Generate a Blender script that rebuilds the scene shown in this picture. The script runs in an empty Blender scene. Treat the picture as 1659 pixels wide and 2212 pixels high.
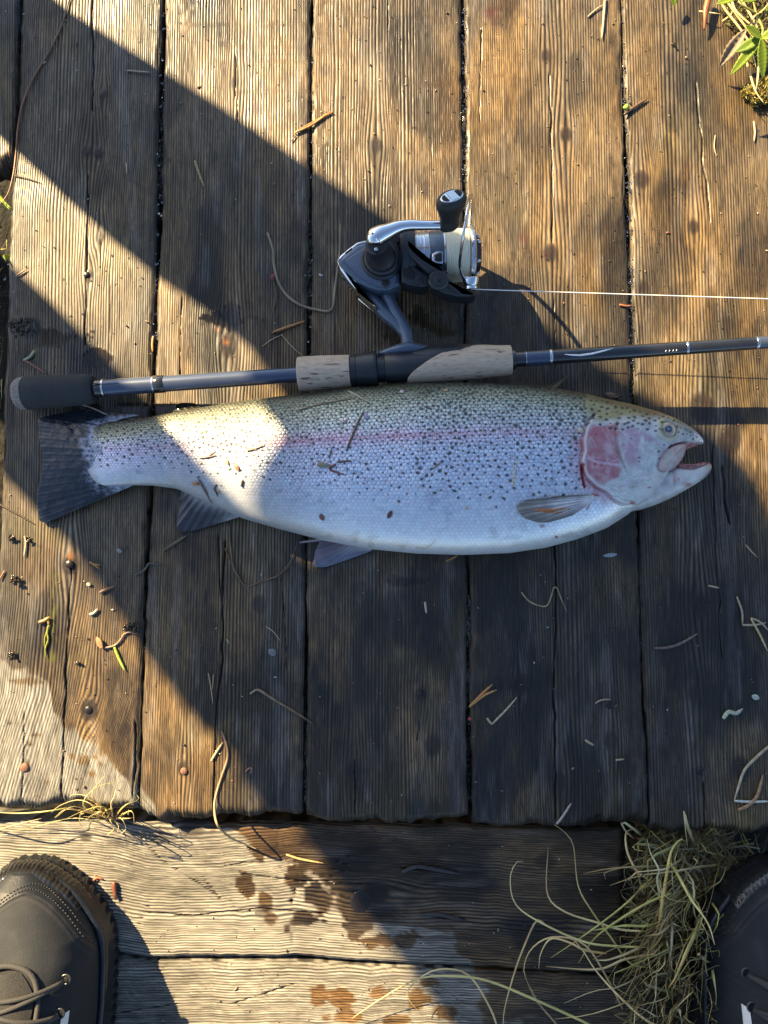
import bpy, math, random
import numpy as np
from mathutils import Vector, Matrix

random.seed(7)
RNG = np.random.default_rng(7)
SC = bpy.context.scene
COL = SC.collection

# ------------------------------------------------------------------ camera
F = 1661.0; CX = 829.5; CY = 1106.0; TH = math.radians(5.75); H = 0.70
cam_d = bpy.data.cameras.new('camera')
cam_d.sensor_fit = 'VERTICAL'; cam_d.sensor_height = 36.0
cam_d.lens = F / 2212.0 * 36.0
cam_d.clip_start = 0.01; cam_d.clip_end = 400.0
cam = bpy.data.objects.new('camera', cam_d); COL.objects.link(cam)
cam.location = (0, 0, H); cam.rotation_euler = (TH, 0, 0)
SC.camera = cam

# ------------------------------------------------------------------ sky, sun, exposure
SUN_EL = math.radians(33.0)
SD = np.array([0.754, -0.656])                # direction the light travels over the ground
w = bpy.data.worlds.new('World'); SC.world = w; w.use_nodes = True
nt = w.node_tree
for n in list(nt.nodes): nt.nodes.remove(n)
sky = nt.nodes.new('ShaderNodeTexSky'); sky.sky_type = 'NISHITA'; sky.sun_disc = False
sky.sun_elevation = SUN_EL
sky.ozone_density = 2.2
sky.sun_rotation = math.atan2(-SD[0], -SD[1])
bg = nt.nodes.new('ShaderNodeBackground'); bg.inputs['Strength'].default_value = 0.050
wo = nt.nodes.new('ShaderNodeOutputWorld')
nt.links.new(sky.outputs[0], bg.inputs[0]); nt.links.new(bg.outputs[0], wo.inputs[0])
sun_d = bpy.data.lights.new('sun', 'SUN'); sun_d.energy = 5.0; sun_d.angle = math.radians(0.55)
sun_d.color = (1.0, 0.77, 0.43)
sun = bpy.data.objects.new('sun', sun_d); COL.objects.link(sun)
ld = Vector((SD[0]*math.cos(SUN_EL), SD[1]*math.cos(SUN_EL), -math.sin(SUN_EL)))
sun.rotation_euler = ld.to_track_quat('-Z', 'Y').to_euler()
sun.location = (-2, 2, 3)
SC.view_settings.view_transform = 'Standard'
SC.view_settings.look = 'None'
SC.view_settings.exposure = 2.3
SC.view_settings.gamma = 1.0
SC.view_settings.use_curve_mapping = False
SC.cycles.max_bounces = 6

# ------------------------------------------------------------------ geometry helpers
cT, sT = math.cos(TH), math.sin(TH)
def unproj(px, py, z):
    px = np.asarray(px, float); py = np.asarray(py, float); z = np.asarray(z, float)
    dx = (px-CX)/F; dy = (CY-py)/F
    yy = dy*cT + sT; zz = dy*sT - cT
    t = (z-H)/zz
    return np.stack(np.broadcast_arrays(t*dx, t*yy, z+0*t), -1)
def proj(x, y, z):
    zr = z-H
    yc = y*cT + zr*sT; zc = -y*sT + zr*cT
    return CX + F*x/(-zc), CY - F*yc/(-zc)
def V(px, py, z): return Vector(unproj(px, py, z).tolist())

_tabs = {}
def vnoise(x, y, seed=0):
    if seed not in _tabs: _tabs[seed] = np.random.default_rng(1000+seed).uniform(-1, 1, (256, 256)).astype(np.float32)
    T = _tabs[seed]
    x = np.asarray(x, float); y = np.asarray(y, float)
    x, y = np.broadcast_arrays(x, y)
    ix = np.floor(x).astype(np.int64); iy = np.floor(y).astype(np.int64)
    fx = x-ix; fy = y-iy
    fx = fx*fx*(3-2*fx); fy = fy*fy*(3-2*fy)
    ix &= 255; iy &= 255; jx = (ix+1) & 255; jy = (iy+1) & 255
    return (T[ix, iy]*(1-fx)*(1-fy) + T[jx, iy]*fx*(1-fy) + T[ix, jy]*(1-fx)*fy + T[jx, jy]*fx*fy)
def fbm(x, y, seed=0, oct=4):
    r = 0; a = 1; s = 0
    for o in range(oct):
        r = r + a*vnoise(x*2**o, y*2**o, seed*7+o); s += a; a *= .5
    return r/s
def sstep(a, b, x):
    t = np.clip((x-a)/(b-a), 0, 1); return t*t*(3-2*t)
def lerp(a, b, t):
    a = np.asarray(a, float); b = np.asarray(b, float); t = np.asarray(t, float)[..., None]
    return a*(1-t)+b*t

def poly_dist(px, py, pts):
    """distance to a polyline"""
    d = np.full(np.shape(px), 1e9)
    for (x0, y0), (x1, y1) in zip(pts[:-1], pts[1:]):
        vx, vy = x1-x0, y1-y0
        L = vx*vx+vy*vy+1e-9
        t = np.clip(((px-x0)*vx+(py-y0)*vy)/L, 0, 1)
        d = np.minimum(d, np.hypot(px-x0-t*vx, py-y0-t*vy))
    return d
def in_poly(px, py, pts):
    r = np.zeros(np.shape(px), bool)
    n = len(pts)
    for i in range(n):
        x0, y0 = pts[i]; x1, y1 = pts[(i+1) % n]
        if y0 == y1: continue
        c = ((y0 > py) != (y1 > py)) & (px < (x1-x0)*(py-y0)/(y1-y0)+x0)
        r ^= c
    return r
def soft_poly(px, py, pts, soft=4):
    d = poly_dist(px, py, list(pts)+[pts[0]])
    s = np.where(in_poly(px, py, pts), d, -d)
    return sstep(-soft, soft, s)

def smooth_pts(pts, n, closed=False):
    """Catmull-Rom resample of a polyline to n points"""
    P = np.asarray(pts, float)
    if len(P) == 2 and not closed:
        t = np.linspace(0, 1, n)[:, None]; return P[0]*(1-t)+P[1]*t
    if closed: Q = np.vstack([P[-1], P, P[0], P[1]])
    else: Q = np.vstack([2*P[0]-P[1], P, 2*P[-1]-P[-2]])
    out = []
    m = len(Q)-3
    for i in range(m):
        p0, p1, p2, p3 = Q[i:i+4]
        for t in np.linspace(0, 1, 10, endpoint=False):
            out.append(.5*((2*p1)+(-p0+p2)*t+(2*p0-5*p1+4*p2-p3)*t*t+(-p0+3*p1-3*p2+p3)*t**3))
    out.append(Q[-2]); out = np.array(out)
    L = np.r_[0, np.cumsum(np.linalg.norm(np.diff(out, axis=0), axis=1))]
    s = np.linspace(0, L[-1], n+1)[:-1] if closed else np.linspace(0, L[-1], n)
    return np.stack([np.interp(s, L, out[:, k]) for k in range(out.shape[1])], 1)

# ------------------------------------------------------------------ object helpers
def link(name, me, mats=None, parent=None):
    o = bpy.data.objects.new(name, me); COL.objects.link(o)
    if mats is not None:
        for m in (mats if isinstance(mats, (list, tuple)) else [mats]): me.materials.append(m)
    if parent is not None: o.parent = parent
    return o
def mesh_raw(name, verts, faces4=None, faces=None, smooth=True):
    me = bpy.data.meshes.new(name)
    verts = np.asarray(verts, np.float32).reshape(-1, 3)
    if faces4 is not None:
        f = np.asarray(faces4, np.int32).reshape(-1, 4)
        me.vertices.add(len(verts)); me.vertices.foreach_set('co', verts.ravel())
        me.loops.add(f.size); me.loops.foreach_set('vertex_index', f.ravel())
        me.polygons.add(len(f))
        me.polygons.foreach_set('loop_start', np.arange(0, f.size, 4, dtype=np.int32))
        me.polygons.foreach_set('loop_total', np.full(len(f), 4, np.int32))
        me.update(calc_edges=True)
    else:
        me.from_pydata(verts.tolist(), [], faces); me.update()
    me.polygons.foreach_set('use_smooth', np.full(len(me.polygons), smooth, bool))
    return me
def set_attr(me, col=None, rgh=None, met=None):
    n = len(me.vertices)
    if col is not None:
        a = me.attributes.new('Col', 'FLOAT_COLOR', 'POINT')
        c = np.ones((n, 4), np.float32); c[:, :3] = np.asarray(col, np.float32).reshape(-1, 3)
        a.data.foreach_set('color', c.ravel())
    for nm, v in (('Rgh', rgh), ('Met', met)):
        if v is not None:
            a = me.attributes.new(nm, 'FLOAT', 'POINT')
            a.data.foreach_set('value', np.broadcast_to(np.asarray(v, np.float32).reshape(-1), (n,)).copy())
def grid_faces(n, m, closed=False, off=0):
    i = np.arange(n-1)[:, None]; j = np.arange(m if closed else m-1)[None, :]
    j2 = (j+1) % m
    return np.stack([i*m+j, i*m+j2, (i+1)*m+j2, (i+1)*m+j], -1).reshape(-1, 4)+off
def grid_obj(name, P, mat, parent=None, col=None, rgh=None, met=None, closed=False, smooth=True):
    n, m = P.shape[:2]
    me = mesh_raw(name, P, grid_faces(n, m, closed), smooth=smooth)
    set_attr(me, col, rgh, met)
    return link(name, me, mat, parent)
def empty(name, loc=(0, 0, 0)):
    o = bpy.data.objects.new(name, None); COL.objects.link(o); o.location = loc; o.empty_display_size = .02
    return o
def tag(o, label=None, cat=None, group=None, kind=None):
    if label: o['label'] = label
    if cat: o['category'] = cat
    if group: o['group'] = group
    if kind: o['kind'] = kind
    return o
def rebase(root, loc):
    """put an Empty at loc while its children keep their world coordinates"""
    root.location = loc
    for c in root.children: c.matrix_parent_inverse = Matrix.Translation(-Vector(loc))

class MB:
    """collects pieces of geometry for ONE mesh object"""
    def __init__(s): s.v = []; s.f = []; s.c = []
    def add(s, verts, faces, col=None):
        o = len(s.v); s.v += [tuple(map(float, p)) for p in verts]
        s.f += [tuple(int(i)+o for i in f) for f in faces]
        if col is not None: s.c += [tuple(col)]*len(verts)
        return s
    def tube(s, pts, r, k=8, col=None, caps=True, flat=1.0, up=None):
        P = [Vector(p) for p in pts]; n = len(P)
        R = list(r) if hasattr(r, '__len__') else [r]*n
        T = [(P[min(i+1, n-1)]-P[max(i-1, 0)]).normalized() for i in range(n)]
        u = Vector(up) if up is not None else Vector((0, 0, 1))
        if abs(T[0].dot(u)) > .95: u = Vector((0, 1, 0))
        vs = []; fs = []
        for i in range(n):
            u = (u-T[i]*u.dot(T[i]))
            if u.length < 1e-6: u = T[i].orthogonal()
            u.normalize(); b = T[i].cross(u)
            for j in range(k):
                a = 2*math.pi*j/k
                vs.append(P[i]+b*(math.cos(a)*R[i])+u*(math.sin(a)*R[i]*flat))
        for i in range(n-1):
            for j in range(k):
                j2 = (j+1) % k
                fs.append((i*k+j, i*k+j2, (i+1)*k+j2, (i+1)*k+j))
        if caps:
            fs.append(tuple(range(k-1, -1, -1))); fs.append(tuple(range((n-1)*k, n*k)))
        return s.add(vs, fs, col)
    def lathe(s, p0, axis, prof, k=32, sx=1.0, sy=1.0, up=None, col=None):
        """prof: (distance along axis, radius)"""
        p0 = Vector(p0); ax = Vector(axis).normalized()
        u = Vector(up) if up is not None else (Vector((0, 0, 1)) if abs(ax.z) < .9 else Vector((0, 1, 0)))
        u = (u-ax*u.dot(ax)).normalized(); b = ax.cross(u)
        vs = []; fs = []
        for d, r in prof:
            for j in range(k):
                a = 2*math.pi*j/k
                vs.append(p0+ax*d+b*(math.cos(a)*r*sx)+u*(math.sin(a)*r*sy))
        for i in range(len(prof)-1):
            for j in range(k):
                j2 = (j+1) % k
                fs.append((i*k+j, i*k+j2, (i+1)*k+j2, (i+1)*k+j))
        fs.append(tuple(range(k-1, -1, -1))); fs.append(tuple(range((len(prof)-1)*k, len(prof)*k)))
        return s.add(vs, fs, col)
    def prism(s, pts, z0, z1, bev=.0012, steps=2):
        """pts: world xy outline; upright slab with rounded top and bottom edge"""
        P = np.asarray(pts, float)[:, :2]
        if len(P) < 3: return s
        a = .5*np.sum(P[:, 0]*np.roll(P[:, 1], -1)-np.roll(P[:, 0], -1)*P[:, 1])
        if a < 0: P = P[::-1]
        d1 = P-np.roll(P, 1, 0); d2 = np.roll(P, -1, 0)-P
        n1 = np.stack([-d1[:, 1], d1[:, 0]], 1); n2 = np.stack([-d2[:, 1], d2[:, 0]], 1)
        n1 /= np.linalg.norm(n1, axis=1)[:, None]+1e-9; n2 /= np.linalg.norm(n2, axis=1)[:, None]+1e-9
        nn = n1+n2; nn /= np.maximum(np.linalg.norm(nn, axis=1)[:, None], .5)
        rings = [(z0, bev), (z0+bev, 0)]
        for q in range(steps+1):
            an = math.pi/2*q/steps
            rings.append((z1-bev+bev*math.sin(an), bev*(1-math.cos(an))))
        m = len(P); vs = []; fs = []
        for z, ins in rings:
            Q = P+nn*ins
            vs += [(x, y, z) for x, y in Q]
        for i in range(len(rings)-1):
            for j in range(m):
                j2 = (j+1) % m
                fs.append((i*m+j, i*m+j2, (i+1)*m+j2, (i+1)*m+j))
        fs.append(tuple(range(m-1, -1, -1))); fs.append(tuple(range((len(rings)-1)*m, len(rings)*m)))
        return s.add(vs, fs)
    def ball(s, c, rx, ry, rz, rot=0, nu=12, nv=8, col=None, jit=0):
        vs = []; fs = []
        ca, sa = math.cos(rot), math.sin(rot)
        for i in range(nv+1):
            t = math.pi*i/nv
            for j in range(nu):
                a = 2*math.pi*j/nu
                q = 1+random.uniform(-jit, jit)
                x = rx*math.sin(t)*math.cos(a)*q; y = ry*math.sin(t)*math.sin(a)*q; z = rz*math.cos(t)*q
                vs.append((c[0]+x*ca-y*sa, c[1]+x*sa+y*ca, c[2]+z))
        for i in range(nv):
            for j in range(nu):
                j2 = (j+1) % nu
                fs.append((i*nu+j, (i+1)*nu+j, (i+1)*nu+j2, i*nu+j2))
        return s.add(vs, fs, col)
    def build(s, name, mat, parent=None, smooth=True, sharp=None):
        me = bpy.data.meshes.new(name); me.from_pydata(s.v, [], s.f); me.update()
        if smooth:
            me.polygons.foreach_set('use_smooth', np.ones(len(me.polygons), bool))
            if sharp:
                try: me.set_sharp_from_angle(angle=math.radians(sharp))
                except Exception: pass
        if s.c and len(s.c) == len(s.v): set_attr(me, np.array(s.c))
        return link(name, me, mat, parent)

# ------------------------------------------------------------------ materials
def _nodes(name):
    m = bpy.data.materials.new(name); m.use_nodes = True
    n = m.node_tree.nodes; return m, n, m.node_tree.links, n['Principled BSDF']
def vmat(name, spec=.5, bump=0, bscale=800, bstretch=(1, 1, 1), rgh=None, met=None, coat=0, trans=0, cvar=0):
    """colour, roughness and metal come from the mesh"""
    m, n, l, b = _nodes(name)
    a = n.new('ShaderNodeAttribute'); a.attribute_name = 'Col'
    b.inputs['Specular IOR Level'].default_value = spec
    if rgh is None:
        r = n.new('ShaderNodeAttribute'); r.attribute_name = 'Rgh'; l.new(r.outputs['Fac'], b.inputs['Roughness'])
    else: b.inputs['Roughness'].default_value = rgh
    if met == 'attr':
        q = n.new('ShaderNodeAttribute'); q.attribute_name = 'Met'; l.new(q.outputs['Fac'], b.inputs['Metallic'])
    elif met: b.inputs['Metallic'].default_value = met
    if coat:
        b.inputs['Coat Weight'].default_value = coat; b.inputs['Coat Roughness'].default_value = .18
    src = a.outputs['Color']
    if bump or cvar:
        tc = n.new('ShaderNodeTexCoord'); mp = n.new('ShaderNodeMapping'); mp.inputs['Scale'].default_value = bstretch
        tx = n.new('ShaderNodeTexNoise'); tx.inputs['Scale'].default_value = bscale; tx.inputs['Detail'].default_value = 3
        l.new(tc.outputs['Object'], mp.inputs[0]); l.new(mp.outputs[0], tx.inputs['Vector'])
        if bump:
            bp = n.new('ShaderNodeBump'); bp.inputs['Strength'].default_value = bump; bp.inputs['Distance'].default_value = .0006
            l.new(tx.outputs['Fac'], bp.inputs['Height']); l.new(bp.outputs[0], b.inputs['Normal'])
        if cvar:
            mr = n.new('ShaderNodeMapRange'); mr.inputs[1].default_value = .3; mr.inputs[2].default_value = .7
            mr.inputs[3].default_value = 1-cvar; mr.inputs[4].default_value = 1+cvar
            mx = n.new('ShaderNodeVectorMath'); mx.operation = 'SCALE'
            l.new(tx.outputs['Fac'], mr.inputs[0]); l.new(src, mx.inputs[0]); l.new(mr.outputs[0], mx.inputs['Scale'])
            src = mx.outputs[0]
    l.new(src, b.inputs['Base Color'])
    if trans:
        t = n.new('ShaderNodeBsdfTranslucent'); l.new(src, t.inputs[0])
        ms = n.new('ShaderNodeMixShader'); ms.inputs[0].default_value = trans
        l.new(b.outputs[0], ms.inputs[1]); l.new(t.outputs[0], ms.inputs[2])
        l.new(ms.outputs[0], n['Material Output'].inputs[0])
    return m
def pmat(name, c, rough=.5, metal=0, var=.15, scale=300, bump=.1, spec=.5, stretch=(1, 1, 1), c2=None, thr=(.3, .7), coat=0, bdist=.0005, detail=4):
    m, n, l, b = _nodes(name)
    b.inputs['Roughness'].default_value = rough; b.inputs['Metallic'].default_value = metal
    b.inputs['Specular IOR Level'].default_value = spec
    if coat: b.inputs['Coat Weight'].default_value = coat; b.inputs['Coat Roughness'].default_value = .1
    tc = n.new('ShaderNodeTexCoord'); mp = n.new('ShaderNodeMapping'); mp.inputs['Scale'].default_value = stretch
    tx = n.new('ShaderNodeTexNoise'); tx.inputs['Scale'].default_value = scale; tx.inputs['Detail'].default_value = detail
    l.new(tc.outputs['Object'], mp.inputs[0]); l.new(mp.outputs[0], tx.inputs['Vector'])
    rp = n.new('ShaderNodeValToRGB')
    rp.color_ramp.elements[0].position = thr[0]; rp.color_ramp.elements[1].position = thr[1]
    lo = tuple(max(0, x*(1-var)) for x in c); hi = c2 if c2 else tuple(min(1, x*(1+var)) for x in c)
    rp.color_ramp.elements[0].color = (*lo, 1); rp.color_ramp.elements[1].color = (*hi, 1)
    l.new(tx.outputs['Fac'], rp.inputs[0]); l.new(rp.outputs[0], b.inputs['Base Color'])
    if bump:
        bp = n.new('ShaderNodeBump'); bp.inputs['Strength'].default_value = bump; bp.inputs['Distance'].default_value = bdist
        l.new(tx.outputs['Fac'], bp.inputs['Height']); l.new(bp.outputs[0], b.inputs['Normal'])
    return m

M_WOOD = vmat('weathered_wood', spec=.42, bump=.36, bscale=520, bstretch=(1, .12, 1), cvar=.34)
M_WOODX = vmat('weathered_wood_cross', spec=.30, bump=.28, bscale=520, bstretch=(.12, 1, 1), cvar=.30)
M_GROUND = pmat('dark_mud', (.006, .005, .0035), .8, 0, .5, 60, .6, c2=(.014, .012, .007), bdist=.01, spec=.2)
M_MUCK = pmat('wet_muck', (.012, .010, .007), .12, 0, .5, 260, .8, c2=(.045, .04, .025), bdist=.003)

# ================================================================== GROUND
gm = MB(); g = 120.0
gm.add([(-g, -g, -.16), (g, -g, -.16), (g, g, -.16), (-g, g, -.16)], [(0, 1, 2, 3)])
tag(gm.build('ground', M_GROUND), kind='structure')

# ================================================================== DECK
KNOTS = [(187, 325, 11, 1), (213, 330, 11, 1), (189, 593, 9, 1), (222, 203, 8, 1), (214, 512, 10, 1), (812, 313, 13, .8), (1222, 290, 13, .7),
         (1385, 387, 16, .7), (152, 1218, 17, 1), (192, 1533, 17, .9), (490, 745, 19, .9), (470, 708, 10, .4), (1575, 950, 22, .7),
         (1515, 880, 24, .7), (1512, 1308, 20, .8), (1498, 490, 12, .6), (1120, 1482, 15, 1), (1190, 545, 15, .6), (1390, 620, 12, .5),
         (1180, 120, 12, .5), (505, 178, 10, .5), (1005, 560, 9, .4), (268, 1575, 12, .4), (910, 1500, 12, .5), (935, 1610, 16, .6),
         (762, 1668, 15, .6), (1320, 1600, 14, .6), (1600, 1660, 18, .6), (1210, 1690, 14, .7), (560, 1305, 14, .4), (420, 940, 14, .4),
         (1500, 1500, 14, .5), (700, 150, 12, .3), (1570, 700, 14, .4), (860, 820, 14, .4), (395, 1660, 11, .6), (55, 1655, 9, .6)]
KNOTS = [(a, b, r*1.3, w_) for a, b, r, w_ in KNOTS]
CRACKS = [([(200, -60), (201, 130), (199, 235)], 2.2), ([(190, 380), (187, 520), (184, 700), (183, 740)], 3.0),
          ([(155, 1215), (148, 1330), (141, 1480), (131, 1745)], 3.4), ([(508, 120), (511, 260)], 1.6), ([(393, 640), (390, 820)], 1.5),
          ([(486, 1170), (479, 1300), (478, 1420), (466, 1590), (463, 1745)], 3.2), ([(471, 1160), (476, 1300)], 1.6),
          ([(1186, 160), (1195, 400), (1194, 520)], 3.0), ([(1196, 640), (1202, 790)], 2), ([(1193, 900), (1200, 1250), (1198, 1600), (1201, 1770)], 3.6),
          ([(1504, 180), (1520, 330), (1530, 440), (1531, 480)], 3.2), ([(1563, 1010), (1566, 1080), (1577, 1130)], 5.0), ([(1542, 960), (1546, 1200), (1562, 1420)], 3.0),
          ([(1519, 1690), (1522, 1800)], 4), ([(840, -50), (838, 60)], 1.3), ([(1040, 60), (1037, 260)], 1.5), ([(610, 1250), (620, 1450)], 1.2),
          ([(52, 1540), (46, 1745)], 1.8), ([(292, 1560), (288, 1720)], 4), ([(768, 1640), (764, 1760)], 2.2), ([(905, 1560), (900, 1600)], 2.0)]
# dark stained or muddy places (x, y, rx, ry, amount, gloss)
MUCK = [(45, 705, 62, 26, 1, .9), (310, 1352, 28, 22, .6, .3), (1105, 1478, 60, 28, .9, .5), (355, 335, 18, 70, .75, .5), (1160, 300, 40, 130, .35, 0),
        (330, 560, 12, 200, .5, .3), (1530, 150, 60, 160, .55, .3), (940, 1560, 40, 70, .5, 0), (860, 1300, 70, 40, .6, .2), (1590, 100, 70, 60, .7, .6),
        (600, 640, 60, 60, .35, .2), (1470, 1420, 40, 160, .5, .2), (1590, 1690, 60, 60, .5, .1), (1050, 1640, 40, 60, .5, .2), (760, 1600, 50, 120, .3, 0),
        (840, 1330, 100, 120, .62, .15), (905, 1420, 60, 70, .7, .1), (760, 1500, 60, 120, .55, 0), (700, 1330, 40, 120, .45, 0), (1060, 1400, 30, 120, .5, .2), (1250, 1480, 60, 100, .45, 0), (1090, 1700, 40, 60, .5, .2), (1560, 1380, 50, 120, .5, .2), (560, 1420, 50, 120, .4, 0), (420, 1250, 60, 90, .35, .1),
        (1190, 1640, 40, 40, .4, 0), (890, 1260, 130, 24, .5, .4), (1150, 1290, 120, 80, .3, .1)]
# films of standing water (x, y, rx, ry)
FILMS = [(960, 705, 90, 42), (870, 720, 60, 26), (110, 735, 80, 30), (60, 780, 40, 30), (210, 770, 30, 34), (300, 880, 90, 14), (1030, 690, 40, 60), (380, 1040, 60, 26),
         (900, 1255, 60, 16), (500, 690, 60, 30)]
DRYX = [-400, 0, 60, 105, 115, 140, 190, 240, 285, 300, 335, 345, 3000]
DRYY = [1400, 1430, 1455, 1480, 1545, 1560, 1605, 1640, 1700, 1690, 1742, 1900, 1900]
WETSPOT = [(55, 1472, 45, 9), (78, 1590, 12, 5), (62, 1606, 10, 5), (182, 1642, 14, 10), (205, 1636, 10, 6), (218, 1650, 14, 6), (200, 1672, 12, 6), (100, 1690, 6, 7), (155, 1634, 7, 6),
           (20, 1560, 12, 5)]

def grain_field(u, v, width, seed, spread=1.0):
    """growth-ring coordinate: u along, v across the board, metres"""
    c = (v/width-.5)*2
    k = np.abs(c + .25*math.sin(seed*3.1))
    base = v*1000*.34 + 7.5*np.sign(c+.25*math.sin(seed*3.1))*k**2.0*(width/.145) + 1.3*fbm(v*60, v*0+seed, seed+2, 2)
    base = base*spread
    wob = 1.35*fbm(u*1.7, v*9+seed, seed+3, 2) + .13*fbm(u*11, v*30, seed+5, 2)
    return base + wob

def plank_surface(x, y, u, v, width, seed, px, py, knots, cracks, warp_len, cross=False):
    s_v = v.copy()
    kd = np.zeros_like(x); kring = np.zeros_like(x)
    for kx, ky, kr, ka in knots:
        r = kr/2380.
        w0 = unproj(kx, ky, 0.)
        du = (x-w0[0]) if cross else (y-w0[1]); dv = (y-w0[1]) if cross else (x-w0[0])
        d2 = (dv/(r*1.7))**2+(du/(r*4.6))**2
        s_v = s_v - dv*np.exp(-d2)*.8*ka
        d = np.sqrt((dv/r)**2+(du/(r*1.25))**2)
        k = (1-sstep(.62, 1.0, d))*ka
        kring = np.where(k > kd, d, kring); kd = np.maximum(kd, k)
    g = grain_field(u, s_v, width, seed, .98 if cross else .95)
    fr = g-np.floor(g)
    ridge = np.minimum(fr/.62, (1-fr)/.38)                          # skewed: slow rise, fast fall
    ridge = sstep(.14, .80, ridge)
    rid_id = np.floor(g)
    amp = .80+.28*vnoise(rid_id*3.7, u*6+seed, seed+9)              # some rings strong, some faint
    ridge = .5+(ridge-.5)*amp
    fib = vnoise(v*1500+seed*5, u*34, seed+11)*.5+vnoise(v*3100, u*70, seed+12)*.5
    ridge = np.clip(ridge+.26*fib, 0, 1)
    # knots: rings and a dark heart
    kr_ = .5+.5*np.cos(kring*9)
    ridge = ridge*(1-kd)+kd*(.16+.16*kr_)
    chk = sstep(.50, .74, vnoise(v*620+seed, u*13+seed, seed+13))*.55+sstep(.62, .8, vnoise(v*1100+seed, u*24, seed+14))*.5
    cr = np.clip(chk, 0, .75)*(.6+.4*vnoise(u*5, v*20, seed+15))
    for pts, wd in cracks:
        d = poly_dist(px+5*fbm(py*.02, px*.004, 31, 3), py, pts)
        ww = .95*wd*(.8+.5*vnoise(py*.03, px*.01, 33))
        cr = np.maximum(cr, 1-sstep(ww*.35, ww*1.05, d))
    return ridge, kd, cr

def wood_paint(px, py, ridge, kd, cr, dry, tint, seed, edge):
    n1 = fbm(px*.012, py*.006, seed+20, 4); n2 = fbm(px*.05, py*.02, seed+21, 3)
    n3 = fbm(px*.16, py*.035, seed+22, 3)
    hi = lerp((.172, .126, .074), (.262, .250, .222), dry); lo = lerp((.0080, .0068, .0056), (.034, .032, .028), dry)
    c = lo*(1-ridge[..., None])+hi*ridge[..., None]
    c = c*np.asarray(tint)
    c = c*(1+.40*n1+.34*n2+.30*n3)[..., None]
    soak_shade = sstep(-.30, .45, fbm(px*.009+2, py*.004, seed+27, 4)+.36*sstep(1000, 1300, py)*sstep(250, 620, px)-.12)*(1-dry)  # random damp tone, plus bluish shade painted in towards the lower right
    c = c*(1-soak_shade[..., None]*np.array((.62, .575, .49)))
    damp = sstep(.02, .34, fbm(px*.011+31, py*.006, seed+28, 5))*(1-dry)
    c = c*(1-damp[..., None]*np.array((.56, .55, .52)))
    # green-brown algae film on wet wood
    al = sstep(.18, .62, fbm(px*.008+4, py*.007, seed+23, 4))*(1-dry)*.34
    c = c*(1-al[..., None])+c*np.array((.86, .98, .50))*al[..., None]
    gold = sstep(-.35, .5, fbm(px*.01+9, py*.005, seed+24, 3))*(1-dry)*.45
    c = c*(1+gold[..., None]*np.array((.22, -.06, -.62)))
    # grey bleached fibres
    gr = sstep(.15, .6, fbm(px*.045, py*.007, seed+26, 3))*(1-dry)*(.35+.65*ridge)
    c = c+gr[..., None]*np.array((.050, .049, .048))
    c = c*(1-.92*np.sqrt(kd)[..., None])+np.sqrt(kd)[..., None]*.92*np.array((.017, .011, .007))*(.6+1.6*ridge)[..., None]
    c = c*(1-.9*cr[..., None])
    c = c*(1-.80*edge[..., None])
    return np.clip(c, .002, 1)

def mask_lists(px, py, seed):
    muck = np.zeros_like(px); gloss = np.zeros_like(px); film = np.zeros_like(px)
    wob = fbm(px*.03, py*.03, 41+seed, 4)
    for mx, my, rx, ry, am, gl in MUCK:
        d = np.hypot((px-mx)/rx, (py-my)/ry)+.75*wob
        m = (1-sstep(.45, 1.05, d))*am
        muck = np.maximum(muck, m); gloss = np.maximum(gloss, m*gl)
    wob2 = fbm(px*.02, py*.035, 47, 4)
    for mx, my, rx, ry in FILMS:
        d = np.hypot((px-mx)/rx, (py-my)/ry)+.9*wob2
        film = np.maximum(film, 1-sstep(.72, .80, d))
    return muck, gloss, film

def dry_mask(px, py):
    yb = np.interp(px, DRYX, DRYY)
    n = fbm(px*.035, py*.03, 51, 4)
    d = sstep(-5, 5, py-yb+22*n)
    n2 = fbm(px*.07, py*.05, 52, 3)
    for mx, my, rx, ry in WETSPOT:
        q = np.hypot((px-mx)/rx, (py-my)/ry)+.5*n2
        d = d*sstep(.8, 1.0, q)
    return d

deck = empty('boardwalk_deck')
tag(deck, 'wet weathered plank deck the trout lies on, planks running away from the viewer', 'deck')
PY0 = -170.0
def edge_line(pts):
    P = unproj([p[0] for p in pts], [p[1] for p in pts], 0.)
    o = np.argsort(P[:, 1]); return P[o, 1], P[o, 0]
GAPS = [[(58, -200), (45, 0), (30, 340), (20, 450), (12, 700), (2, 900), (-8, 1300), (-30, 1500), (-110, 1760)],
        [(358, -200), (351, 0), (341, 500), (328, 900), (316, 1250), (297, 1760)],
        [(680, -200), (675, 0), (668, 600), (661, 1200), (655, 1775)],
        [(999, -200), (1000, 0), (1003, 400), (1010, 1200), (1017, 1785)],
        [(1335, -200), (1342, 0), (1355, 400), (1375, 1000), (1403, 1795)],
        [(1668, -200), (1684, 0), (1740, 1000), (1790, 1800)],
        [(1990, -200), (2010, 0), (2090, 1000), (2170, 1800)]]
GAPW = [7, 9, 6, 8, 7, 8, 8]               # px full width of each gap
FRONT = [(1746, 8), (1762, 10), (1776, 9), (1784, 8), (1797, 8), (1805, 8)]
TINT = [(1, .98, .96), (1.02, .98, .92), (1.05, .98, .86), (1.04, 1.0, .90), (1.02, .99, .90), (1, 1, .95)]
EDGE_DARK = []
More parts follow.
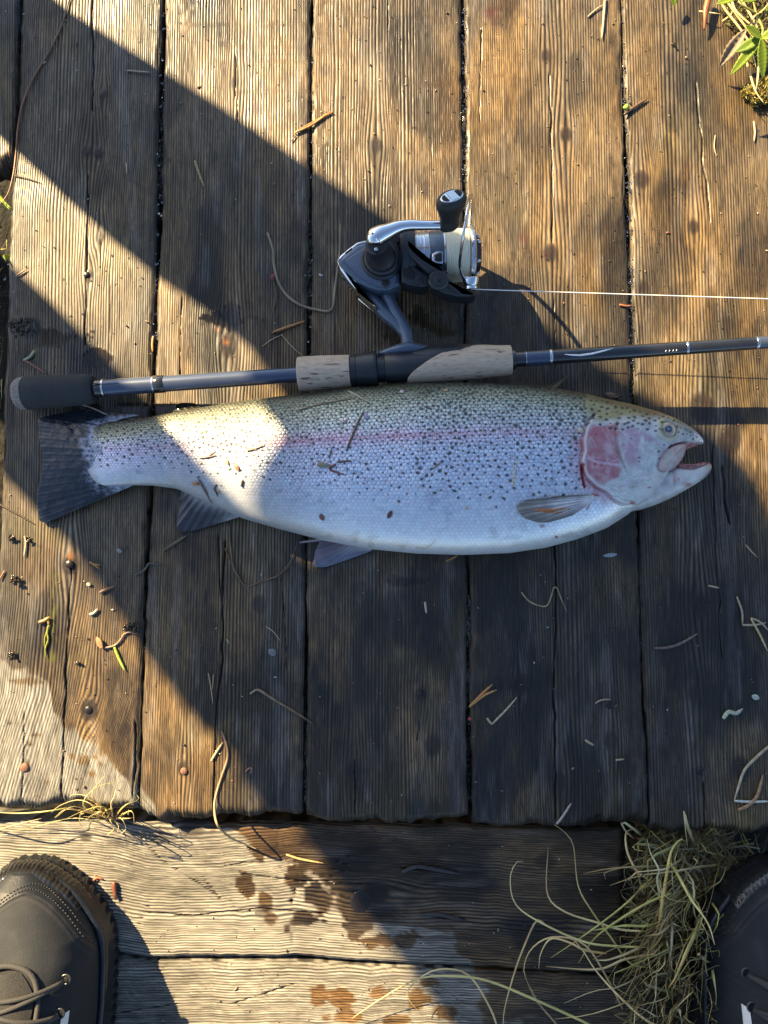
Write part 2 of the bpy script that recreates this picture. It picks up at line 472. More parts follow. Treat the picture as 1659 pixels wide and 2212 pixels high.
def make_plank(xl, xr, y0, y1, seed, tint, front_wob, parent, nu=None):
    """xl, xr: (ys, xs) edges; y0 back end, y1 front end"""
    nv = 214
    nu = nu or int((y0-y1)/.0027)
    uu = np.linspace(0, 1, nu); vv = np.linspace(0, 1, nv)
    U, Vv = np.meshgrid(uu, vv, indexing='ij')
    fw = front_wob/2380.
    ends = fw*(fbm(vv*7+seed, vv*0+seed, seed+60, 4)*1.6+.22*vnoise(vv*34, vv*0, seed+61))
    Y = y0+(y1+ends[None, :]-y0)*U
    el = .0022*fbm(Y[:, 0]*11, Y[:, 0]*0, seed+62, 4)+.0006*vnoise(Y[:, 0]*130, Y[:, 0]*0, seed+63)
    er = .0022*fbm(Y[:, 0]*11, Y[:, 0]*0+7, seed+64, 4)+.0006*vnoise(Y[:, 0]*130, Y[:, 0]*0, seed+65)
    XL = np.interp(Y, *xl)+el[:, None]; XR = np.interp(Y, *xr)+er[:, None]
    X = XL+(XR-XL)*Vv
    width = float(np.mean(XR-XL))
    px, py = proj(X, Y, 0.)
    vm = X-(np.interp(Y, *xl)); um = Y
    ridge, kd, cr = plank_surface(X, Y, um, vm, width, seed, px, py, [k for k in KNOTS], CRACKS, 1)
    dry = dry_mask(px, py)
    muck, gloss, film = mask_lists(px, py, 0)
    de = np.minimum(X-XL, XR-X); dend = Y-(y1+ends[None, :])
    edge = 1-sstep(0, .0042, de+.0012*vnoise(Y*90, X*90, 66)); eend = 1-sstep(0, .009, dend+.004*fbm(X*90, Y*60, 67, 3))
    edge_c = np.maximum(edge*.55, eend*.85)
    # relief
    z = -.0006+.00050*(ridge-.5)*(1-.6*muck)-.0026*cr**4-.0016*edge**2-.006*eend**2.2
    z += .0005*fbm(X*30, Y*22, seed+68, 3)*(1+2.5*muck)+.0006*kd*(1-.6*np.abs(fbm(px*.1, py*.1, 69, 2)))
    z += .0016*muck*gloss*np.abs(fbm(px*.09, py*.09, 70, 3))
    z += .0022*np.cos((Vv-.5)*2.2)*0
    zfilm = -.00055+.00012*fbm(px*.03, py*.03, 71, 2)
    z = np.where(film > .5, np.maximum(z, zfilm), z)
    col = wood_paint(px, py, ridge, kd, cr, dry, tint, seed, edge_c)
    col = col*(1-.78*muck[..., None])+np.array((.012, .010, .0075))*.78*muck[..., None]
    col = col*(1-.38*film[..., None])
    # green stain by the left crack, orange resin at the knot
    gs = (1-sstep(4, 16, poly_dist(px+8*fbm(py*.03, px*.02, 72, 3), py, [(124, 1250), (112, 1330), (104, 1420)])))*.6*sstep(-.2, .3, fbm(px*.09, py*.05, 73, 3))
    col = lerp(col, (.09, .095, .012), np.clip(gs, 0, 1)) if False else col*(1-gs[..., None])+np.array((.085, .085, .012))*gs[..., None]
    for rx_, ry_, rr_ in ((152, 1203, 11), (490, 738, 9), (470, 712, 6)):
        q = np.clip(1-np.hypot((px-rx_)/rr_, (py-ry_)/(rr_*1.2))+.5*fbm(px*.12, py*.12, 74, 3), 0, 1)
        col = col*(1-.8*q[..., None])+np.array((.20, .075, .018))*.8*q[..., None]
    # dark red fish-blood specks and pale scale flakes dried on the wood
    for rx_, ry_, rr_ in ((1062, 30, 22), (1130, 515, 14), (1075, 1180, 5), (1015, 1242, 5), (1176, 552, 9)):
        q = np.clip(1-np.hypot((px-rx_)/rr_, (py-ry_)/(rr_*1.2))+.6*fbm(px*.12, py*.12, 75, 3), 0, 1)
        col = col*(1-.7*q[..., None])+np.array((.055, .012, .012))*.7*q[..., None]
    dirt = sstep(.5, .75, vnoise(px*.23, py*.23, 76)*.6+fbm(px*.05, py*.05, 77, 3)*.6)
    col = col*(1-.35*dirt[..., None])
    rgh = .44+.44*dry+.16*fbm(px*.02, py*.012, seed+78, 3)-.10*(1-ridge)+.06*ridge
    rgh = rgh*(1-gloss)+.16*gloss
    rgh = rgh*(1-film)+.055*film
    rough_e = np.clip(np.maximum(np.maximum(edge, eend), cr), 0, 1)*(.35+.65*sstep(-.35, .1, fbm(px*.06, py*.06, 58, 3)))
    rgh = np.clip(rgh*(1-rough_e)+.85*rough_e, .05, .95)
    P = np.stack([X, Y, z], -1)
    # skirt
    def pad(A, f):
        A = np.concatenate([A[:, :1], A, A[:, -1:]], 1); A = np.concatenate([A[:1], A, A[-1:]], 0); return A
    P = pad(P, 0); C = pad(col, 0); R = np.concatenate([rgh[:, :1], rgh, rgh[:, -1:]], 1); R = np.concatenate([R[:1], R, R[-1:]], 0)
    P[:, 0, 2] = P[:, -1, 2] = -.028; P[0, :, 2] = P[-1, :, 2] = -.028
    C[:, 0] *= .5; C[:, -1] *= .5; C[0] *= .5; C[-1] *= .5
    return grid_obj('plank', P.astype(np.float32), M_WOOD, parent, C, R)

ybk = unproj(800, PY0, 0.)[1]
for k in range(6):
    L = [(x+GAPW[k]/2, y) for x, y in GAPS[k]]; R_ = [(x-GAPW[k+1]/2, y) for x, y in GAPS[k+1]]
    y1 = unproj(800, FRONT[k][0], 0.)[1]
    if k == 5:
        make_plank(edge_line(L), edge_line(R_), ybk, y1, 11+k*5, TINT[k], FRONT[k][1], deck, nu=60)
    else:
        make_plank(edge_line(L), edge_line(R_), ybk, y1, 11+k*5, TINT[k], FRONT[k][1], deck)
# the short plank at the far left, broken off by the edge
make_plank(edge_line([(-255, -200), (-262, 0), (-270, 380)]), edge_line([(54, -200), (40, 0), (24, 360)]), ybk, unproj(10, 357, 0.)[1], 91, (1, .98, .95), 12, deck, nu=90)
# wet muck packed in the open joints between planks
def gap_fill():
    vs = []; fs = []
    for gi, (y_a, y_b, lvl, dens) in {1: [(-150, 1700, -.0075, 1)], 2: [(-150, 1700, -.0045, 1)], 3: [(-150, 1700, -.0035, 1)], 4: [(-150, 1700, -.004, 1)]}.items() if False else []: pass
    for gi, lvl in ((1, -.0085), (2, -.0055), (3, -.0036), (4, -.0048)):
        ys = np.linspace(-150, 1740, 900); xs = np.interp(ys, [p[1] for p in GAPS[gi]], [p[0] for p in GAPS[gi]])
        W = np.linspace(-1, 1, 7)
        yy, ww = np.meshgrid(ys, W, indexing='ij'); xx = xs[:, None]+ww*(GAPW[gi]/2+3.5)
        z = lvl+.0034*fbm(yy*.05+gi*9, xx*.12, 80+gi, 4)+.0018*vnoise(yy*.22, xx*.3, 85+gi)
        z -= .010*sstep(-.1, .35, fbm(yy*.006+gi*3, yy*0, 88+gi, 3)+.1)
        P = unproj(xx, yy, 0.); P[..., 2] = z
        o = sum(len(a) for a in vs); vs.append(P.reshape(-1, 3)); fs.append(grid_faces(len(ys), 7, off=o))
    me = mesh_raw('gap_muck', np.vstack(vs), np.vstack(fs))
    o = link('gap_muck', me, M_MUCK, deck); o['kind'] = 'stuff'
gap_fill()

# ================================================================== LOWER STEP BOARDS (crosswise)
STEPZ = -.021
KNOTS_X = [(812, 1949, 27, 1), (165, 1826, 12, .6), (405, 1800, 26, .5), (560, 1990, 16, .4), (1190, 1880, 20, .4), (1320, 2020, 18, .5)]
CRACKS_X = [([(320, 1972), (420, 1978), (560, 1962), (700, 1975)], 2.2), ([(520, 1888), (640, 1902), (720, 1905), (860, 1918)], 2.0), ([(640, 1862), (637, 1920), (632, 1950)], 4.0),
            ([(640, 1905), (720, 1903)], 2.5), ([(870, 1876), (930, 1880), (990, 1886)], 4), ([(910, 1975), (960, 1984), (1005, 1987)], 4), ([(480, 1870), (560, 1860)], 1.6), ([(290, 1795), (350, 1860), (480, 1940)], 1.5), ([(655, 1833), (650, 1900)], 1.6),
            ([(735, 1850), (705, 1920)], 1.7), ([(760, 1840), (738, 1890)], 1.6), ([(500, 2170), (640, 2125)], 1.6), ([(250, 2190), (390, 2168)], 2.4), ([(330, 1930), (300, 2000)], 1.3), ([(430, 1890), (480, 1945)], 1.3)]
WET_X = [(660, 1985, 40, 22), (690, 1940, 34, 40), (800, 2035, 60, 16), (880, 2030, 30, 26), (640, 1890, 30, 34), (528, 1908, 22, 34), (575, 1950, 18, 22), (586, 1985, 13, 16), (770, 2000, 34, 50), (700, 1990, 14, 8), (690, 2150, 24, 26), (735, 2160, 30, 26), (820, 2145, 26, 14), (745, 2200, 46, 14),
         (900, 2160, 30, 24), (930, 2125, 22, 12), (960, 2190, 26, 20), (620, 2006, 8, 8), (560, 1850, 14, 30), (860, 2210, 40, 16), (800, 2040, 12, 14)]
step = empty('step_boards')
tag(step, 'pair of grey crosswise timber boards below the front edge of the plank deck', 'step')
def make_xboard(ytop_px, ybot_px, x0, x1, seed, parent, end_wob=6):
    """ytop/ybot: polylines (px) of the far and near edge"""
    nu = int((x1-x0)/2380/.0026); nv = int((np.mean([p[1] for p in ybot_px])-np.mean([p[1] for p in ytop_px]))/2380/.00072)
    xs = np.linspace(x0, x1, nu); vv = np.linspace(0, 1, nv)
    yt = np.interp(xs, *zip(*ytop_px)); yb = np.interp(xs, *zip(*ybot_px))
    yt = yt+4*fbm(xs*.02, xs*0, seed+1, 4); yb = yb+4*fbm(xs*.02, xs*0+5, seed+2, 4)
    PX = np.repeat(xs[:, None], nv, 1); PYY = yt[:, None]+(yb-yt)[:, None]*vv[None]
    PX = PX+(np.linspace(0, 1, nu)[:, None]**12)*end_wob*fbm(vv*8, vv*0, seed+3, 3)[None]
    P = unproj(PX, PYY, STEPZ); X, Y = P[..., 0], P[..., 1]
    vm = (Y-Y[:, -1:]); width = float(np.mean(Y[:, 0]-Y[:, -1]))
    vw = vm+.010*np.exp(-((PX-420)/170)**2)*np.clip((PYY-1775)/100, 0, 1)*np.exp(-((PYY-1830)/120)**2)
    ridge, kd, cr = plank_surface(X, Y, X, vw, width, seed, PX, PYY, KNOTS_X, CRACKS_X, 1, cross=True)
    n = fbm(PX*.022, PYY*.022, 95, 4); n2 = fbm(PX*.05, PYY*.05, 96, 3)
    xb = np.interp(PYY, [1760, 1815, 1850, 1880, 1920, 1990, 2010, 2060, 2090, 2130, 2230], [420, 545, 612, 640, 700, 730, 985, 990, 1030, 1040, 1100])
    dry = sstep(-14, 14, xb-PX+95*n)
    for mx, my, rx, ry in WET_X:
        q = np.hypot((PX-mx)/rx, (PYY-my)/ry)+.65*n2
        dry = dry*sstep(.72, .86, q)
    muck = sstep(.25, .6, fbm(PX*.014, PYY*.02, 97, 4))*(1-dry)*.6
    scratch = np.zeros_like(PX)
    rs = np.random.default_rng(seed)
    for i in range(46):
        cx_, cy_ = rs.uniform(250, 1000), rs.uniform(1790, 2212); a = rs.normal(1.9, .6); L_ = rs.uniform(8, 40)
        d = poly_dist(PX, PYY, [(cx_-L_*math.cos(a), cy_-L_*math.sin(a)), (cx_+L_*math.cos(a), cy_+L_*math.sin(a))])
        scratch = np.maximum(scratch, (1-sstep(.5, 1.9, d))*rs.uniform(.3, .9))
    de = np.minimum(Y[:, :1]-Y, Y-Y[:, -1:]); edge = 1-sstep(0, .005, de); eend = sstep(x1-14, x1, PX)
    z = STEPZ-.0006+.0009*(ridge-.5)-.0034*cr**4-.003*edge**2-.005*eend**2-.0006*scratch+.0006*fbm(X*25, Y*30, seed+4, 3)
    z += .0012*np.exp(-((PX-405)/60)**2-((PYY-1800)/26)**2)
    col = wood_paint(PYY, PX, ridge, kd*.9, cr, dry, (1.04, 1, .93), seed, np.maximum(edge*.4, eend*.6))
    wl = (1-dry)*sstep(1150, 700, PX)
    col = col*(1+wl[..., None]*np.array((-.08, -.22, -.34)))
    col = col*(1-.6*muck[..., None])*(1-.55*scratch[..., None])
    rgh = np.clip(.42+.45*dry+.12*n, .1, .95)
    def pad(A): A = np.concatenate([A[:, :1], A, A[:, -1:]], 1); return np.concatenate([A[:1], A, A[-1:]], 0)
    P = np.stack([X, Y, z], -1); P = pad(P); C = pad(col); R = pad(rgh)
    P[:, 0, 2] = P[:, -1, 2] = STEPZ-.04; P[0, :, 2] = P[-1, :, 2] = STEPZ-.04
    C[:, 0] *= .5; C[:, -1] *= .5; C[-1] *= .5
    return grid_obj('board', P.astype(np.float32), M_WOODX, parent, C, R)
make_xboard([(-700, 1770), (560, 1775), (1400, 1790)], [(-700, 2048), (0, 2050), (240, 2061), (330, 2070), (640, 2068), (850, 2084), (1340, 2108)], -700, 1350, 201, step)
make_xboard([(-700, 2058), (0, 2062), (240, 2068), (330, 2078), (640, 2078), (840, 2092), (1700, 2122)], [(-700, 2420), (1700, 2440)], -700, 1520, 233, step)

# ================================================================== PERSON standing on the bank (off frame, up-sun): the shade across the deck is theirs
TE = math.tan(SUN_EL)
NRM = np.array([0.656, 0.754])                     # horizontal, across the sun direction
FOOT = unproj(715, 1145, 0.)[:2] - SD*(.80/TE)
def ut(pts):
    P = unproj([p[0] for p in pts], [p[1] for p in pts], 0.)[:, :2]-FOOT
    t = P@SD; o = np.argsort(t)
    return (t*TE)[o], (P@NRM)[o]                   # height, sideways
A_UP = ut([(160, 30), (480, 230), (850, 478), (1200, 725), (1572, 958), (1622, 1040), (1648, 1190)])
A_LO = ut([(47, 340), (187, 472), (325, 592), (432, 660), (550, 757), (606, 830), (668, 945), (735, 1060)])
B_UP = ut([(26, 574), (143, 681), (266, 811), (408, 950), (545, 1090), (700, 1260), (820, 1360)])
B_LO = ut([(0, 1020), (200, 1230), (320, 1420), (450, 1590), (600, 1715), (850, 1950), (1080, 2210)])
def body_pt(u, dpt, z): return np.array([FOOT[0]+NRM[0]*u+SD[0]*dpt, FOOT[1]+NRM[1]*u+SD[1]*dpt, z])
def body_loft(mb, rows, k=28, e=2.2):
    """rows: (z, u0, u1, depth, lean)"""
    vs = []; fs = []
    for z, u0, u1, dp, ln in rows:
        for j in range(k):
            a = 2*math.pi*j/k; c, s_ = math.cos(a), math.sin(a)
            cc = math.copysign(abs(c)**(2/e), c); ss = math.copysign(abs(s_)**(2/e), s_)
            # lean shifts the body along the sun direction; height corrected so that the shade stays put
            vs.append(body_pt((u0+u1)/2+(u1-u0)/2*cc, ln+dp/2*ss, z))
    n = len(rows)
    for i in range(n-1):
        for j in range(k):
            j2 = (j+1) % k; fs.append((i*k+j, i*k+j2, (i+1)*k+j2, (i+1)*k+j))
    fs.append(tuple(range(k-1, -1, -1))); fs.append(tuple(range((n-1)*k, n*k)))
    mb.add(vs, fs)
def at(e, z):
    zs, us = e
    if z < zs[0]: return us[0]+(us[1]-us[0])/(zs[1]-zs[0])*(z-zs[0])*.25
    if z > zs[-1]: return us[-1]+(us[-1]-us[-2])/(zs[-1]-zs[-2])*(z-zs[-1])*.15
    return float(np.interp(z, zs, us))
M_TROUS = pmat('trouser_cloth', (.05, .055, .05), .9, 0, .3, 240, .3)
M_JACK = pmat('jacket_cloth', (.045, .06, .05), .8, 0, .25, 120, .4)
M_SKIN = pmat('skin', (.55, .36, .27), .5, 0, .08, 90, .1)
M_HAIR = pmat('hair', (.06, .04, .025), .6, 0, .4, 400, .5)
M_BOOTX = pmat('rubber_boot', (.03, .035, .03), .5, 0, .2, 100, .1)
M_CAP = pmat('knit_cap', (.12, .04, .03), .9, 0, .3, 500, .6)
pers = empty('person')
tag(pers, 'standing person in dark jacket and trousers whose shadow falls over the deck, hands in pockets', 'person')
tr = MB()
for lo, up in ((A_LO, A_UP), (B_LO, B_UP)):
    body_loft(tr, [(z, at(lo, z), at(up, z), (.12+.02*z), 0) for z in np.linspace(-.04, .89, 25)])
body_loft(tr, [(z, at(B_LO, z), at(A_UP, z), .22+.04*(z-.8), 0) for z in np.linspace(.872, .98, 5)], k=36)
tr.build('trousers', M_TROUS, pers)
jk = MB()
rows = [(z, at(B_LO, z)-.002, at(A_UP, z)+.002, .25, 0) for z in np.linspace(.93, 1.24, 14)]
u0, u1 = rows[-1][1], rows[-1][2]; um = (u0+u1)/2
rows += [(1.32, u0+.02, u1-.03, .25, 0), (1.40, um-.20, um+.20, .23, 0), (1.45, um-.15, um+.15, .19, 0), (1.49, um-.085, um+.085, .14, 0), (1.52, um-.065, um+.065, .13, 0)]
body_loft(jk, rows, k=40)
# sleeves: shoulder, elbow held out, hands in the pockets
for sg, el in ((1, .13), (-1, .03)):
    e0 = u1 if sg > 0 else u0
    sh = body_pt(um+sg*.175, 0, 1.40); elb = body_pt(e0+sg*el*.55, .10, 1.13); ha = body_pt(e0-sg*.06, -.10, .93)
    P_ = smooth_pts([sh, (sh+elb)/2, elb, (elb+ha)/2, ha], 18)
    jk.tube(P_, np.interp(np.linspace(0, 1, 18), [0, .5, 1], [.075, .058, .05]), 16)
jk.build('jacket', M_JACK, pers)
bd = MB()
bd.lathe(body_pt(um, 0, 1.47), (0, 0, 1), [(0, .060), (.05, .055), (.09, .056)], 20)
hc = body_pt(um, 0, 1.66); fx = -NRM*.0+SD                      # the face looks along the sun direction, out over the deck
vs = []; fs = []
for i in range(25):
    t = math.pi*i/24
    for j in range(32):
        a = 2*math.pi*j/32
        r = math.sin(t); y = math.cos(t)
        f_ = math.cos(a)*r*.098; s_ = math.sin(a)*r*.076*(1 if y > -.2 else 1+.25*(y+.2)); h_ = y*.122
        if math.cos(a) > .9 and -.45 < y < .05: f_ += .016*(1-abs(y+.2)/.25)*max(0, (math.cos(a)-.9)*10) if abs(y+.2) < .25 else 0
        if math.cos(a) > .6 and abs(y-.02) < .12 and .15 < abs(math.sin(a)) < .55: f_ -= .006
        vs.append((hc[0]+fx[0]*f_+NRM[0]*s_, hc[1]+fx[1]*f_+NRM[1]*s_, hc[2]+h_))
for i in range(24):
    for j in range(32):
        j2 = (j+1) % 32; fs.append((i*32+j, (i+1)*32+j, (i+1)*32+j2, i*32+j2))
bd.add(vs, fs)
for sg in (-1, 1):
    ec = hc+np.array([NRM[0]*.078*sg, NRM[1]*.078*sg, -.005]); bd.ball(ec, .012, .02, .03)
bd.build('head', M_SKIN, pers)
M_EYEX = pmat('eye_dark', (.03, .025, .02), .1)
for sg in (-1, 1):
    q = hc+np.array([*(NRM*.031*sg+fx*.084), .006]); MB().ball(q, .011, .011, .010).build('eye', M_EYEX, pers)
mo = MB(); q0 = hc+np.array([*(fx*.088), -.062]); mo.tube([q0+np.array([*(NRM*.022), 0]), q0+np.array([*(fx*.004), -.001]), q0-np.array([*(NRM*.022), 0])], [.002, .005, .002], 8)
mo.build('mouth', pmat('lips', (.4, .18, .15), .5), pers)
hr = MB(); vs = []; fs = []
for i in range(13):
    t = math.pi*.56*i/12
    for j in range(28):
        a = 2*math.pi*j/28; r = math.sin(t)
        dn = 0 if i < 12 else .0
        vs.append((hc[0]+fx[0]*(math.cos(a)*r*.106-.006)+NRM[0]*math.sin(a)*r*.086, hc[1]+fx[1]*(math.cos(a)*r*.106-.006)+NRM[1]*math.sin(a)*r*.086, hc[2]+.03+math.cos(t)*.112))
for i in range(12):
    for j in range(28):
        j2 = (j+1) % 28; fs.append((i*28+j, (i+1)*28+j, (i+1)*28+j2, i*28+j2))
hr.add(vs, fs); hr.build('knit_cap', M_CAP, pers)
for lo, up in ((A_LO, A_UP), (B_LO, B_UP)):
    bt = MB(); uc = (at(lo, 0)+at(up, 0))/2
    body_loft(bt, [(-.16, uc-.055, uc+.055, .30, .06), (-.13, uc-.058, uc+.058, .30, .06), (-.10, uc-.052, uc+.052, .26, .045), (-.06, uc-.055, uc+.055, .16, 0), (.06, uc-.06, uc+.06, .14, 0)], k=24, e=2.6)
    bt.build('rubber_boot', M_BOOTX, pers)
rebase(pers, (float(FOOT[0]), float(FOOT[1]), -.16))

# ================================================================== TROUT
FT = np.array([(178, 968), (181, 948), (192, 930), (208, 919), (235, 911), (276, 908), (320, 902), (365, 894), (430, 882), (500, 870), (580, 860), (677, 849), (770, 839), (860, 831), (960, 828), (1060, 829), (1150, 835), (1210, 842), (1268, 853), (1302, 862), (1359, 874), (1416, 890), (1461, 909), (1490, 926), (1505, 939), (1514, 949), (1518, 957)], float)
FB = np.array([(178, 970), (181, 992), (190, 1020), (205, 1040), (224, 1049), (276, 1048), (330, 1049), (383, 1056), (440, 1082), (480, 1099), (521, 1119), (600, 1142), (700, 1168), (797, 1186), (900, 1196), (1000, 1199), (1100, 1195), (1180, 1183), (1250, 1164), (1310, 1141), (1355, 1112), (1395, 1078), (1420, 1050), (1440, 1016), (1456, 992), (1474, 974), (1495, 963), (1518, 959)], float)
BX = [178, 182, 200, 240, 300, 383, 480, 600, 760, 900, 1050, 1200, 1300, 1380, 1430, 1470, 1500, 1514, 1518]
BT = [.0008, .0015, .0030, .0068, .0115, .0165, .0215, .027, .0325, .035, .0355, .034, .031, .0265, .022, .0165, .010, .0055, .0015]   # half thickness
def f_top(X): return np.interp(X, FT[:, 0], FT[:, 1])
def f_bot(X): return np.interp(X, FB[:, 0], FB[:, 1])
def f_b(X): return np.interp(X, BX, BT)
_xs = np.linspace(178, 1518, 1341)
def _smooth(f, k=9):
    a = f(_xs); p = np.pad(a, k, mode='edge'); w_ = np.hanning(2*k+1); w_ /= w_.sum()
    b = np.convolve(p, w_, 'valid'); m = np.clip((np.minimum(_xs-178, 1518-_xs))/14, 0, 1)
    return a*(1-m)+b*m
_ft, _fb_, _bb = _smooth(f_top), _smooth(f_bot), _smooth(f_b, 25)
def f_top(X): return np.interp(X, _xs, _ft)
def f_bot(X): return np.interp(X, _xs, _fb_)
def f_b(X): return np.interp(X, _xs, _bb)
def f_zc(X): return np.maximum(f_b(X)*.96, np.interp(X, [178, 300, 500, 1400, 1518], [.012, .014, .016, .021, .0165]))
def fish_pt(X, q):
    """upper surface of the trout: X along the body, q 0 (back) .. 1 (belly)"""
    zc = f_zc(X); T = unproj(X, f_top(X), zc); B = unproj(X, f_bot(X), zc)
    P = T*(1-q)[..., None]+B*q[..., None]
    c = 1-2*q
    P[..., 2] = zc+f_b(X)*np.sqrt(np.clip(1-np.abs(c)**2.3, 0, 1))**.95
    return P
def fish_hit(px, py):
    """point of the upper skin seen at (px, py)"""
    px = np.atleast_1d(np.asarray(px, float)); py = np.atleast_1d(np.asarray(py, float))
    z = np.full(px.shape, .05)
    for _ in range(12):
        Wp = unproj(px, py, z)
        X, Yp = proj(Wp[..., 0], Wp[..., 1], f_zc(px))
        X = np.clip(X, 179, 1517)
        X, Yp = proj(Wp[..., 0], Wp[..., 1], f_zc(X)); X = np.clip(X, 179, 1517)
        q = np.clip((Yp-f_top(X))/np.maximum(f_bot(X)-f_top(X), 1), 0, 1)
        z = .5*z+.5*fish_pt(X, q)[..., 2]
    return unproj(px, py, z)

class Canvas:
    """colour map of the skin; markings that belong to the animal itself"""
    def __init__(s, x0, y0, x1, y1, sc, ch=3):
        s.x0, s.y0, s.sc = x0, y0, sc
        s.w, s.h = int((x1-x0)*sc), int((y1-y0)*sc)
        s.a = np.zeros((s.h, s.w, ch), np.float32)
        yy, xx = np.mgrid[0:s.h, 0:s.w]
        s.X = (xx/sc+x0).astype(np.float32); s.Y = (yy/sc+y0).astype(np.float32)
    def win(s, xa, ya, xb, yb):
        i0 = max(0, int((ya-s.y0)*s.sc)); i1 = min(s.h, int((yb-s.y0)*s.sc)+1)
        j0 = max(0, int((xa-s.x0)*s.sc)); j1 = min(s.w, int((xb-s.x0)*s.sc)+1)
        return slice(i0, i1), slice(j0, j1)
    def mix(s, sl, m, v):
        m = np.clip(m, 0, 1)[..., None]
        s.a[sl] = s.a[sl]*(1-m)+np.asarray(v, np.float32)*m
    def blob(s, x, y, rx, ry, v, al=1, soft=.35, rot=0, jit=0):
        R = max(rx, ry)*1.6+3; sl = s.win(x-R, y-R, x+R, y+R)
        dx, dy = s.X[sl]-x, s.Y[sl]-y
        if dx.size == 0: return
        c, q = math.cos(rot), math.sin(rot)
        d = np.hypot((dx*c+dy*q)/rx, (-dx*q+dy*c)/ry)
        if jit: d = d+jit*fbm(s.X[sl]*.35, s.Y[sl]*.35, 55, 2)
        s.mix(sl, (1-sstep(1-soft, 1+soft, d))*al, v)
    def line(s, pts, wd, v, al=1, soft=1.2):
        pts = [tuple(p) for p in pts]
        xs = [p[0] for p in pts]; ys = [p[1] for p in pts]; R = wd*2+soft*2+3
        sl = s.win(min(xs)-R, min(ys)-R, max(xs)+R, max(ys)+R)
        d = poly_dist(s.X[sl], s.Y[sl], pts)
        s.mix(sl, (1-sstep(max(0, wd/2-soft*.5), wd/2+soft, d))*al, v)
    def poly(s, pts, v, al=1, soft=4, noise=0):
        xs = [p[0] for p in pts]; ys = [p[1] for p in pts]; R = soft+noise+4
        sl = s.win(min(xs)-R, min(ys)-R, max(xs)+R, max(ys)+R)
        X, Y = s.X[sl], s.Y[sl]
        if noise: Y = Y+noise*fbm(X*.05, Y*.05, 57, 3); X = X+noise*fbm(X*.05+9, Y*.05, 58, 3)
        m = soft_poly(X, Y, pts, soft)*(al if np.isscalar(al) else al[sl])
        s.mix(sl, m, v)
    def sample(s, px, py):
        x = np.clip((px-s.x0)*s.sc, 0, s.w-1.001); y = np.clip((py-s.y0)*s.sc, 0, s.h-1.001)
        i = y.astype(int); j = x.astype(int); fy = (y-i)[..., None]; fx_ = (x-j)[..., None]
        A = s.a
        return (A[i, j]*(1-fy)*(1-fx_)+A[i+1, j]*fy*(1-fx_)+A[i, j+1]*(1-fy)*fx_+A[i+1, j+1]*fy*fx_)

LATL = [(180, 976), (224, 973), (320, 969), (417, 965), (520, 960), (625, 955), (740, 948), (859, 942), (960, 938), (1066, 935), (1160, 933), (1268, 931)]
OPERC = [(1286, 898), (1274, 908), (1266, 925), (1260, 951), (1262, 974), (1256, 996), (1260, 1016), (1268, 1032), (1288, 1051), (1311, 1063), (1329, 1082), (1347, 1090), (1377, 1090), (1395, 1080)]
OPC_POLY = OPERC+[(1440, 1060), (1500, 1000), (1500, 900), (1400, 850), (1330, 872)]
PREOP = [(1338, 915), (1332, 935), (1336, 969), (1341, 990), (1350, 1010), (1362, 1026), (1376, 1036), (1400, 1030)]
rs = np.random.default_rng(21)
# ---- spots on scales and head: x, y, r
SPOTS = []
def q_at(x, y): return (y-f_top(x))/(f_bot(x)-f_top(x))
cell = {}
tries = 0
while tries < 70000:
    tries += 1
    x = rs.uniform(215, 1262); t_, b_ = f_top(x), f_bot(x); q = rs.beta(1, 2.2)*.80; y = t_+q*(b_-t_)
    lim = .70 if x > 480 else .82
    if x > np.interp(y, [898, 925, 951, 974, 996, 1032, 1063], [1278, 1258, 1250, 1250, 1244, 1256, 1290]): continue
    dens = np.interp(q, [0, .12, .28, .40, .55, lim], [1, 1, .85, .55, .22, .0])
    dens *= .55+.45*(vnoise(x*.018, y*.03, 61)+.6)
    if 900 < x < 1262: dens *= 1.12
    if rs.uniform() > dens: continue
    dm = 7.2+7.5*q+ (1.0 if x > 1000 else 0)
    key = (int(x//12), int(y//12)); ok = True
    for a in (-1, 0, 1):
        for b in (-1, 0, 1):
            for (xx, yy) in cell.get((key[0]+a, key[1]+b), ()):
                if (xx-x)**2+(yy-y)**2 < dm*dm: ok = False
    if ok:
        cell.setdefault(key, []).append((x, y)); SPOTS.append((x, y, (1.85+1.5*rs.uniform()**1.6)*(1.28 if x > 900 else 1.0)*(1.0 if q > .3 else .95)))
NX, NT, NB = 1250, 330, 26
Xs = 178+(1518-178)*(.5-.5*np.cos(np.pi*np.linspace(0, 1, NX)))*.12+(1518-178)*np.linspace(0, 1, NX)*.88
th = np.linspace(0, np.pi, NT)
# even spacing over the curved skin
Xg = np.repeat(Xs[:, None], NT, 1); Qg = np.repeat(((1-np.cos(th))/2*.55+np.linspace(0, 1, NT)*.45)[None], NX, 0)
Pf = fish_pt(Xg, Qg)
px, py = proj(Pf[..., 0], Pf[..., 1], Pf[..., 2])
# ---- colour of the skin
q = Qg
base_pts = [0, .05, .12, .22, .34, .5, .66, .8, .9, 1]
cols = np.array([(.045, .047, .028), (.12, .125, .075), (.29, .30, .21), (.52, .54, .50), (.67, .72, .77), (.71, .77, .87), (.76, .81, .90), (.80, .835, .88), (.82, .84, .84), (.78, .79, .77)])
col = np.stack([np.interp(q+.035*fbm(px*.012, py*.02, 62, 3), base_pts, cols[:, k]) for k in range(3)], -1)
# warm yellow-green sheen of the back over the tail half
yel = np.exp(-((q-.18)/.16)**2)*sstep(1250, 300, px)
col = col*(1+yel[..., None]*np.array((.12, .10, -.16)))
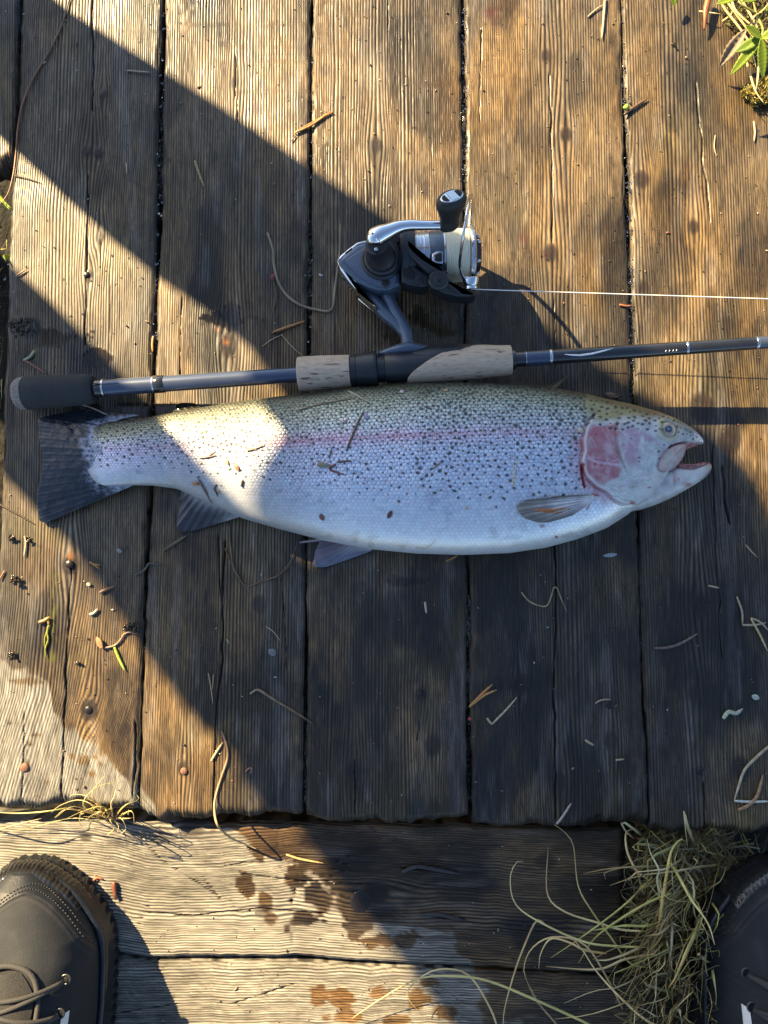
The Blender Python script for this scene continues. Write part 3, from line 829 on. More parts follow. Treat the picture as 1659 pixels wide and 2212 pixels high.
# scales: jittered hexagonal net measured from the lateral line
latY = np.interp(px, [p[0] for p in LATL], [p[1] for p in LATL])
arc = np.cumsum(np.r_[np.zeros((1, NX)), np.linalg.norm(np.diff(Pf, axis=1), axis=2).T], 0).T*2420     # px-like units over the skin
i_l = np.argmin(np.abs(py-latY), 1); arc0 = arc-arc[np.arange(NX), i_l][:, None]
pitch = np.interp(Xs, [178, 300, 600, 900, 1260], [6.4, 7.2, 8.6, 9.6, 9.8])
sa = np.cumsum(np.r_[0, np.diff(Xs)]/pitch)
A_ = np.repeat(sa[:, None], NT, 1)+.10*fbm(px*.03, py*.03, 63, 2); B_ = arc0/(pitch[:, None]*.78)+.12*fbm(px*.03+5, py*.03, 64, 2)
d1 = np.full(A_.shape, 9.); d2 = np.full(A_.shape, 9.); cid = np.zeros(A_.shape); ca_ = np.zeros(A_.shape)
r0 = np.floor(B_)
for dr in (-1, 0, 1, 2):
    r = r0+dr; off = .5*(np.mod(r, 2)); c0 = np.floor(A_-off)
    for dc in (0, 1):
        c = c0+dc
        jx = .17*vnoise(r*7.3+.5, c*5.1+.5, 65); jy = .17*vnoise(r*3.7+.5, c*9.1+.5, 66)
        da = (A_-(c+off+jx)); db = (B_-(r+jy))*.86
        d = np.hypot(da, db)
        n_ = d < d1
        d2 = np.where(n_, d1, np.minimum(d2, d)); ca_ = np.where(n_, da, ca_); cid = np.where(n_, r*131.7+c*17.3, cid); d1 = np.where(n_, d, d1)
edge = 1-sstep(.03, .24, d2-d1)
rnd = vnoise(cid*.37, cid*.91+3, 67); rnd2 = vnoise(cid*.77+9, cid*.13, 68)
head_m = soft_poly(px, py, OPC_POLY+[(1530, 940), (1500, 880), (1360, 850), (1290, 845), (1262, 850), (1258, 880)], 6)
head_m = np.maximum(head_m, soft_poly(px, py, [(1252, 820), (1262, 868), (1272, 908), (1290, 918), (1560, 918), (1560, 820)], 17))
peel = sstep(.97, 1.0, q)
scal = (1-head_m)*sstep(178, 184, px)
sw = scal*np.interp(q, [0, .1, .62, .8, .9, 1], [.55, 1, 1, .62, .42, .25])
bright = (.80+.30*(1-d1*1.4)+.20*rnd)
col = col*(1-sw[..., None])+col*(bright*(1-np.interp(q, [0, .3, .6, .85], [.66, .60, .46, .34])*edge))[..., None]*sw[..., None]
# opalescent variation scale by scale
lav = sstep(.0, .6, fbm(px*.006, py*.012, 69, 3)+.4)*np.exp(-((q-.48)/.22)**2)
tail_l = sstep(520, 250, px)*np.exp(-((q-.5)/.3)**2)
op = np.clip(lav*.22+tail_l*.45, 0, 1)*scal
col = col*(1+op[..., None]*np.array((.05, -.03, .12)))
col = col*(1+(rnd2*.07*sw)[..., None]*np.array((1, -.4, -.8)))
# dark pigment between the scales on the back
dk = np.interp(q, [0, .1, .25, .5], [.9, .8, .5, 0])*edge*scal
col = col*(1-.62*dk[..., None])
# the skin gives way to the tail fin in a ragged, mottled margin
tr_ = sstep(232, 178, px+9*fbm(px*.05, py*.06, 93, 4))
col = col*(1-.72*tr_[..., None])*(1+.3*tr_*fbm(px*.12, py*.12, 94, 3))[..., None]+np.array((.12, .12, .155))*.4*tr_[..., None]
# scuffs and slime: patches where scales are rubbed or filmed over
scf = sstep(.22, .6, fbm(px*.016, py*.03, 98, 4))*scal
col = col*(1+scf[..., None]*np.array((.10, .11, .12)))
scd = sstep(.30, .6, fbm(px*.03+7, py*.05, 99, 4))*scal
col = col*(1-.20*scd[..., None])
# pink band along the lateral line
dl = (py-latY)
pink = np.exp(-(dl/17)**2)*np.interp(px, [200, 420, 560, 900, 1100, 1262], [.15, .45, .95, .85, .62, .35])*scal
pink *= .75+.5*fbm(px*.02, py*.05, 70, 3)
col = col*(1-pink[..., None])+col*np.array((1.16, .70, .80))*pink[..., None]
pl = np.exp(-((dl+1)/2.6)**2)*scal*np.interp(px, [200, 420, 520, 900, 1120, 1262], [.10, .25, .60, .52, .35, .1])*(.35+.65*(1-edge))*(.65+.5*fbm(px*.09, py*.2, 79, 2))
col = col*(1-pl[..., None])+np.array((.46, .13, .17))*pl[..., None]
# spots drawn into a map, then read back at each point of the skin
cv = Canvas(150, 800, 1560, 1240, 2.0, 1)
for x, y, r in SPOTS: cv.blob(x, y, r*rs.uniform(.85, 1.4), r*rs.uniform(.7, 1.05), 1, .97, .28, rs.uniform(-.8, .8), .35)
HEADSP = []
for i in range(900):
    x = rs.uniform(1262, 1505); u_ = rs.beta(1, 1.3); y = f_top(x)+4+u_*(np.interp(x, [1262, 1330, 1400, 1440, 1500], [60, 58, 45, 28, 16]))
    if all((x-a)**2+(y-b)**2 > (9.5 if x < 1420 else 8)**2 for a, b, _ in HEADSP): HEADSP.append((x, y, rs.uniform(1.8, 3.9)*(1 if x < 1400 else .8)))
HEADSP += [(1331, 917, 4), (1353, 916, 4), (1366, 911, 3.4), (1378, 989, 2.2), (1377, 998, 2), (1420, 976, 3), (1432, 962, 2.2), (1421, 991, 2), (1343, 962, 1.6), (1360, 949, 1.6), (1448, 962, 2), (1287, 940, 1.6)]
for x, y, r in HEADSP: cv.blob(x, y, r*rs.uniform(1, 1.35), r*.82, 1, .92, .4, rs.uniform(-.5, .3), .3)
sp = cv.sample(px, py)[..., 0]
# ---- head colours
hc_ = Canvas(1240, 830, 1560, 1150, 2.5, 3)
X, Y = hc_.X, hc_.Y
tq = (Y-f_top(X))/np.maximum(f_bot(X)-f_top(X), 1)
olive = np.array((.24, .215, .095)); silver = np.array((.43, .445, .455)); pale = np.array((.60, .605, .60))
yy_ = np.interp(X, [1240, 1330, 1400, 1440, 1480, 1520], [910, 912, 905, 905, 930, 950])
m = sstep(-16, 14, Y-yy_+9*fbm(X*.04, Y*.04, 71, 3))
hc_.a[:] = lerp(olive, silver, m)*(1+.34*fbm(X*.06, Y*.06, 72, 4)+.22*fbm(X*.2, Y*.2, 172, 3))[..., None]
dkb = 1-sstep(2, 16, Y-f_top(X)); hc_.a[:] = hc_.a*(1-.55*dkb[..., None])
m2 = sstep(1015, 1075, Y+.15*(X-1330)); hc_.a[:] = hc_.a*(1-m2[..., None])+pale*(1+.14*fbm(X*.08, Y*.08, 73, 3))[..., None]*m2[..., None]
PINK = np.array((.34, .10, .125)); PINK2 = np.array((.35, .16, .25))
full = np.s_[0:hc_.h, 0:hc_.w]
nz = np.clip(.92+.75*fbm(X*.045, Y*.06, 74, 4), 0, 1)
hc_.poly([(1274, 922), (1332, 919), (1330, 950), (1334, 985), (1337, 1012), (1332, 1032), (1306, 1044), (1288, 1045), (1272, 1028), (1262, 1000), (1266, 975), (1264, 950)], PINK, .95*nz, 5, 5)
hc_.poly([(1338, 925), (1372, 926), (1384, 945), (1378, 975), (1372, 1000), (1360, 1008), (1348, 995), (1341, 970), (1336, 945)], PINK2, .72*nz*nz, 7, 9)
hc_.poly([(1386, 938), (1408, 942), (1418, 952), (1404, 956), (1388, 950)], PINK2, .6, 5, 6)
# pale streaks over the pink
for i in range(26):
    x, y = rs.uniform(1268, 1372), rs.uniform(925, 1040); L_ = rs.uniform(8, 26); a = rs.normal(.15, .5)
    hc_.line([(x, y), (x+L_*.5*math.cos(a), y+L_*.5*math.sin(a)+rs.normal(0, 1.5)), (x+L_*math.cos(a), y+L_*math.sin(a))], rs.uniform(.8, 2.4), (.52, .45, .52), rs.uniform(.15, .5), 1.6)
hc_.line([(1268, 990), (1290, 1000), (1318, 1003), (1338, 1006)], 3.2, (.52, .47, .58), .6, 3)
hc_.line([(1262, 978), (1272, 988), (1290, 990)], 1.6, (.55, .45, .5), .5, 2)
# rear rim of the gill cover
hc_.line([(x+3.5, y) for x, y in OPERC], 2, (.50, .42, .44), .45, 2.4)
hc_.line([(x-2, y) for x, y in OPERC], 3.4, (.10, .035, .03), .9, 2)
hc_.line(PREOP[:6], 2.6, (.45, .48, .46), .35, 2.6); hc_.line([(x-3, y) for x, y in PREOP[:5]], 2.0, (.16, .13, .13), .75, 2)
hc_.line([(1376, 902), (1377, 917), (1381, 928)], 2.4, (.42, .43, .34), .6, 2)
# cheek creases and the pleated skin under the gill cover
for i in range(34):
    t = rs.uniform(0, 1); x = 1300+t*118; y = 1046+t*18+rs.uniform(-8, 30)
    hc_.line([(x, y), (x+rs.uniform(10, 20), y+rs.uniform(0, 6)), (x+rs.uniform(22, 34), y+rs.uniform(0, 9))], rs.uniform(.8, 1.8), (.26, .26, .24) if i % 2 else (.72, .72, .70), rs.uniform(.25, .6), 1.2)
for i in range(60):
    x, y = rs.uniform(1345, 1425), rs.uniform(925, 1050); a = rs.uniform(0, 3.1); L_ = rs.uniform(4, 14)
    hc_.line([(x, y), (x+L_*math.cos(a), y+L_*math.sin(a))], rs.uniform(.7, 1.6), (.70, .71, .74), rs.uniform(.1, .35), 1.4)
hc_.line([(1389, 1006), (1392, 1016), (1389, 1026), (1380, 1032), (1366, 1034)], 1.5, (.62, .64, .64), .6, 1.5)
for i in range(150):
    x, y = rs.uniform(1340, 1480), rs.uniform(918, 1060); hc_.blob(x, y, rs.uniform(3, 10), rs.uniform(2, 6), (.27, .27, .26) if i % 3 else (.62, .63, .66), rs.uniform(.08, .30), .6, rs.uniform(0, 3), .8)
for i in range(40):
    x, y = rs.uniform(1268, 1335), rs.uniform(922, 1042); hc_.blob(x, y, rs.uniform(3, 11), rs.uniform(2, 6), (.25, .06, .08) if i % 2 else (.46, .30, .36), rs.uniform(.15, .45), .6, rs.uniform(0, 3), .8)
# eye surround
hc_.blob(1441, 929, 26, 25, (.40, .38, .22), .75, .35)
hc_.blob(1443, 929, 20, 20, (.22, .20, .16), .6, .3)
hc_.blob(1426, 916, 7, 6, (.42, .36, .08), .8, .5); hc_.blob(1458, 926, 5, 11, (.33, .22, .12), .7, .5, .4)
hc_.line([(1424, 918), (1420, 932), (1426, 944), (1440, 952)], 2.2, (.45, .44, .36), .7, 2)
# mouth edges and blood
hc_.blob(1512, 947, 14, 9, (.10, .085, .05), .85, .6, .5)
hc_.poly([(1478, 958), (1500, 954), (1520, 950), (1522, 962), (1500, 970), (1484, 978), (1474, 972)], (.36, .12, .12), .85, 4, 3)
hc_.line([(1446, 968), (1462, 961), (1480, 957)], 5, (.20, .05, .06), .9, 2.4)
hc_.line([(1455, 1013), (1459, 1026), (1456, 1040), (1454, 1051)], 4, (.28, .07, .05), .85, 1.6)
for x, y, rx, ry, a in ((1483, 1047, 9, 4, -.2), (1284, 1003, 3, 3, 0), (1296, 1006, 4, 3, 0), (1363, 1085, 6, 4, 0), (1320, 1096, 4, 9, .1), (1399, 1051, 4, 2, 0), (1467, 1038, 3, 4, 0)):
    hc_.blob(x, y, rx, ry, (.33, .045, .03), .85, .5, a, .6)
hc_.line([(1347, 1100), (1366, 1100), (1390, 1094), (1400, 1088)], 6, (.42, .13, .12), .75, 4)
for x, y, rx, ry in ((1432, 1064, 8, 6), (1445, 1060, 10, 5), (1452, 1056, 7, 4), (1428, 1071, 4, 4)): hc_.blob(x, y, rx, ry, (.075, .055, .03), .85, .4, -.3, .7)
for i in range(22):
    x, y = rs.uniform(1275, 1500), rs.uniform(1010, 1100); hc_.blob(x, y, rs.uniform(1, 3.5), rs.uniform(1, 2), (.34, .22, .13), rs.uniform(.2, .6), .5, rs.uniform(0, 3), .5)
hd = hc_.sample(px, py)
col = lerp(col, (0, 0, 0), head_m)+hd*head_m[..., None]
# red gill slit behind the cover and flushed skin round it
gd = poly_dist(px, py, OPERC[2:10]); behind = sstep(3, -1, px-np.interp(py, [p[1] for p in OPERC], [p[0] for p in OPERC]))
fl = np.exp(-(gd/27)**2)*behind*sstep(905, 950, py)*.88*(.75+.5*fbm(px*.07, py*.07, 186, 3))
col = col*(1-fl[..., None])+np.array((.50, .20, .215))*fl[..., None]
gs_ = (1-sstep(1, 6, poly_dist(px, py, [(1259, 1004), (1258, 1022), (1262, 1045), (1264, 1052)])))
col = col*(1-gs_[..., None])+np.array((.22, .028, .028))*gs_[..., None]
col = col*(1-.95*sp[..., None])+np.array((.010, .011, .010))*.95*sp[..., None]
# small blood drops and stains on the belly
cb = Canvas(600, 1000, 1400, 1220, 1.5, 4)
cb.line([(1268, 1100), (1275, 1085), (1279, 1074)], 3, (.45, .12, .10, 1), .8, 2); cb.line([(1280, 1068), (1292, 1070)], 4, (.4, .07, .06, 1), .85, 2)
cb.blob(1171, 1136, 6, 4, (.30, .12, .10, 1), .7, .4); cb.blob(1202, 1160, 4, 3, (.32, .05, .05, 1), .85, .3); cb.blob(1072, 1095, 3, 3.4, (.34, .06, .05, 1), .85, .3)
cb.line([(900, 1183), (920, 1185), (930, 1178), (940, 1168)], 3, (.46, .42, .26, 1), .55, 2)
q4 = cb.sample(px, py); col = col*(1-q4[..., 3:])+q4[..., :3]
# duller tail half, darkened further in colour to offset the sun falling there
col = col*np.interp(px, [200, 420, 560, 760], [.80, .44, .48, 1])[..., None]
# ---- relief
Nn = np.cross(np.gradient(Pf, axis=1), np.gradient(Pf, axis=0)); Nn /= np.linalg.norm(Nn, axis=2)[..., None]+1e-12
Nn *= np.sign(Nn[..., 2:3]+1e-9)
hgt = sw*np.interp(q, [0, .55, .8], [1, 1, .55])*(.00024*(1-edge)+.00017*(.5-ca_)*(1-edge)-.00012)
hgt += .0022*soft_poly(px, py, OPC_POLY, 2.2)*sstep(1500, 1380, px)*np.interp(py, [890, 915, 1085, 1105], [0, 1, 1, 0])
hgt -= .0016*(1-sstep(0, 4.5, poly_dist(px, py, [(x-3, y) for x, y in OPERC])))
hgt += .0009*(1-sstep(0, 6, poly_dist(px, py, PREOP)))-.0008*(1-sstep(0, 4, poly_dist(px, py, [(x-5, y) for x, y in PREOP[:6]])))
hgt += .00025*fbm(px*.11, py*.11, 77, 3)*head_m*sstep(900, 930, py)
hgt += .0005*np.sin(poly_dist(px, py, OPERC[5:12])*1.1)*soft_poly(px, py, [(1290, 1046), (1380, 1030), (1440, 1060), (1395, 1084), (1340, 1086)], 8)
de_ = np.hypot(px-1442, py-929); hgt += .0012*np.exp(-((de_-22)/5)**2)-.0016*(1-sstep(8, 19, de_))
hgt -= .0022*(1-sstep(1, 5.5, poly_dist(px, py, [(1446, 968), (1462, 961), (1482, 957)])))
hgt -= .0014*gs_
hgt -= .0006*(1-sstep(0, 2.2, poly_dist(px, py, [(220, 912), (211, 935), (214, 960)])))
edge_f = np.clip(np.minimum(q, 1-q)/.02, 0, 1)
Pt = Pf+Nn*(hgt*edge_f)[..., None]
# under side, resting flat on the planks
tb = np.linspace(0, np.pi, NB+2)[1:-1]
Qb = np.repeat(((1+np.cos(tb))/2)[None], NX, 0); Xb = np.repeat(Xs[:, None], NB, 1)
Pb = fish_pt(Xb, Qb); Pb[..., 2] = np.maximum(2*f_zc(Xb)-Pb[..., 2], .0004)
Pall = np.concatenate([Pt, Pb], 1)
belly = np.array((.7, .7, .67)); back = np.array((.05, .05, .03))
Cb = lerp(belly, back, sstep(.7, .95, 1-Qb))
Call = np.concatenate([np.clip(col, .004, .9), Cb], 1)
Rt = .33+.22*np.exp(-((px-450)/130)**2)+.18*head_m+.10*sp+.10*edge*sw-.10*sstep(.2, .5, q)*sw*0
Mt = (.80-.55*np.exp(-((px-450)/130)**2))*scal*np.interp(q, [0, .1, .2, .75, .9, 1], [.1, .35, .85, 1, .75, .5])*(1-sp)*(1-.4*edge)  # metal lowered around the sunlit patch to hold back its glare
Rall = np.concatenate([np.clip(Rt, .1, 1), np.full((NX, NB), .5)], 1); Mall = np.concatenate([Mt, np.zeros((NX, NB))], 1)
M_FISH = vmat('trout_skin', spec=.55, met='attr', bump=.10, bscale=900, coat=.25)
trout = empty('rainbow_trout')
tag(trout, 'whole silver rainbow trout with dark spots and pink gill cover lying on the planks', 'fish')
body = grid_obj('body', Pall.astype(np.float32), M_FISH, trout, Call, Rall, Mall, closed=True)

# ---- lower jaw, mouth lining, jaw plate, eye
M_FLESH = pmat('mouth_flesh', (.20, .035, .04), .22, 0, .4, 320, .4, c2=(.42, .16, .16))
def jaw_loft(name, up, lo, zc, hb, mat, colf=None, n=60, k=28):
    U = smooth_pts(up, n); L_ = smooth_pts(lo, n)
    zc = np.interp(np.linspace(0, 1, n), *zip(*zc)); hb = np.interp(np.linspace(0, 1, n), *zip(*hb))
    P = np.zeros((n, k, 3))
    for i in range(n):
        T = unproj(U[i, 0], U[i, 1], zc[i]); B = unproj(L_[i, 0], L_[i, 1], zc[i])
        for j in range(k):
            a = 2*math.pi*j/k
            P[i, j] = (T+B)/2+(T-B)/2*math.cos(a); P[i, j, 2] = max(zc[i]+hb[i]*math.sin(a), .0006)
    x, y = proj(P[..., 0], P[..., 1], P[..., 2])
    if colf is None: return grid_obj(name, P, mat, trout, closed=True)
    c, r = colf(x, y, P)
    return grid_obj(name, P, mat, trout, c, r, np.zeros(x.shape), closed=True)
def jawcol(x, y, P):
    c = np.broadcast_to(np.array((.50, .485, .47)), P.shape)*(1+.38*fbm(x*.06, y*.09, 81, 4))[..., None]
    up = 1-sstep(2, 9, y-np.interp(x, [1400, 1471, 1491, 1525, 1540], [1010, 1000, 1000, 996, 1002]))
    c = c*(1-.8*up[..., None])+np.array((.48, .17, .16))*.8*up[..., None]
    tip = sstep(1505, 1534, x); c = c*(1-.6*tip[..., None])+np.array((.19, .15, .12))*.6*tip[..., None]
    for bx, by, rx, ry in ((1484, 1047, 10, 4), (1457, 1035, 3, 16), (1466, 1036, 3, 5)):
        q_ = np.clip(1.3-np.hypot((x-bx)/rx, (y-by)/ry)-.3*fbm(x*.2, y*.2, 82, 2), 0, 1); c = c*(1-.8*q_[..., None])+np.array((.33, .05, .04))*.8*q_[..., None]
    return np.clip(c, .01, 1), np.full(x.shape, .34)
jaw_loft('lower_jaw', [(1345, 1040), (1400, 1022), (1440, 1010), (1468, 1006), (1491, 1006), (1512, 1003), (1526, 999), (1535, 1003)],
         [(1345, 1108), (1388, 1100), (1425, 1087), (1455, 1073), (1484, 1057), (1510, 1041), (1528, 1026), (1537, 1010)],
         [(0, .018), (.5, .018), (1, .017)], [(0, .012), (.3, .017), (.6, .0150), (.85, .010), (.97, .005), (1, .001)], M_FISH, jawcol)
jaw_loft('mouth_lining', [(1425, 985), (1444, 984), (1458, 986), (1466, 994)], [(1425, 1025), (1444, 1022), (1462, 1014), (1472, 1008)],
         [(0, .018), (1, .018)], [(0, .012), (.7, .009), (1, .002)], M_FLESH)
# inner rim of both jaws with small teeth
ln = MB()
ln.tube([V(x, y, z) for x, y, z in smooth_pts([(1464, 1004, .028), (1486, 1008, .029), (1505, 1006, .027), (1522, 1002, .023), (1530, 1003, .020)], 16)], np.interp(np.linspace(0, 1, 16), [0, .3, 1], [.0020, .0026, .0014]), 8)
ln.build('lower_gum', M_FLESH, trout)
lu = MB(); lu.tube([V(x, y, z) for x, y, z in smooth_pts([(1472, 972, .028), (1488, 965, .025), (1502, 961, .021), (1512, 957, .018)], 14)], np.interp(np.linspace(0, 1, 14), [0, .4, 1], [.0014, .0019, .0008]), 8)
lu.build('upper_gum', M_FLESH, trout)
MAX = [(1482, 960), (1481, 974), (1476, 988), (1468, 1000), (1456, 1013), (1443, 1019), (1429, 1020), (1421, 1012), (1424, 998), (1432, 982), (1447, 968), (1464, 961)]
Mo = smooth_pts(MAX, 48, True); cxy = Mo.mean(0)
hz = fish_hit(Mo[:, 0], Mo[:, 1])[:, 2]; hz = np.maximum(hz, .028)+.0028
ringsP = []
for f_, dz in ((1.0, -.004), (1.0, .0008), (.94, .0019), (.85, .0022), (.6, .0024), (.3, .0026), (.02, .0026)):
    q2 = cxy+(Mo-cxy)*f_; zz = np.interp(np.full(48, f_), [0, 1], [0, 1])*hz+(1-f_)*hz.mean()+dz
    ringsP.append(unproj(q2[:, 0], q2[:, 1], zz))
P = np.array(ringsP); x, y = proj(P[..., 0], P[..., 1], P[..., 2])
c = np.broadcast_to(np.array((.42, .36, .355)), P.shape)*(1+.45*fbm(x*.09, y*.09, 83, 3))[..., None]
ed = np.array([1, .9, .75, .3, 0, 0, 0])[:, None]*np.ones(48)
c = c*(1-.75*ed[..., None])+np.array((.26, .085, .085))*.75*ed[..., None]
for bx, by, r in ((1459, 976, 5), (1456, 971, 3), (1448, 982, 2)):
    q_ = np.clip(1.2-np.hypot(x-bx, y-by)/r, 0, 1); c = c*(1-.8*q_[..., None])+np.array((.50, .08, .05))*.8*q_[..., None]
grid_obj('jaw_plate', P, M_FISH, trout, np.clip(c, .01, 1), np.full(x.shape, .38), np.zeros(x.shape), closed=True)
ec = fish_hit(1442, 928)[0]
eye = MB(); vs = []; cc = []
P = []; C_ = []
for i in range(22):
    t = math.pi/2*i/21; r = math.sin(t)
    ring = []; cr_ = []
    for j in range(40):
        a = 2*math.pi*j/40
        ring.append((ec[0]+.0086*r*math.cos(a), ec[1]+.0080*r*math.sin(a), ec[2]-.0030+.0060*math.cos(t)))
        rr = r
        if rr < .12: k_ = np.array((.20, .23, .26))
        elif rr < .40: k_ = np.array((.045, .06, .075))
        elif rr < .48: k_ = np.array((.30, .32, .32))
        elif rr < .60: k_ = np.array((.42, .25, .10))
        elif rr < .80: k_ = np.array((.36, .33, .24))
        else: k_ = np.array((.12, .11, .09))
        cr_.append(k_*(1+.2*math.sin(a*3+1)))
    P.append(ring); C_.append(cr_)
grid_obj('eye', np.array(P), vmat('fish_eye', spec=.8, rgh=.08, coat=1), trout, np.array(C_), closed=True)

# ---- fins
M_FIN = vmat('fin_membrane', spec=.55, bump=.08, bscale=700, trans=.12)
def fin(name, base, edge, zb, ze, nr, colf, thick=.0008, rays=.0006, nb=None, ni=46, arch=0, jag=0, seed=0):
    nj = nb or nr*8
    Bs = smooth_pts(base, nj); Es = smooth_pts(edge, nj)
    if jag:
        d = Es-Bs; Es = Es+d*(jag*fbm(np.linspace(0, nr*.8, nj), np.zeros(nj), 90+seed, 2))[:, None]
    J = np.linspace(0, 1, nj); I = np.linspace(0, 1, ni)
    G = Bs[None]*(1-I)[:, None, None]+Es[None]*I[:, None, None]
    zb_ = np.interp(J, np.linspace(0, 1, len(zb)), zb); ze_ = np.interp(J, np.linspace(0, 1, len(ze)), ze)
    Z = zb_[None]*(1-I)[:, None]+ze_[None]*I[:, None]+arch*np.sin(np.pi*I)[:, None]
    ph = J*nr+.25*fbm(J*nr*.7, J*0, 91+seed, 2)
    ray = .5+.5*np.cos(2*np.pi*ph)
    # rays branch towards the margin
    ray2 = .5+.5*np.cos(4*np.pi*ph)
    R = ray[None]*(1-I)[:, None]+(.5*ray+.5*ray2)[None]*I[:, None]
    Z = Z+rays*(R-.5)*sstep(.02, .2, I)[:, None]+.0005*fbm(G[..., 0]*.05, G[..., 1]*.05, 92+seed, 3)
    P = unproj(G[..., 0], G[..., 1], Z)
    Pl = P.copy(); Pl[..., 2] -= thick
    c, r = colf(G[..., 0], G[..., 1], np.broadcast_to(I[:, None], Z.shape), np.broadcast_to(J[None], Z.shape), R)
    n, m_ = P.shape[:2]
    top = grid_faces(n, m_); bot = grid_faces(n, m_, off=n*m_)[:, ::-1]
    idx = np.arange(n*m_).reshape(n, m_)
    bd_ = np.concatenate([idx[0, :-1], idx[:-1, -1], idx[-1, :0:-1], idx[:0:-1, 0]]); b2 = np.roll(bd_, -1)
    side = np.stack([bd_, bd_+n*m_, b2+n*m_, b2], -1)
    me = mesh_raw(name, np.concatenate([P.reshape(-1, 3), Pl.reshape(-1, 3)]), np.concatenate([top, bot, side]))
    set_attr(me, np.concatenate([c.reshape(-1, 3)]*2), np.concatenate([r.ravel()]*2))
    return link(name, me, M_FIN, trout)
def tailcol(x, y, I, J, R):
    c = lerp(np.array((.36, .385, .47)), (.014, .021, .032), sstep(.14, .40, I+.16*fbm(x*.10, y*.10, 184, 3)+.10*np.abs(J-.5)))*(1-.28*sstep(.1, .5, vnoise(x*.22, y*.22, 185))*(1-sstep(.2, .4, I)))[..., None]*(.92+.16*R)[..., None]
    c = c*(1+.25*fbm(x*.06, y*.06, 84, 3))[..., None]
    for k in range(26):
        jc = (k+.5)/26
        for i_ in np.arange(.08+.05*(k % 2), .92, .088):
            d = np.hypot((I-i_-.02*math.sin(k*7+i_*31))/.024, (J-jc)/.011)
            m = (1-sstep(.5, 1.2, d))*(.85 if i_ < .7 else .5)
            c = c*(1-m[..., None])+np.array((.008, .009, .009))*m[..., None]
    rb = np.exp(-(((x-165)/22)**2+((y-1112)/10)**2)); c = c*(1-.7*rb[..., None])+np.array((.09, .03, .022))*.7*rb[..., None]
    return c, np.clip(.24+.16*fbm(x*.05, y*.05, 85, 3), .08, 1)
fin('tail_fin', [(300, 897), (262, 905), (238, 918), (224, 942), (219, 970), (224, 1000), (238, 1028), (262, 1044), (295, 1045)],
    [(196, 884), (150, 889), (85, 905), (84, 930), (88, 962), (92, 1000), (82, 1065), (83, 1117), (97, 1131)], [.012, .012, .014, .0170, .0182, .0176, .0150, .012, .010], [.004, .004, .004, .005, .006, .006, .005, .004, .004], 20, tailcol, rays=.00022, nb=240, ni=90, jag=.02, seed=1)
def analcol(x, y, I, J, R):
    c = lerp((.16, .15, .16), (.035, .033, .042), sstep(.02, .45, I))*(.65+.7*R)[..., None]
    wh = sstep(.72, .97, J)*.6*sstep(0, .3, I)+(1-sstep(0, .22, I))*.5
    c = c*(1-wh[..., None])+np.array((.40, .41, .42))*wh[..., None]
    return c*(1+.3*fbm(x*.09, y*.09, 86, 3))[..., None], np.full(x.shape, .28)
fin('anal_fin', [(383, 1050), (410, 1060), (450, 1082), (490, 1100), (519, 1114)], [(384, 1060), (388, 1088), (383, 1118), (387, 1147), (424, 1144), (470, 1131), (516, 1117)], [.012, .013, .014, .014, .013], [.004, .004, .004, .003, .003, .006, .011], 11, analcol, rays=.0010, jag=.03, seed=2)
def pelvcol(x, y, I, J, R):
    c = lerp((.42, .40, .42), (.13, .14, .20), sstep(.1, .6, I))*(.85+.3*R)[..., None]
    pk = np.exp(-((J-.12)/.16)**2)*.45*sstep(.1, .4, I); c = c*(1-pk[..., None])+np.array((.20, .12, .13))*pk[..., None]
    return c*(1+.2*fbm(x*.06, y*.06, 87, 3))[..., None], np.full(x.shape, .32)
fin('pelvic_fin', [(762, 1160), (780, 1170), (792, 1178), (803, 1187)], [(690, 1170), (681, 1192), (677, 1216), (680, 1224), (705, 1224), (745, 1211), (803, 1190)], [.010, .010, .010, .010], [.003, .003, .003, .003, .003, .005, .008], 9, pelvcol, rays=.0006, seed=3)
def pelv2(x, y, I, J, R):
    c = lerp((.45, .42, .42), (.30, .27, .28), I)*np.ones(x.shape)[..., None]
    wh = sstep(.55, .9, J); c = c*(1-wh[..., None])+np.array((.66, .66, .66))*wh[..., None]
    pk = np.exp(-((J-.3)/.2)**2)*.5; c = c*(1-pk[..., None])+np.array((.24, .15, .15))*pk[..., None]
    return c, np.full(x.shape, .35)
fin('pelvic_fin', [(770, 1152), (790, 1153), (797, 1160)], [(652, 1169), (648, 1171), (652, 1173), (720, 1167), (796, 1163)], [.022, .022, .020], [.013, .012, .012, .016, .018], 4, pelv2, rays=.0006, nb=40, arch=.004, seed=4)
def pectcol(x, y, I, J, R):
    c = lerp((.66, .64, .65), (.20, .185, .165), sstep(.15, .95, I))*(.66+.62*R)[..., None]
    up = (1-sstep(.05, .3, J)); c = c*(1-.5*up[..., None])+np.array((.20, .19, .11))*.5*up[..., None]
    return c*(1+.25*fbm(x*.08, y*.08, 88, 3))[..., None], np.full(x.shape, .33)
ph = lambda x, y, d=.001: float(fish_hit(x, y)[0, 2])+d
pb = [(1279, 1067), (1284, 1072), (1281, 1080), (1272, 1090)]; pe = [(1196, 1073), (1140, 1081), (1118, 1092), (1120, 1104), (1137, 1121), (1178, 1129), (1236, 1114)]
fin('pectoral_fin', pb, pe, [ph(*p) for p in pb], [ph(*p, .0032) for p in pe], 12, pectcol, rays=.0011, arch=.003, nb=110, ni=60, jag=.03, seed=5)
def dorscol(x, y, I, J, R): return lerp((.06, .055, .035), (.022, .02, .016), I)*(.8+.4*R)[..., None], np.full(x.shape, .35)
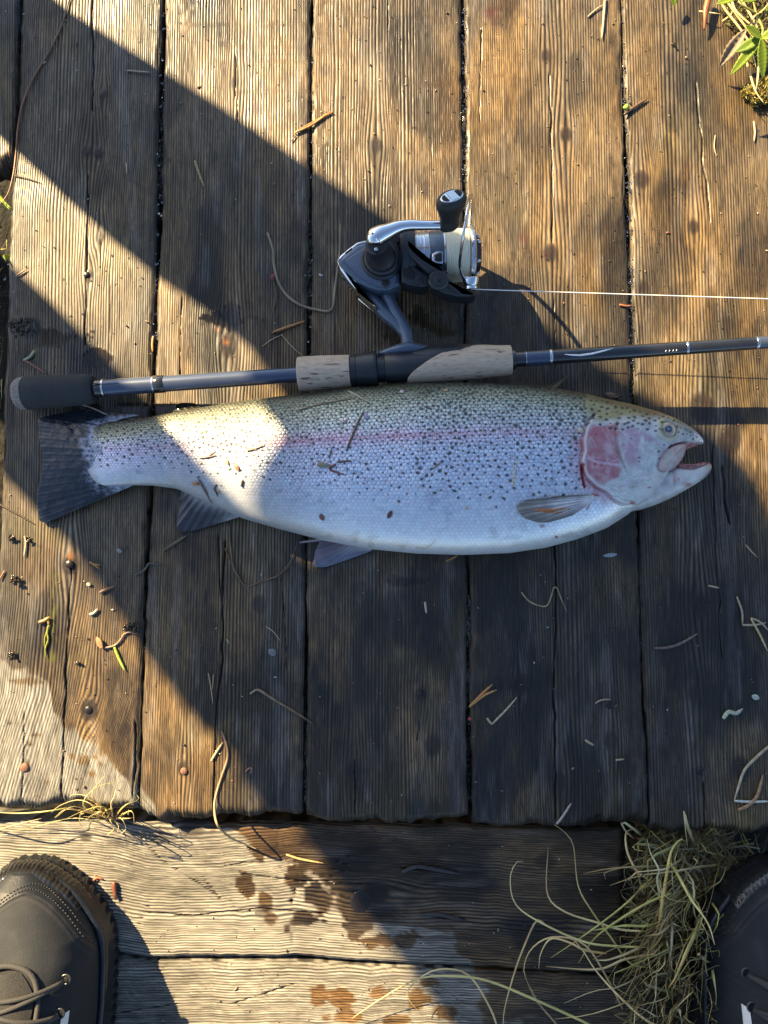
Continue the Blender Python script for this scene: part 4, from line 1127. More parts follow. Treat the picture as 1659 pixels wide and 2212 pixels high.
fin('dorsal_fin', [(1090, 836), (1120, 838), (1160, 840), (1195, 845)], [(1105, 822), (1150, 826), (1190, 829), (1222, 812), (1232, 808)], [.034, .034, .034, .034], [.020, .018, .016, .016, .018], 10, dorscol, rays=.0008, seed=6)
def adicol(x, y, I, J, R):
    c = lerp((.10, .095, .05), (.014, .013, .011), sstep(.05, .4, I))*np.ones(x.shape)[..., None]
    return c*(1+.5*fbm(x*.12, y*.12, 89, 3))[..., None], np.full(x.shape, .14)
fin('adipose_fin', [(440, 884), (420, 887), (400, 890), (384, 894)], [(424, 873), (405, 870), (385, 872), (374, 884), (373, 895)], [.016, .016, .016, .016], [.013, .012, .011, .011, .011], 4, adicol, rays=.0003, nb=40, thick=.0018, seed=7)
rebase(trout, tuple(unproj(830, 1000, 0.).tolist()))

# ================================================================== FISHING ROD
M_FOAM = pmat('grip_foam', (.026, .028, .030), .85, 0, .35, 900, .35)
M_CORKD = pmat('burl_cork', (.16, .145, .125), .8, 0, .7, 900, .5, c2=(.34, .31, .27))
M_BLANK = pmat('rod_lacquer', (.012, .013, .016), .16, 0, .2, 60, 0, spec=.6, coat=.6)
M_GREY = pmat('grey_blank', (.070, .088, .135), .26, .5, .10, 40, .0, coat=.3)
M_SEAT = pmat('seat_plastic', (.014, .017, .021), .38, 0, .2, 300, .05)
M_RING = pmat('silver_trim', (.62, .63, .62), .22, 1, .1, 200, .1)
M_WHITE = pmat('white_print', (.75, .76, .76), .4, 0, .1, 300, 0)
def cork_mat():
    m, n, l, b = _nodes('natural_cork'); b.inputs['Roughness'].default_value = .78
    tc = n.new('ShaderNodeTexCoord'); mp = n.new('ShaderNodeMapping'); mp.inputs['Scale'].default_value = (1, 5, 5)
    tx = n.new('ShaderNodeTexNoise'); tx.inputs['Scale'].default_value = 120; tx.inputs['Detail'].default_value = 6; tx.inputs['Roughness'].default_value = .65
    l.new(tc.outputs['Object'], mp.inputs[0]); l.new(mp.outputs[0], tx.inputs['Vector'])
    rp = n.new('ShaderNodeValToRGB'); e = rp.color_ramp.elements
    e[0].position = .30; e[0].color = (.36, .26, .17, 1); e[1].position = .66; e[1].color = (.58, .45, .32, 1)
    k = e.new(.46); k.color = (.49, .37, .255, 1)
    mp2 = n.new('ShaderNodeMapping'); mp2.inputs['Scale'].default_value = (1, 6, 6)
    vo = n.new('ShaderNodeTexNoise'); vo.inputs['Scale'].default_value = 55; vo.inputs['Detail'].default_value = 2
    l.new(tc.outputs['Object'], mp2.inputs[0]); l.new(mp2.outputs[0], vo.inputs['Vector'])
    r2 = n.new('ShaderNodeValToRGB'); f = r2.color_ramp.elements
    f[0].position = .655; f[0].color = (1, 1, 1, 1); f[1].position = .675; f[1].color = (.30, .22, .18, 1)
    l.new(vo.outputs['Fac'], r2.inputs[0]); l.new(tx.outputs['Fac'], rp.inputs[0])
    mx = n.new('ShaderNodeMix'); mx.data_type = 'RGBA'; mx.blend_type = 'MULTIPLY'; mx.inputs['Factor'].default_value = 1
    l.new(rp.outputs[0], mx.inputs['A']); l.new(r2.outputs[0], mx.inputs['B']); l.new(mx.outputs['Result'], b.inputs['Base Color'])
    bp = n.new('ShaderNodeBump'); bp.inputs['Strength'].default_value = .5; bp.inputs['Distance'].default_value = .0006
    l.new(mx.outputs['Result'], bp.inputs['Height']); l.new(bp.outputs[0], b.inputs['Normal'])
    return m
M_CORK = cork_mat()
R0 = V(45, 850.5, .0150); R1 = V(1659, 739.5, .052); RAX = (R1-R0).normalized()
def rod_s(px):
    """distance along the rod axis that shows at column px"""
    a, b = -.2, 1.5
    for _ in range(40):
        m = (a+b)/2; p = R0+RAX*m
        if proj(p.x, p.y, p.z)[0] < px: a = m
        else: b = m
    return a
def rod_p(px): return R0+RAX*rod_s(px)
def rodpart(name, mat, prof, parent, k=40, **kw):
    """prof: (px column, radius m)"""
    b = MB(); s0 = rod_s(prof[0][0]); b.lathe(R0+RAX*s0, RAX, [(rod_s(p)-s0, r) for p, r in prof], k, **kw)
    return b.build(name, mat, parent, sharp=40)
rod = empty('fishing_rod')
tag(rod, 'dark spinning rod with cork grips and foam butt lying along the back of the trout', 'fishing rod')
rodpart('butt_cap', M_CORKD, [(33, .004), (34, .0085), (37, .0122), (44, .0143), (52, .0150), (58.5, .0152)], rod)
rodpart('butt_grip', M_FOAM, [(59, .0146), (61, .0152), (90, .0150), (150, .0143), (190, .0137), (199, .0131), (203, .0116), (204, .0075)], rod)
rodpart('ferrule', M_BLANK, [(203.5, .0078), (205, .0080), (223, .0078)], rod)
rodpart('trim_ring', M_RING, [(223.2, .0080), (224, .0083), (227.5, .0083), (228, .0080)], rod)
rodpart('rear_blank', M_GREY, [(228.2, .0076), (331, .0073)], rod)
rodpart('trim_ring', M_RING, [(331.2, .0076), (332, .0079), (335, .0079), (335.6, .0076)], rod)
rodpart('ferrule', M_BLANK, [(335.8, .0077), (337, .0080), (355, .0079), (356, .0076)], rod)
rodpart('rear_blank', M_GREY, [(356.2, .0072), (648, .0068)], rod)
rodpart('rear_cork', M_CORK, [(645, .007), (645.6, .0148), (647, .0154), (660, .0156), (700, .0153), (745, .0145), (757, .0142), (758, .010)], rod)
rodpart('seat_hood', M_SEAT, [(758.3, .0138), (759, .0142), (770, .0142), (770.4, .0139), (771.5, .0139), (772, .0142), (790, .0150), (806, .0158), (812, .0161), (815, .0157), (816.5, .0130)], rod)
rodpart('reel_seat', M_SEAT, [(816, .0118), (832, .0118), (832.5, .0128), (834, .0133), (880, .0133), (930, .0140), (1000, .0138), (1040, .0128)], rod)
# fore grip: cork with a slanting front edge where the seat runs under it
cg = MB(); vs = []; fs = []; K = 48
rows = [(878, .0134), (878.6, .0150)]+[(x, float(np.interp(x, [878, 900, 950, 1010, 1060, 1095, 1103], [.0152, .0154, .0152, .0148, .0138, .0131, .0129]))) for x in np.linspace(884, 1103, 30)]+[(1104.5, .0120), (1105, .006)]
UPV = (Vector((0, 1, 0))-RAX*RAX.y).normalized(); SDV = RAX.cross(UPV)
if SDV.z < 0: SDV = -SDV
for x, r in rows:
    for j in range(K):
        a = 2*math.pi*j/K
        top = max(0, math.cos(a)); zz = math.sin(a)
        # the upper edge of the cork starts further forward than the lower edge
        sh = (.5+.5*math.cos(a))**1.4*120*max(0, 1-(x-878)/200)
        rr = r
        vs.append(rod_p(min(x+sh*(1 if x < 1103 else 0), 1104.9))+UPV*(math.cos(a)*rr)+SDV*(math.sin(a)*rr))
n = len(rows)
for i in range(n-1):
    for j in range(K):
        j2 = (j+1) % K; fs.append((i*K+j, i*K+j2, (i+1)*K+j2, (i+1)*K+j))
fs.append(tuple(range(K-1, -1, -1))); fs.append(tuple(range((n-1)*K, n*K)))
cg.add(vs, fs); cg.build('fore_cork', M_CORK, rod, sharp=50)
# hood over the reel foot
hd_ = MB(); hp = [(880, .0118), (900, .0145), (935, .0168), (965, .0176), (1000, .0166), (1035, .0138)]
for i in range(1): hd_.tube([rod_p(x)+UPV*.0042 for x, r in hp], [r*.80 for x, r in hp], 20)
hd_.build('foot_hood', M_SEAT, rod)
rodpart('winding_check', M_BLANK, [(1105.2, .0055), (1106, .0088), (1112, .0088), (1114, .0068), (1130, .0066), (1134, .0068)], rod)
rodpart('trim_ring', M_RING, [(1134.2, .0067), (1134.8, .0070), (1136, .0070), (1136.6, .0067)], rod)
rodpart('grey_band', M_GREY, [(1136.8, .0066), (1185, .0065)], rod)
rodpart('trim_ring', M_RING, [(1185.2, .0067), (1186, .0071), (1191, .0071), (1192, .0067)], rod)
rodpart('front_blank', M_BLANK, [(1192.2, .0064), (1480, .0058)], rod)
rodpart('trim_ring', M_RING, [(1480.2, .0060), (1481, .0062), (1484.5, .0062), (1485, .0060)], rod)
rodpart('front_blank', M_BLANK, [(1485.2, .0058), (1631, .0055)], rod)
rodpart('trim_ring', M_RING, [(1631.2, .0057), (1632, .0059), (1636, .0059), (1636.8, .0057)], rod)
rodpart('front_blank', M_GREY, [(1637, .0055), (2600, .0042)], rod)
def on_rod(px, off, r):
    """point on the upward side of the blank; off -1..1 across it"""
    a = math.asin(max(-.98, min(.98, off))); return rod_p(px)+UPV*(-math.sin(a)*r)+SDV*(math.cos(a)*r)
sw_ = [(1217, .02, .25), (1230, .16, .7), (1250, .28, 1), (1275, .18, 1), (1300, -.10, .8), (1322, -.38, .15)]
b = MB(); b.tube([on_rod(x, o, .0064) for x, o, w_ in sw_], [.0009*w_ for x, o, w_ in sw_], 8, flat=.35); b.build('swoosh_mark', M_WHITE, rod)
for x in (1433, 1441, 1449, 1456):
    b = MB(); b.tube([on_rod(x, .62, .0060), on_rod(x+1.2, .40, .0060)], [.0003, .0003], 6, flat=.4); b.build('size_mark', M_WHITE, rod)
for x in (1137, 1186):
    pass
rebase(rod, tuple(rod_p(760)))

# ================================================================== SPINNING REEL
def C1(x, y): return (648.1+x*.29297, 367.2+y*.29297)
def cw(x, y, z): return V(*C1(x, y), z)
M_NAVY = pmat('reel_body_paint', (.080, .108, .150), .32, .35, .12, 700, .06, coat=.15)
M_NAVYD = pmat('reel_dark_plastic', (.012, .014, .018), .42, 0, .2, 500, .06)
M_CHROME = pmat('polished_chrome', (.80, .81, .82), .07, 1, .04, 60, .03)
M_SILV = pmat('brushed_silver', (.52, .54, .56), .24, 1, .1, 600, .05)
M_RUB = pmat('knob_rubber', (.014, .014, .015), .55, 0, .3, 700, .15)
M_HOLE = pmat('black_recess', (.004, .004, .005), .7, 0, .2, 100, 0)
M_LINE = pmat('braided_line', (.70, .64, .46), .55, 0, .14, 90, .5, stretch=(30, 1, 1), bdist=.0004)
M_WIRE = pmat('bail_steel', (.66, .66, .66), .18, 1, .05, 80, 0)
reel = empty('spinning_reel')
tag(reel, 'navy and silver spinning reel mounted on the rod, handle up, pale line on its spool', 'fishing reel')
def slab(name, pts, z1, z0, mat, bev=.0015, parent=reel, n=None, raw=False):
    P = np.array([C1(*p) for p in pts])
    if n: P = smooth_pts(P, n, True)
    b = MB(); b.prism(unproj(P[:, 0], P[:, 1], z1), z0, z1, bev, 3); return b.build(name, mat, parent, sharp=45)
AXZ = .036
ax0 = cw(1050, 635, AXZ); ax1 = cw(1250, 628, AXZ); SAX = (ax1-ax0).normalized()
def sp_s(cx_): return float((cw(cx_, 632, AXZ)-ax0).dot(SAX))
K1 = .29297*(H-AXZ)/F*.995                              # metres per crop pixel in the axis plane
def spin(name, mat, prof, parent=reel, k=56, sharp=35):
    b = MB(); b.lathe(ax0, SAX, [(sp_s(x), r*K1) for x, r in prof], k); return b.build(name, mat, parent, sharp=sharp)
# housing
slab('body', [(277, 668), (345, 600), (425, 542), (500, 522), (600, 486), (690, 476), (738, 492), (742, 640), (738, 845), (660, 882), (575, 884), (500, 862), (425, 822), (340, 752), (290, 700)], .049, .016, M_NAVY, .004)
slab('side_plate', [(330, 664), (440, 590), (520, 540), (640, 500), (716, 500), (716, 800), (700, 845), (640, 868), (590, 862), (500, 822), (420, 772), (350, 700)], .0505, .044, M_NAVY, .0012)
slab('trim_upper', [(272, 668), (300, 628), (350, 585), (420, 533), (500, 514), (506, 530), (430, 552), (372, 602), (318, 642), (284, 672)], .047, .034, M_CHROME, .0012)
slab('trim_lower', [(272, 672), (286, 668), (330, 722), (420, 815), (422, 850), (440, 900), (545, 985), (560, 1008), (540, 1000), (440, 915), (360, 822), (300, 740)], .046, .030, M_CHROME, .0015)
slab('trim_slot', [(330, 610), (380, 572), (390, 592), (342, 628)], .0474, .044, M_HOLE, .0003)
# stem and foot
st = MB()
st.tube([cw(610, 830, .030), cw(640, 930, .031), cw(690, 1040, .033), cw(745, 1130, .0345), cw(786, 1210, .035), cw(793, 1275, .0345), cw(788, 1325, .0345)], [.0068, .0066, .0060, .0058, .0058, .0060, .0080], 14, flat=1.25)
st.build('stem', M_NAVY, reel)
st = MB(); st.tube([cw(480, 880, .030), cw(560, 985, .031), cw(640, 1075, .033), cw(715, 1135, .034), cw(765, 1200, .0345), cw(788, 1270, .0345)], [.0062, .0062, .0060, .0056, .0048, .0046], 14, flat=1.2)
st.build('stem_brace', M_NAVY, reel)
st = MB(); st.tube([cw(575, 1362, .0335), cw(640, 1352, .034), cw(720, 1335, .0345), cw(800, 1322, .0345), cw(880, 1330, .035), cw(1010, 1334, .0355)], [.0028, .0042, .0058, .0070, .0056, .0026], 14, flat=1.5)
st.build('foot', M_NAVY, reel)
# rotor (turns round the spool axis)
spin('rotor', M_NAVYD, [(736, 150), (738, 205), (760, 222), (800, 226), (840, 218), (846, 205), (850, 120)])
spin('rotor_skirt', M_NAVYD, [(742, 228), (748, 238), (772, 240), (790, 232), (792, 200)])
slab('rotor_arm', [(736, 470), (766, 466), (800, 520), (850, 585), (910, 640), (990, 690), (1050, 722), (1090, 745), (1060, 770), (1000, 750), (955, 760), (900, 712), (830, 650), (770, 600), (738, 570)], .0625, .040, M_NAVYD, .003)
slab('arm_web', [(740, 600), (800, 660), (880, 730), (950, 770), (955, 850), (900, 862), (800, 845), (748, 820)], .056, .036, M_NAVYD, .002)
slab('arm_recess', [(760, 655), (800, 690), (850, 760), (838, 812), (790, 800), (757, 780)], .0564, .050, M_HOLE, .0006)
slab('bail_arm', [(955, 790), (975, 745), (1025, 732), (1078, 750), (1110, 795), (1160, 850), (1205, 890), (1290, 905), (1296, 922), (1230, 932), (1150, 928), (1060, 905), (985, 868)], .0615, .042, M_NAVYD, .003)
slab('arm_slot', [(1085, 838), (1130, 878), (1160, 902), (1120, 898), (1082, 870)], .0619, .058, M_HOLE, .0003)
def disc(name, x, y, z, r, h, mat, parent, k=28, bev=.0004):
    b = MB(); c = cw(x, y, z); b.lathe((c.x, c.y, z-h), (0, 0, 1), [(0, r), (h-bev, r), (h, r-bev), (h+.0001, .0002)], k); return b.build(name, mat, parent, sharp=40)
def screw(x, y, z, r):
    s_ = disc('screw', x, y, z, r, .004, M_NAVYD, reel)
    for a in (.7, .7+math.pi/2):
        c = cw(x, y, z+.0002); d = Vector((math.cos(a), math.sin(a), 0))*r*.62
        b = MB(); b.tube([c-d, c+d], [r*.14]*2, 6, flat=.6); b.build('slot', M_HOLE, s_)
disc('bail_pivot', 1022, 808, .0635, .0088, .006, M_NAVYD, reel, 36, .0012)
screw(1025, 812, .0645, .0042); screw(880, 808, .0572, .0036); screw(632, 828, .0516, .0040)
disc('screw_well', 697, 510, .0508, .0042, .003, M_HOLE, reel)
# spool
spin('spool_skirt', M_SILV, [(800, 120), (800, 176), (806, 182), (852, 184), (854, 190), (868, 190), (870, 184), (880, 184), (882, 190), (900, 190), (902, 184), (912, 186), (914, 192), (944, 192), (950, 186)])
spin('spool_band', M_NAVY, [(950, 120), (950, 184), (956, 188), (1052, 188), (1058, 180), (1058, 100)])
spin('spool_band_edge', M_SILV, [(1050, 150), (1050, 192), (1062, 194), (1064, 150)])
spin('line_winding', M_LINE, [(1064, 100)]+[(x, 194+2.2*math.sin(i*1.9)+3*math.sin(math.pi*(x-1064)/176)) for i, x in enumerate(np.linspace(1066, 1236, 36))]+[(1238, 100)], sharp=None)
spin('spool_lip', M_SILV, [(1238, 150), (1238, 200), (1246, 213), (1262, 219), (1272, 218), (1280, 208), (1284, 180), (1284, 100)])
spin('drag_knob', M_NAVYD, [(1284, 170), (1290, 140), (1318, 128), (1326, 112), (1328, 60), (1329, 2)])
for k_ in range(6):
    a = math.radians(12+k_*60); rad = Vector((0, math.cos(a), math.sin(a)))
    b = MB(); c0 = ax0+SAX*sp_s(1287)+rad*(150*K1); c1 = ax0+SAX*sp_s(1322)+rad*(124*K1)
    b.tube([c0, (c0+c1)/2+rad*.0006, c1], [.0016, .0018, .0012], 8); b.build('drag_rib', M_SILV, reel)
hole = slab('skirt_window', [(968, 668), (975, 618), (1005, 598), (1052, 600), (1054, 690), (1000, 686)], AXZ+.0248, AXZ+.018, M_SILV, .001)
slab('window_hole', [(990, 664), (994, 628), (1014, 614), (1048, 616), (1048, 674), (1012, 676)], AXZ+.0252, AXZ+.02, M_HOLE, .0003)
# line roller, bail wire
b = MB(); c0 = cw(1258, 882, .050); c1 = cw(1256, 790, .053); d = (c1-c0); L_ = d.length
b.lathe(c0, d, [(0, .0052), (.0006, .0062), (L_*.28, .0058), (L_*.34, .0064), (L_*.4, .0066), (L_*.9, .0074), (L_*.97, .0070), (L_, .0058)], 28); b.build('line_roller', M_CHROME, reel, sharp=40)
bw = [(1212, 800, .055), (1190, 760, .065), (1178, 690, .082), (1188, 590, .101), (1206, 470, .114), (1228, 330, .118), (1244, 240, .113), (1254, 190, .101), (1262, 200, .080), (1258, 290, .052), (1248, 400, .040), (1244, 480, .028), (1200, 540, .016)]
bp_ = smooth_pts([tuple(cw(*p)) for p in bw], 60); b = MB(); b.tube(bp_, np.interp(np.linspace(0, 1, 60), [0, .1, .45, .6, 1], [.0016, .0012, .0013, .0020, .0018]), 10); b.build('bail_wire', M_WIRE, reel)
# handle
c = cw(603, 668, .050)
for nm, r0_, z0, z1 in (('boss_ring', .0182, .046, .0535), ('boss', .0155, .052, .0570)):
    b = MB(); b.lathe((c.x, c.y, z0), (0, 0, 1), [(0, r0_), (z1-z0-.0015, r0_), (z1-z0, r0_-.0015), (z1-z0+.0001, .001)], 40); b.build(nm, M_NAVYD, reel, sharp=40)
top = cw(566, 545, .078); bs = Vector((c.x, c.y, .056))
b = MB(); b.lathe(bs, top-bs, [(0, .0128), (.003, .0118), (.004, .0110), ((top-bs).length, .0100)], 30); b.build('handle_post', M_NAVYD, reel, sharp=40)
ar = [(552, 545, .0800), (556, 505, .0815), (590, 482, .0825), (650, 455, .083), (720, 424, .0835), (800, 408, .084), (900, 408, .084), (1000, 408, .084), (1075, 408, .084), (1110, 408, .084)]
ap = smooth_pts([tuple(cw(*p)) for p in ar], 50)
b = MB(); b.tube(ap, np.interp(np.linspace(0, 1, 50), [0, .07, .16, .3, .45, .7, .94, 1], [.0070, .0086, .0078, .0060, .0047, .0040, .0038, .0030]), 20); b.build('handle_arm', M_CHROME, reel)
disc('arm_pin', 561, 581, .0835, .0016, .004, M_SILV, reel, 16)
k0 = cw(1098, 425, .080); k1 = cw(1120, 196, .1085); kax = k1-k0; KL = kax.length
wide = (cw(1172, 150, .105)-cw(1040, 235, .105)).normalized()
b = MB()
kp = [(0, .0045), (.03, .0078), (.10, .0086), (.22, .0080), (.38, .0082), (.55, .0098), (.72, .0116), (.86, .0122), (.95, .0116), (1.0, .0100)]
b.lathe(k0, kax, [(d*KL, r) for d, r in kp], 36, sx=.80, sy=1.12, up=wide); b.build('handle_knob', M_RUB, reel)
kn = kax.normalized(); ku = (wide-kn*wide.dot(kn)).normalized(); kv = kn.cross(ku)
def cap_poly(name, pts, off, th, mat, parent, bev=.0004):
    base = k1+kn*off; b = MB(); vs = []; fs = []
    m = len(pts)
    for h_, ins in ((-th, 1.0), (0, 1.0), (bev, .94)):
        for u_, v_ in pts: vs.append(base+ku*(u_*ins)+kv*(v_*ins)+kn*h_)
    for i in range(2):
        for j in range(m):
            j2 = (j+1) % m; fs.append((i*m+j, i*m+j2, (i+1)*m+j2, (i+1)*m+j))
    fs.append(tuple(range(2*m, 3*m))); b.add(vs, fs); return b.build(name, mat, parent, sharp=40)
ov = [(.0104*math.cos(a), .0064*math.sin(a)) for a in np.linspace(0, 2*math.pi, 36, endpoint=False)]
kc = cap_poly('knob_cap', ov, .0003, .003, M_SILV, reel)
for sg in (-1, 1):
    hp_ = [(sg*(.0040+.0052*math.cos(a)), .0042*math.sin(a)) for a in np.linspace(-1.35, 1.35, 14)]
    cap_poly('cap_hole', hp_, .0009, .0004, M_HOLE, kc, .0001)
cap_poly('cap_bridge', [(-.0030, -.0052), (.0030, -.0052), (.0030, .0052), (-.0030, .0052)], .0008, .0006, M_SILV, kc, .0005)
rebase(reel, tuple(V(830, 600, 0)))
# line running from the roller to the rod tip
fl_ = MB(); fl_.tube([V(1018, 624.5, .0545), V(1060, 626.2, .0545), V(1659, 645.5, .0560), V(2300, 668, .058)], [.00042]*4, 6)
tag(fl_.build('fishing_line', pmat('line_nylon', (.78, .76, .72), .25, 0, .05, 50, 0)), 'thin pale fishing line running from the reel to the right above the planks', 'fishing line')

# ================================================================== BOOTS of the photographer
M_BOOT = vmat('boot_leather', spec=.45, bump=.35, bscale=650)
M_SOLE = pmat('boot_rubber', (.009, .011, .0145), .35, 0, .3, 200, .2)
M_BUMP = pmat('boot_bumper_wet', (.012, .012, .013), .13, 0, .3, 220, .35)
M_LACE = pmat('lace_cord', (.034, .032, .030), .8, 0, .4, 1500, .6)
M_STITCH = pmat('stitch_thread', (.030, .029, .028), .8, 0, .3, 900, .3)
M_TAGW = pmat('white_tag', (.62, .61, .58), .85, 0, .12, 1600, .5)
M_TONGUE = pmat('tongue_mesh', (.020, .019, .0185), .9, 0, .5, 900, .8)
M_DARK = pmat('boot_inside', (.006, .006, .006), .9, 0, .2, 90, 0)
M_EYELET = pmat('eyelet_metal', (.10, .10, .10), .35, .8, .1, 200, 0)
BD = np.array([0, .001, .003, .006, .013, .020, .028, .0426, .054, .068, .085, .12, .148, .18, .21, .25, .28, .298, .305])
BRr = np.array([.002, .012, .019, .0245, .0346, .045, .0527, .064, .071, .0755, .077, .0768, .0750, .070, .062, .050, .042, .026, .004])
BLl = np.array([-.002, -.014, -.020, -.025, -.033, -.038, -.042, -.047, -.050, -.052, -.053, -.052, -.049, -.044, -.041, -.040, -.037, -.024, -.004])
BH = lambda d: np.interp(d, [0, .004, .015, .03, .06, .10, .14, .17, .20, .22, .305], [.030, .042, .054, .064, .080, .104, .124, .140, .158, .168, .168])
def boot(apex, rot, mirror, label, scale=1.0):
    root = empty('boot'); tag(root, label, 'boot', 'pair of black boots')
    ca, sa = math.cos(rot), math.sin(rot); T = unproj(apex[0], apex[1], .004)
    def W(x, d, z):
        x = np.asarray(x, float)*(-1 if mirror else 1)*scale; y = -np.asarray(d, float)*scale
        return np.stack(np.broadcast_arrays(T[0]+x*ca-y*sa, T[1]+x*sa+y*ca, STEPZ+np.asarray(z, float)*scale), -1)
    # sole with lugs
    n = 260; dd = np.concatenate([np.linspace(0, 1, 180)**2*.305])
    oR = np.stack([np.interp(dd, BD, BRr), dd], 1); oL = np.stack([np.interp(dd, BD, BLl), dd], 1)[::-1]
    out = smooth_pts(np.concatenate([oR, oL[1:-1]]), 300, True)
    arc_ = np.r_[0, np.cumsum(np.linalg.norm(np.diff(out, axis=0), axis=1))]
    lug = sstep(-.2, .2, np.sin(arc_*2*math.pi/.0095))
    ctr = np.array([.012, .15]); nrm = out-ctr; nrm /= np.linalg.norm(nrm, axis=1)[:, None]
    b = MB(); rings = []
    for z, o_ in ((.0005, -.002), (.002, .0018), (.010, .0022), (.0125, .0005), (.015, -.001), (.022, -.0018), (.026, -.003), (.028, -.008)):
        q_ = out+nrm*(o_+lug*0 if z > .011 else o_*lug+(1-lug)*-.0006)[:, None]
        rings.append(W(q_[:, 0], q_[:, 1], z))
    P = np.array(rings); m = P.shape[1]
    fs = grid_faces(len(rings), m, True).tolist(); fs.append(list(range(m-1, -1, -1)))
    b.add(P.reshape(-1, 3), fs); sole = b.build('sole', M_SOLE, root, sharp=50)
    # upper
    nd, ns = 230, 130
    ds = np.concatenate([np.linspace(0, 1, nd)**1.5*.296+.003]); ss = np.linspace(-1, 1, ns)
    D = np.repeat(ds[:, None], ns, 1); S_ = np.sin(ss*math.pi/2)[None]*np.ones((nd, 1))
    xr = np.interp(D, BD, BRr)-.0065; xl = np.interp(D, BD, BLl)+.0065
    xr = np.maximum(xr, (xr+xl)/2+.001); xl = np.minimum(xl, (xr+xl)/2-.001)
    h = BH(D)
    taper = np.interp(D, [0, .12, .2, .3], [0, .0, .012, .012])
    prof = np.clip(1-np.abs(S_)**2.5, 0, 1)**.52
    Xl = (xr+xl)/2+(xr-xl)/2*S_*(1-taper*8*prof)
    Z = .020+(h-.020)*prof
    def px_of(x, d, z):
        P_ = W(x, d, z)
        return proj(P_[..., 0], P_[..., 1], P_[..., 2])
    # seams are set out on the boot itself: d measured back from the toe, x across
    capd = .016+.066*np.clip(np.abs(Xl-.012)/.063, 0, 1)**1.7
    cap = sstep(-.0007, .0007, capd-D)
    rim = np.exp(-((D-capd)/.0020)**2)
    thr = ((D > .064) & (np.abs(Xl-.012) < .030*np.clip((D-.063)/.03, 0, 1)**.5)).astype(float)
    crs = sum(np.exp(-((D-d_-.004*fbm(Xl*40, D*0+d_*90, 143, 2))/.0011)**2)*np.clip(1-np.abs(Xl-x_)/.03, 0, 1) for d_, x_ in ((.086, .062), (.094, .058), (.104, .064), (.088, -.036), (.098, -.034)))
    Z = Z-.0010*crs
    nz1 = fbm(Xl*60, D*60, 141, 3); nz2 = fbm(Xl*500, D*500, 142, 2)
    col = lerp((.0068, .0085, .0120), (.0070, .0088, .0125), cap)*(1+.22*nz1+.20*nz2*(1-cap))[..., None]
    dust = sstep(.15, .6, fbm(Xl*90, D*70, 144, 4))
    col = col*(1-.35*rim[..., None])+dust[..., None]*np.array((.006, .0062, .0062)); col = col+(.008*np.exp(-((D-capd-.0028)/.0012)**2))[..., None]
    Z = Z+.0011*cap+.0006*np.exp(-((D-capd-.0026)/.0013)**2)-.0016*thr
    Z = Z-.0012*np.exp(-((D-.178-.01*nz1)/.005)**2)
    col = col*(1-.4*thr[..., None])
    rgh = .80-.24*cap+.08*nz1
    P = W(Xl, D, Z)
    me_o = grid_obj('upper', P, M_BOOT, root, col, rgh)
    # tongue, shaft collar
    def surf(x, d, dz=0):
        xr_ = np.interp(d, BD, BRr)-.0065; xl_ = np.interp(d, BD, BLl)+.0065
        s_ = np.clip((x-(xr_+xl_)/2)/((xr_-xl_)/2), -.999, .999)
        z = .020+(BH(d)-.020)*np.clip(1-np.abs(s_)**2.5, 0, 1)**.52
        return W(x, d, z+dz)
    def cord(name, pts, r, mat, par, dz, k=8, n=24):
        Q = smooth_pts(pts, n); b = MB(); b.tube(surf(Q[:, 0], Q[:, 1], dz), r, k); return b.build(name, mat, par)
    tg = []; 
    for d in np.linspace(.066, .21, 50):
        d = float(d); wd = .027*min(1, ((d-.062)/.022))**.5
        tg.append(surf(.012+np.linspace(-wd, wd, 20), np.full(20, d), .0012+.004*np.cos(np.linspace(-1.5, 1.5, 20))))
    tongue = grid_obj('tongue', np.array(tg), M_TONGUE, root)
    # throat edge
    te_ = [(-.020, .19), (-.019, .11), (-.017, .085), (-.008, .068), (.012, .062), (.032, .068), (.041, .085), (.043, .11), (.044, .19)]
    cord('throat_trim', te_, .0022, M_LACE, root, .0012, n=60)
    rows_ = [.078, .100, .122, .146, .172]
    for i, d in enumerate(rows_):
        for sx in (-1, 1):
            x = .012+sx*.044
            e_ = surf(x, d, .0016); b = MB()
            ring = [e_+np.array([.0036*math.cos(a), .0036*math.sin(a), 0]) for a in np.linspace(0, 2*math.pi, 20)]
            b.tube(ring, .0009, 8, caps=False); ey_ = b.build('eyelet', M_EYELET, root)
            b = MB(); b.lathe(e_-np.array([0, 0, .0004]), (0, 0, 1), [(0, .0032), (.0004, .003)], 14); b.build('eyelet_hole', M_DARK, ey_)
    for i in range(4):
        d0, d1 = rows_[i], rows_[i+1]
        if i == 0: cord('lace', [(.012+.044, d0), (.012, d0+.004), (.012-.044, d0)], .0019, M_LACE, root, .0058)
        cord('lace', [(.012+.044, d0), (.012+.010, d0+(d1-d0)*.42), (.012-.044, d1)], .0019, M_LACE, root, .0052)
        cord('lace', [(.012-.044, d0), (.012-.010, d0+(d1-d0)*.42), (.012+.044, d1)], .0019, M_LACE, root, .0070)
    # double row of stitches along the toe cap
    for off in (-.0034, -.0062):
        b = MB()
        for t in np.linspace(-.050, .066, 54):
            def q_(xx):
                dd_ = .016+.066*np.clip(abs(xx-.012)/.063, 0, 1)**1.7
                return surf(np.array([xx]), np.array([dd_+off]), .0016)[0]
            b.tube([q_(t), q_(t+.0013)], .00052, 5)
        b.build('stitching', M_STITCH, root)['kind'] = 'stuff'
    # white tag with a broken white thread below it
    tx, td = .0590, .102
    lt = [surf(np.linspace(tx-.0017, tx+.0017, 4), np.full(4, d), .0022) for d in np.linspace(td, td+.0165, 6)]
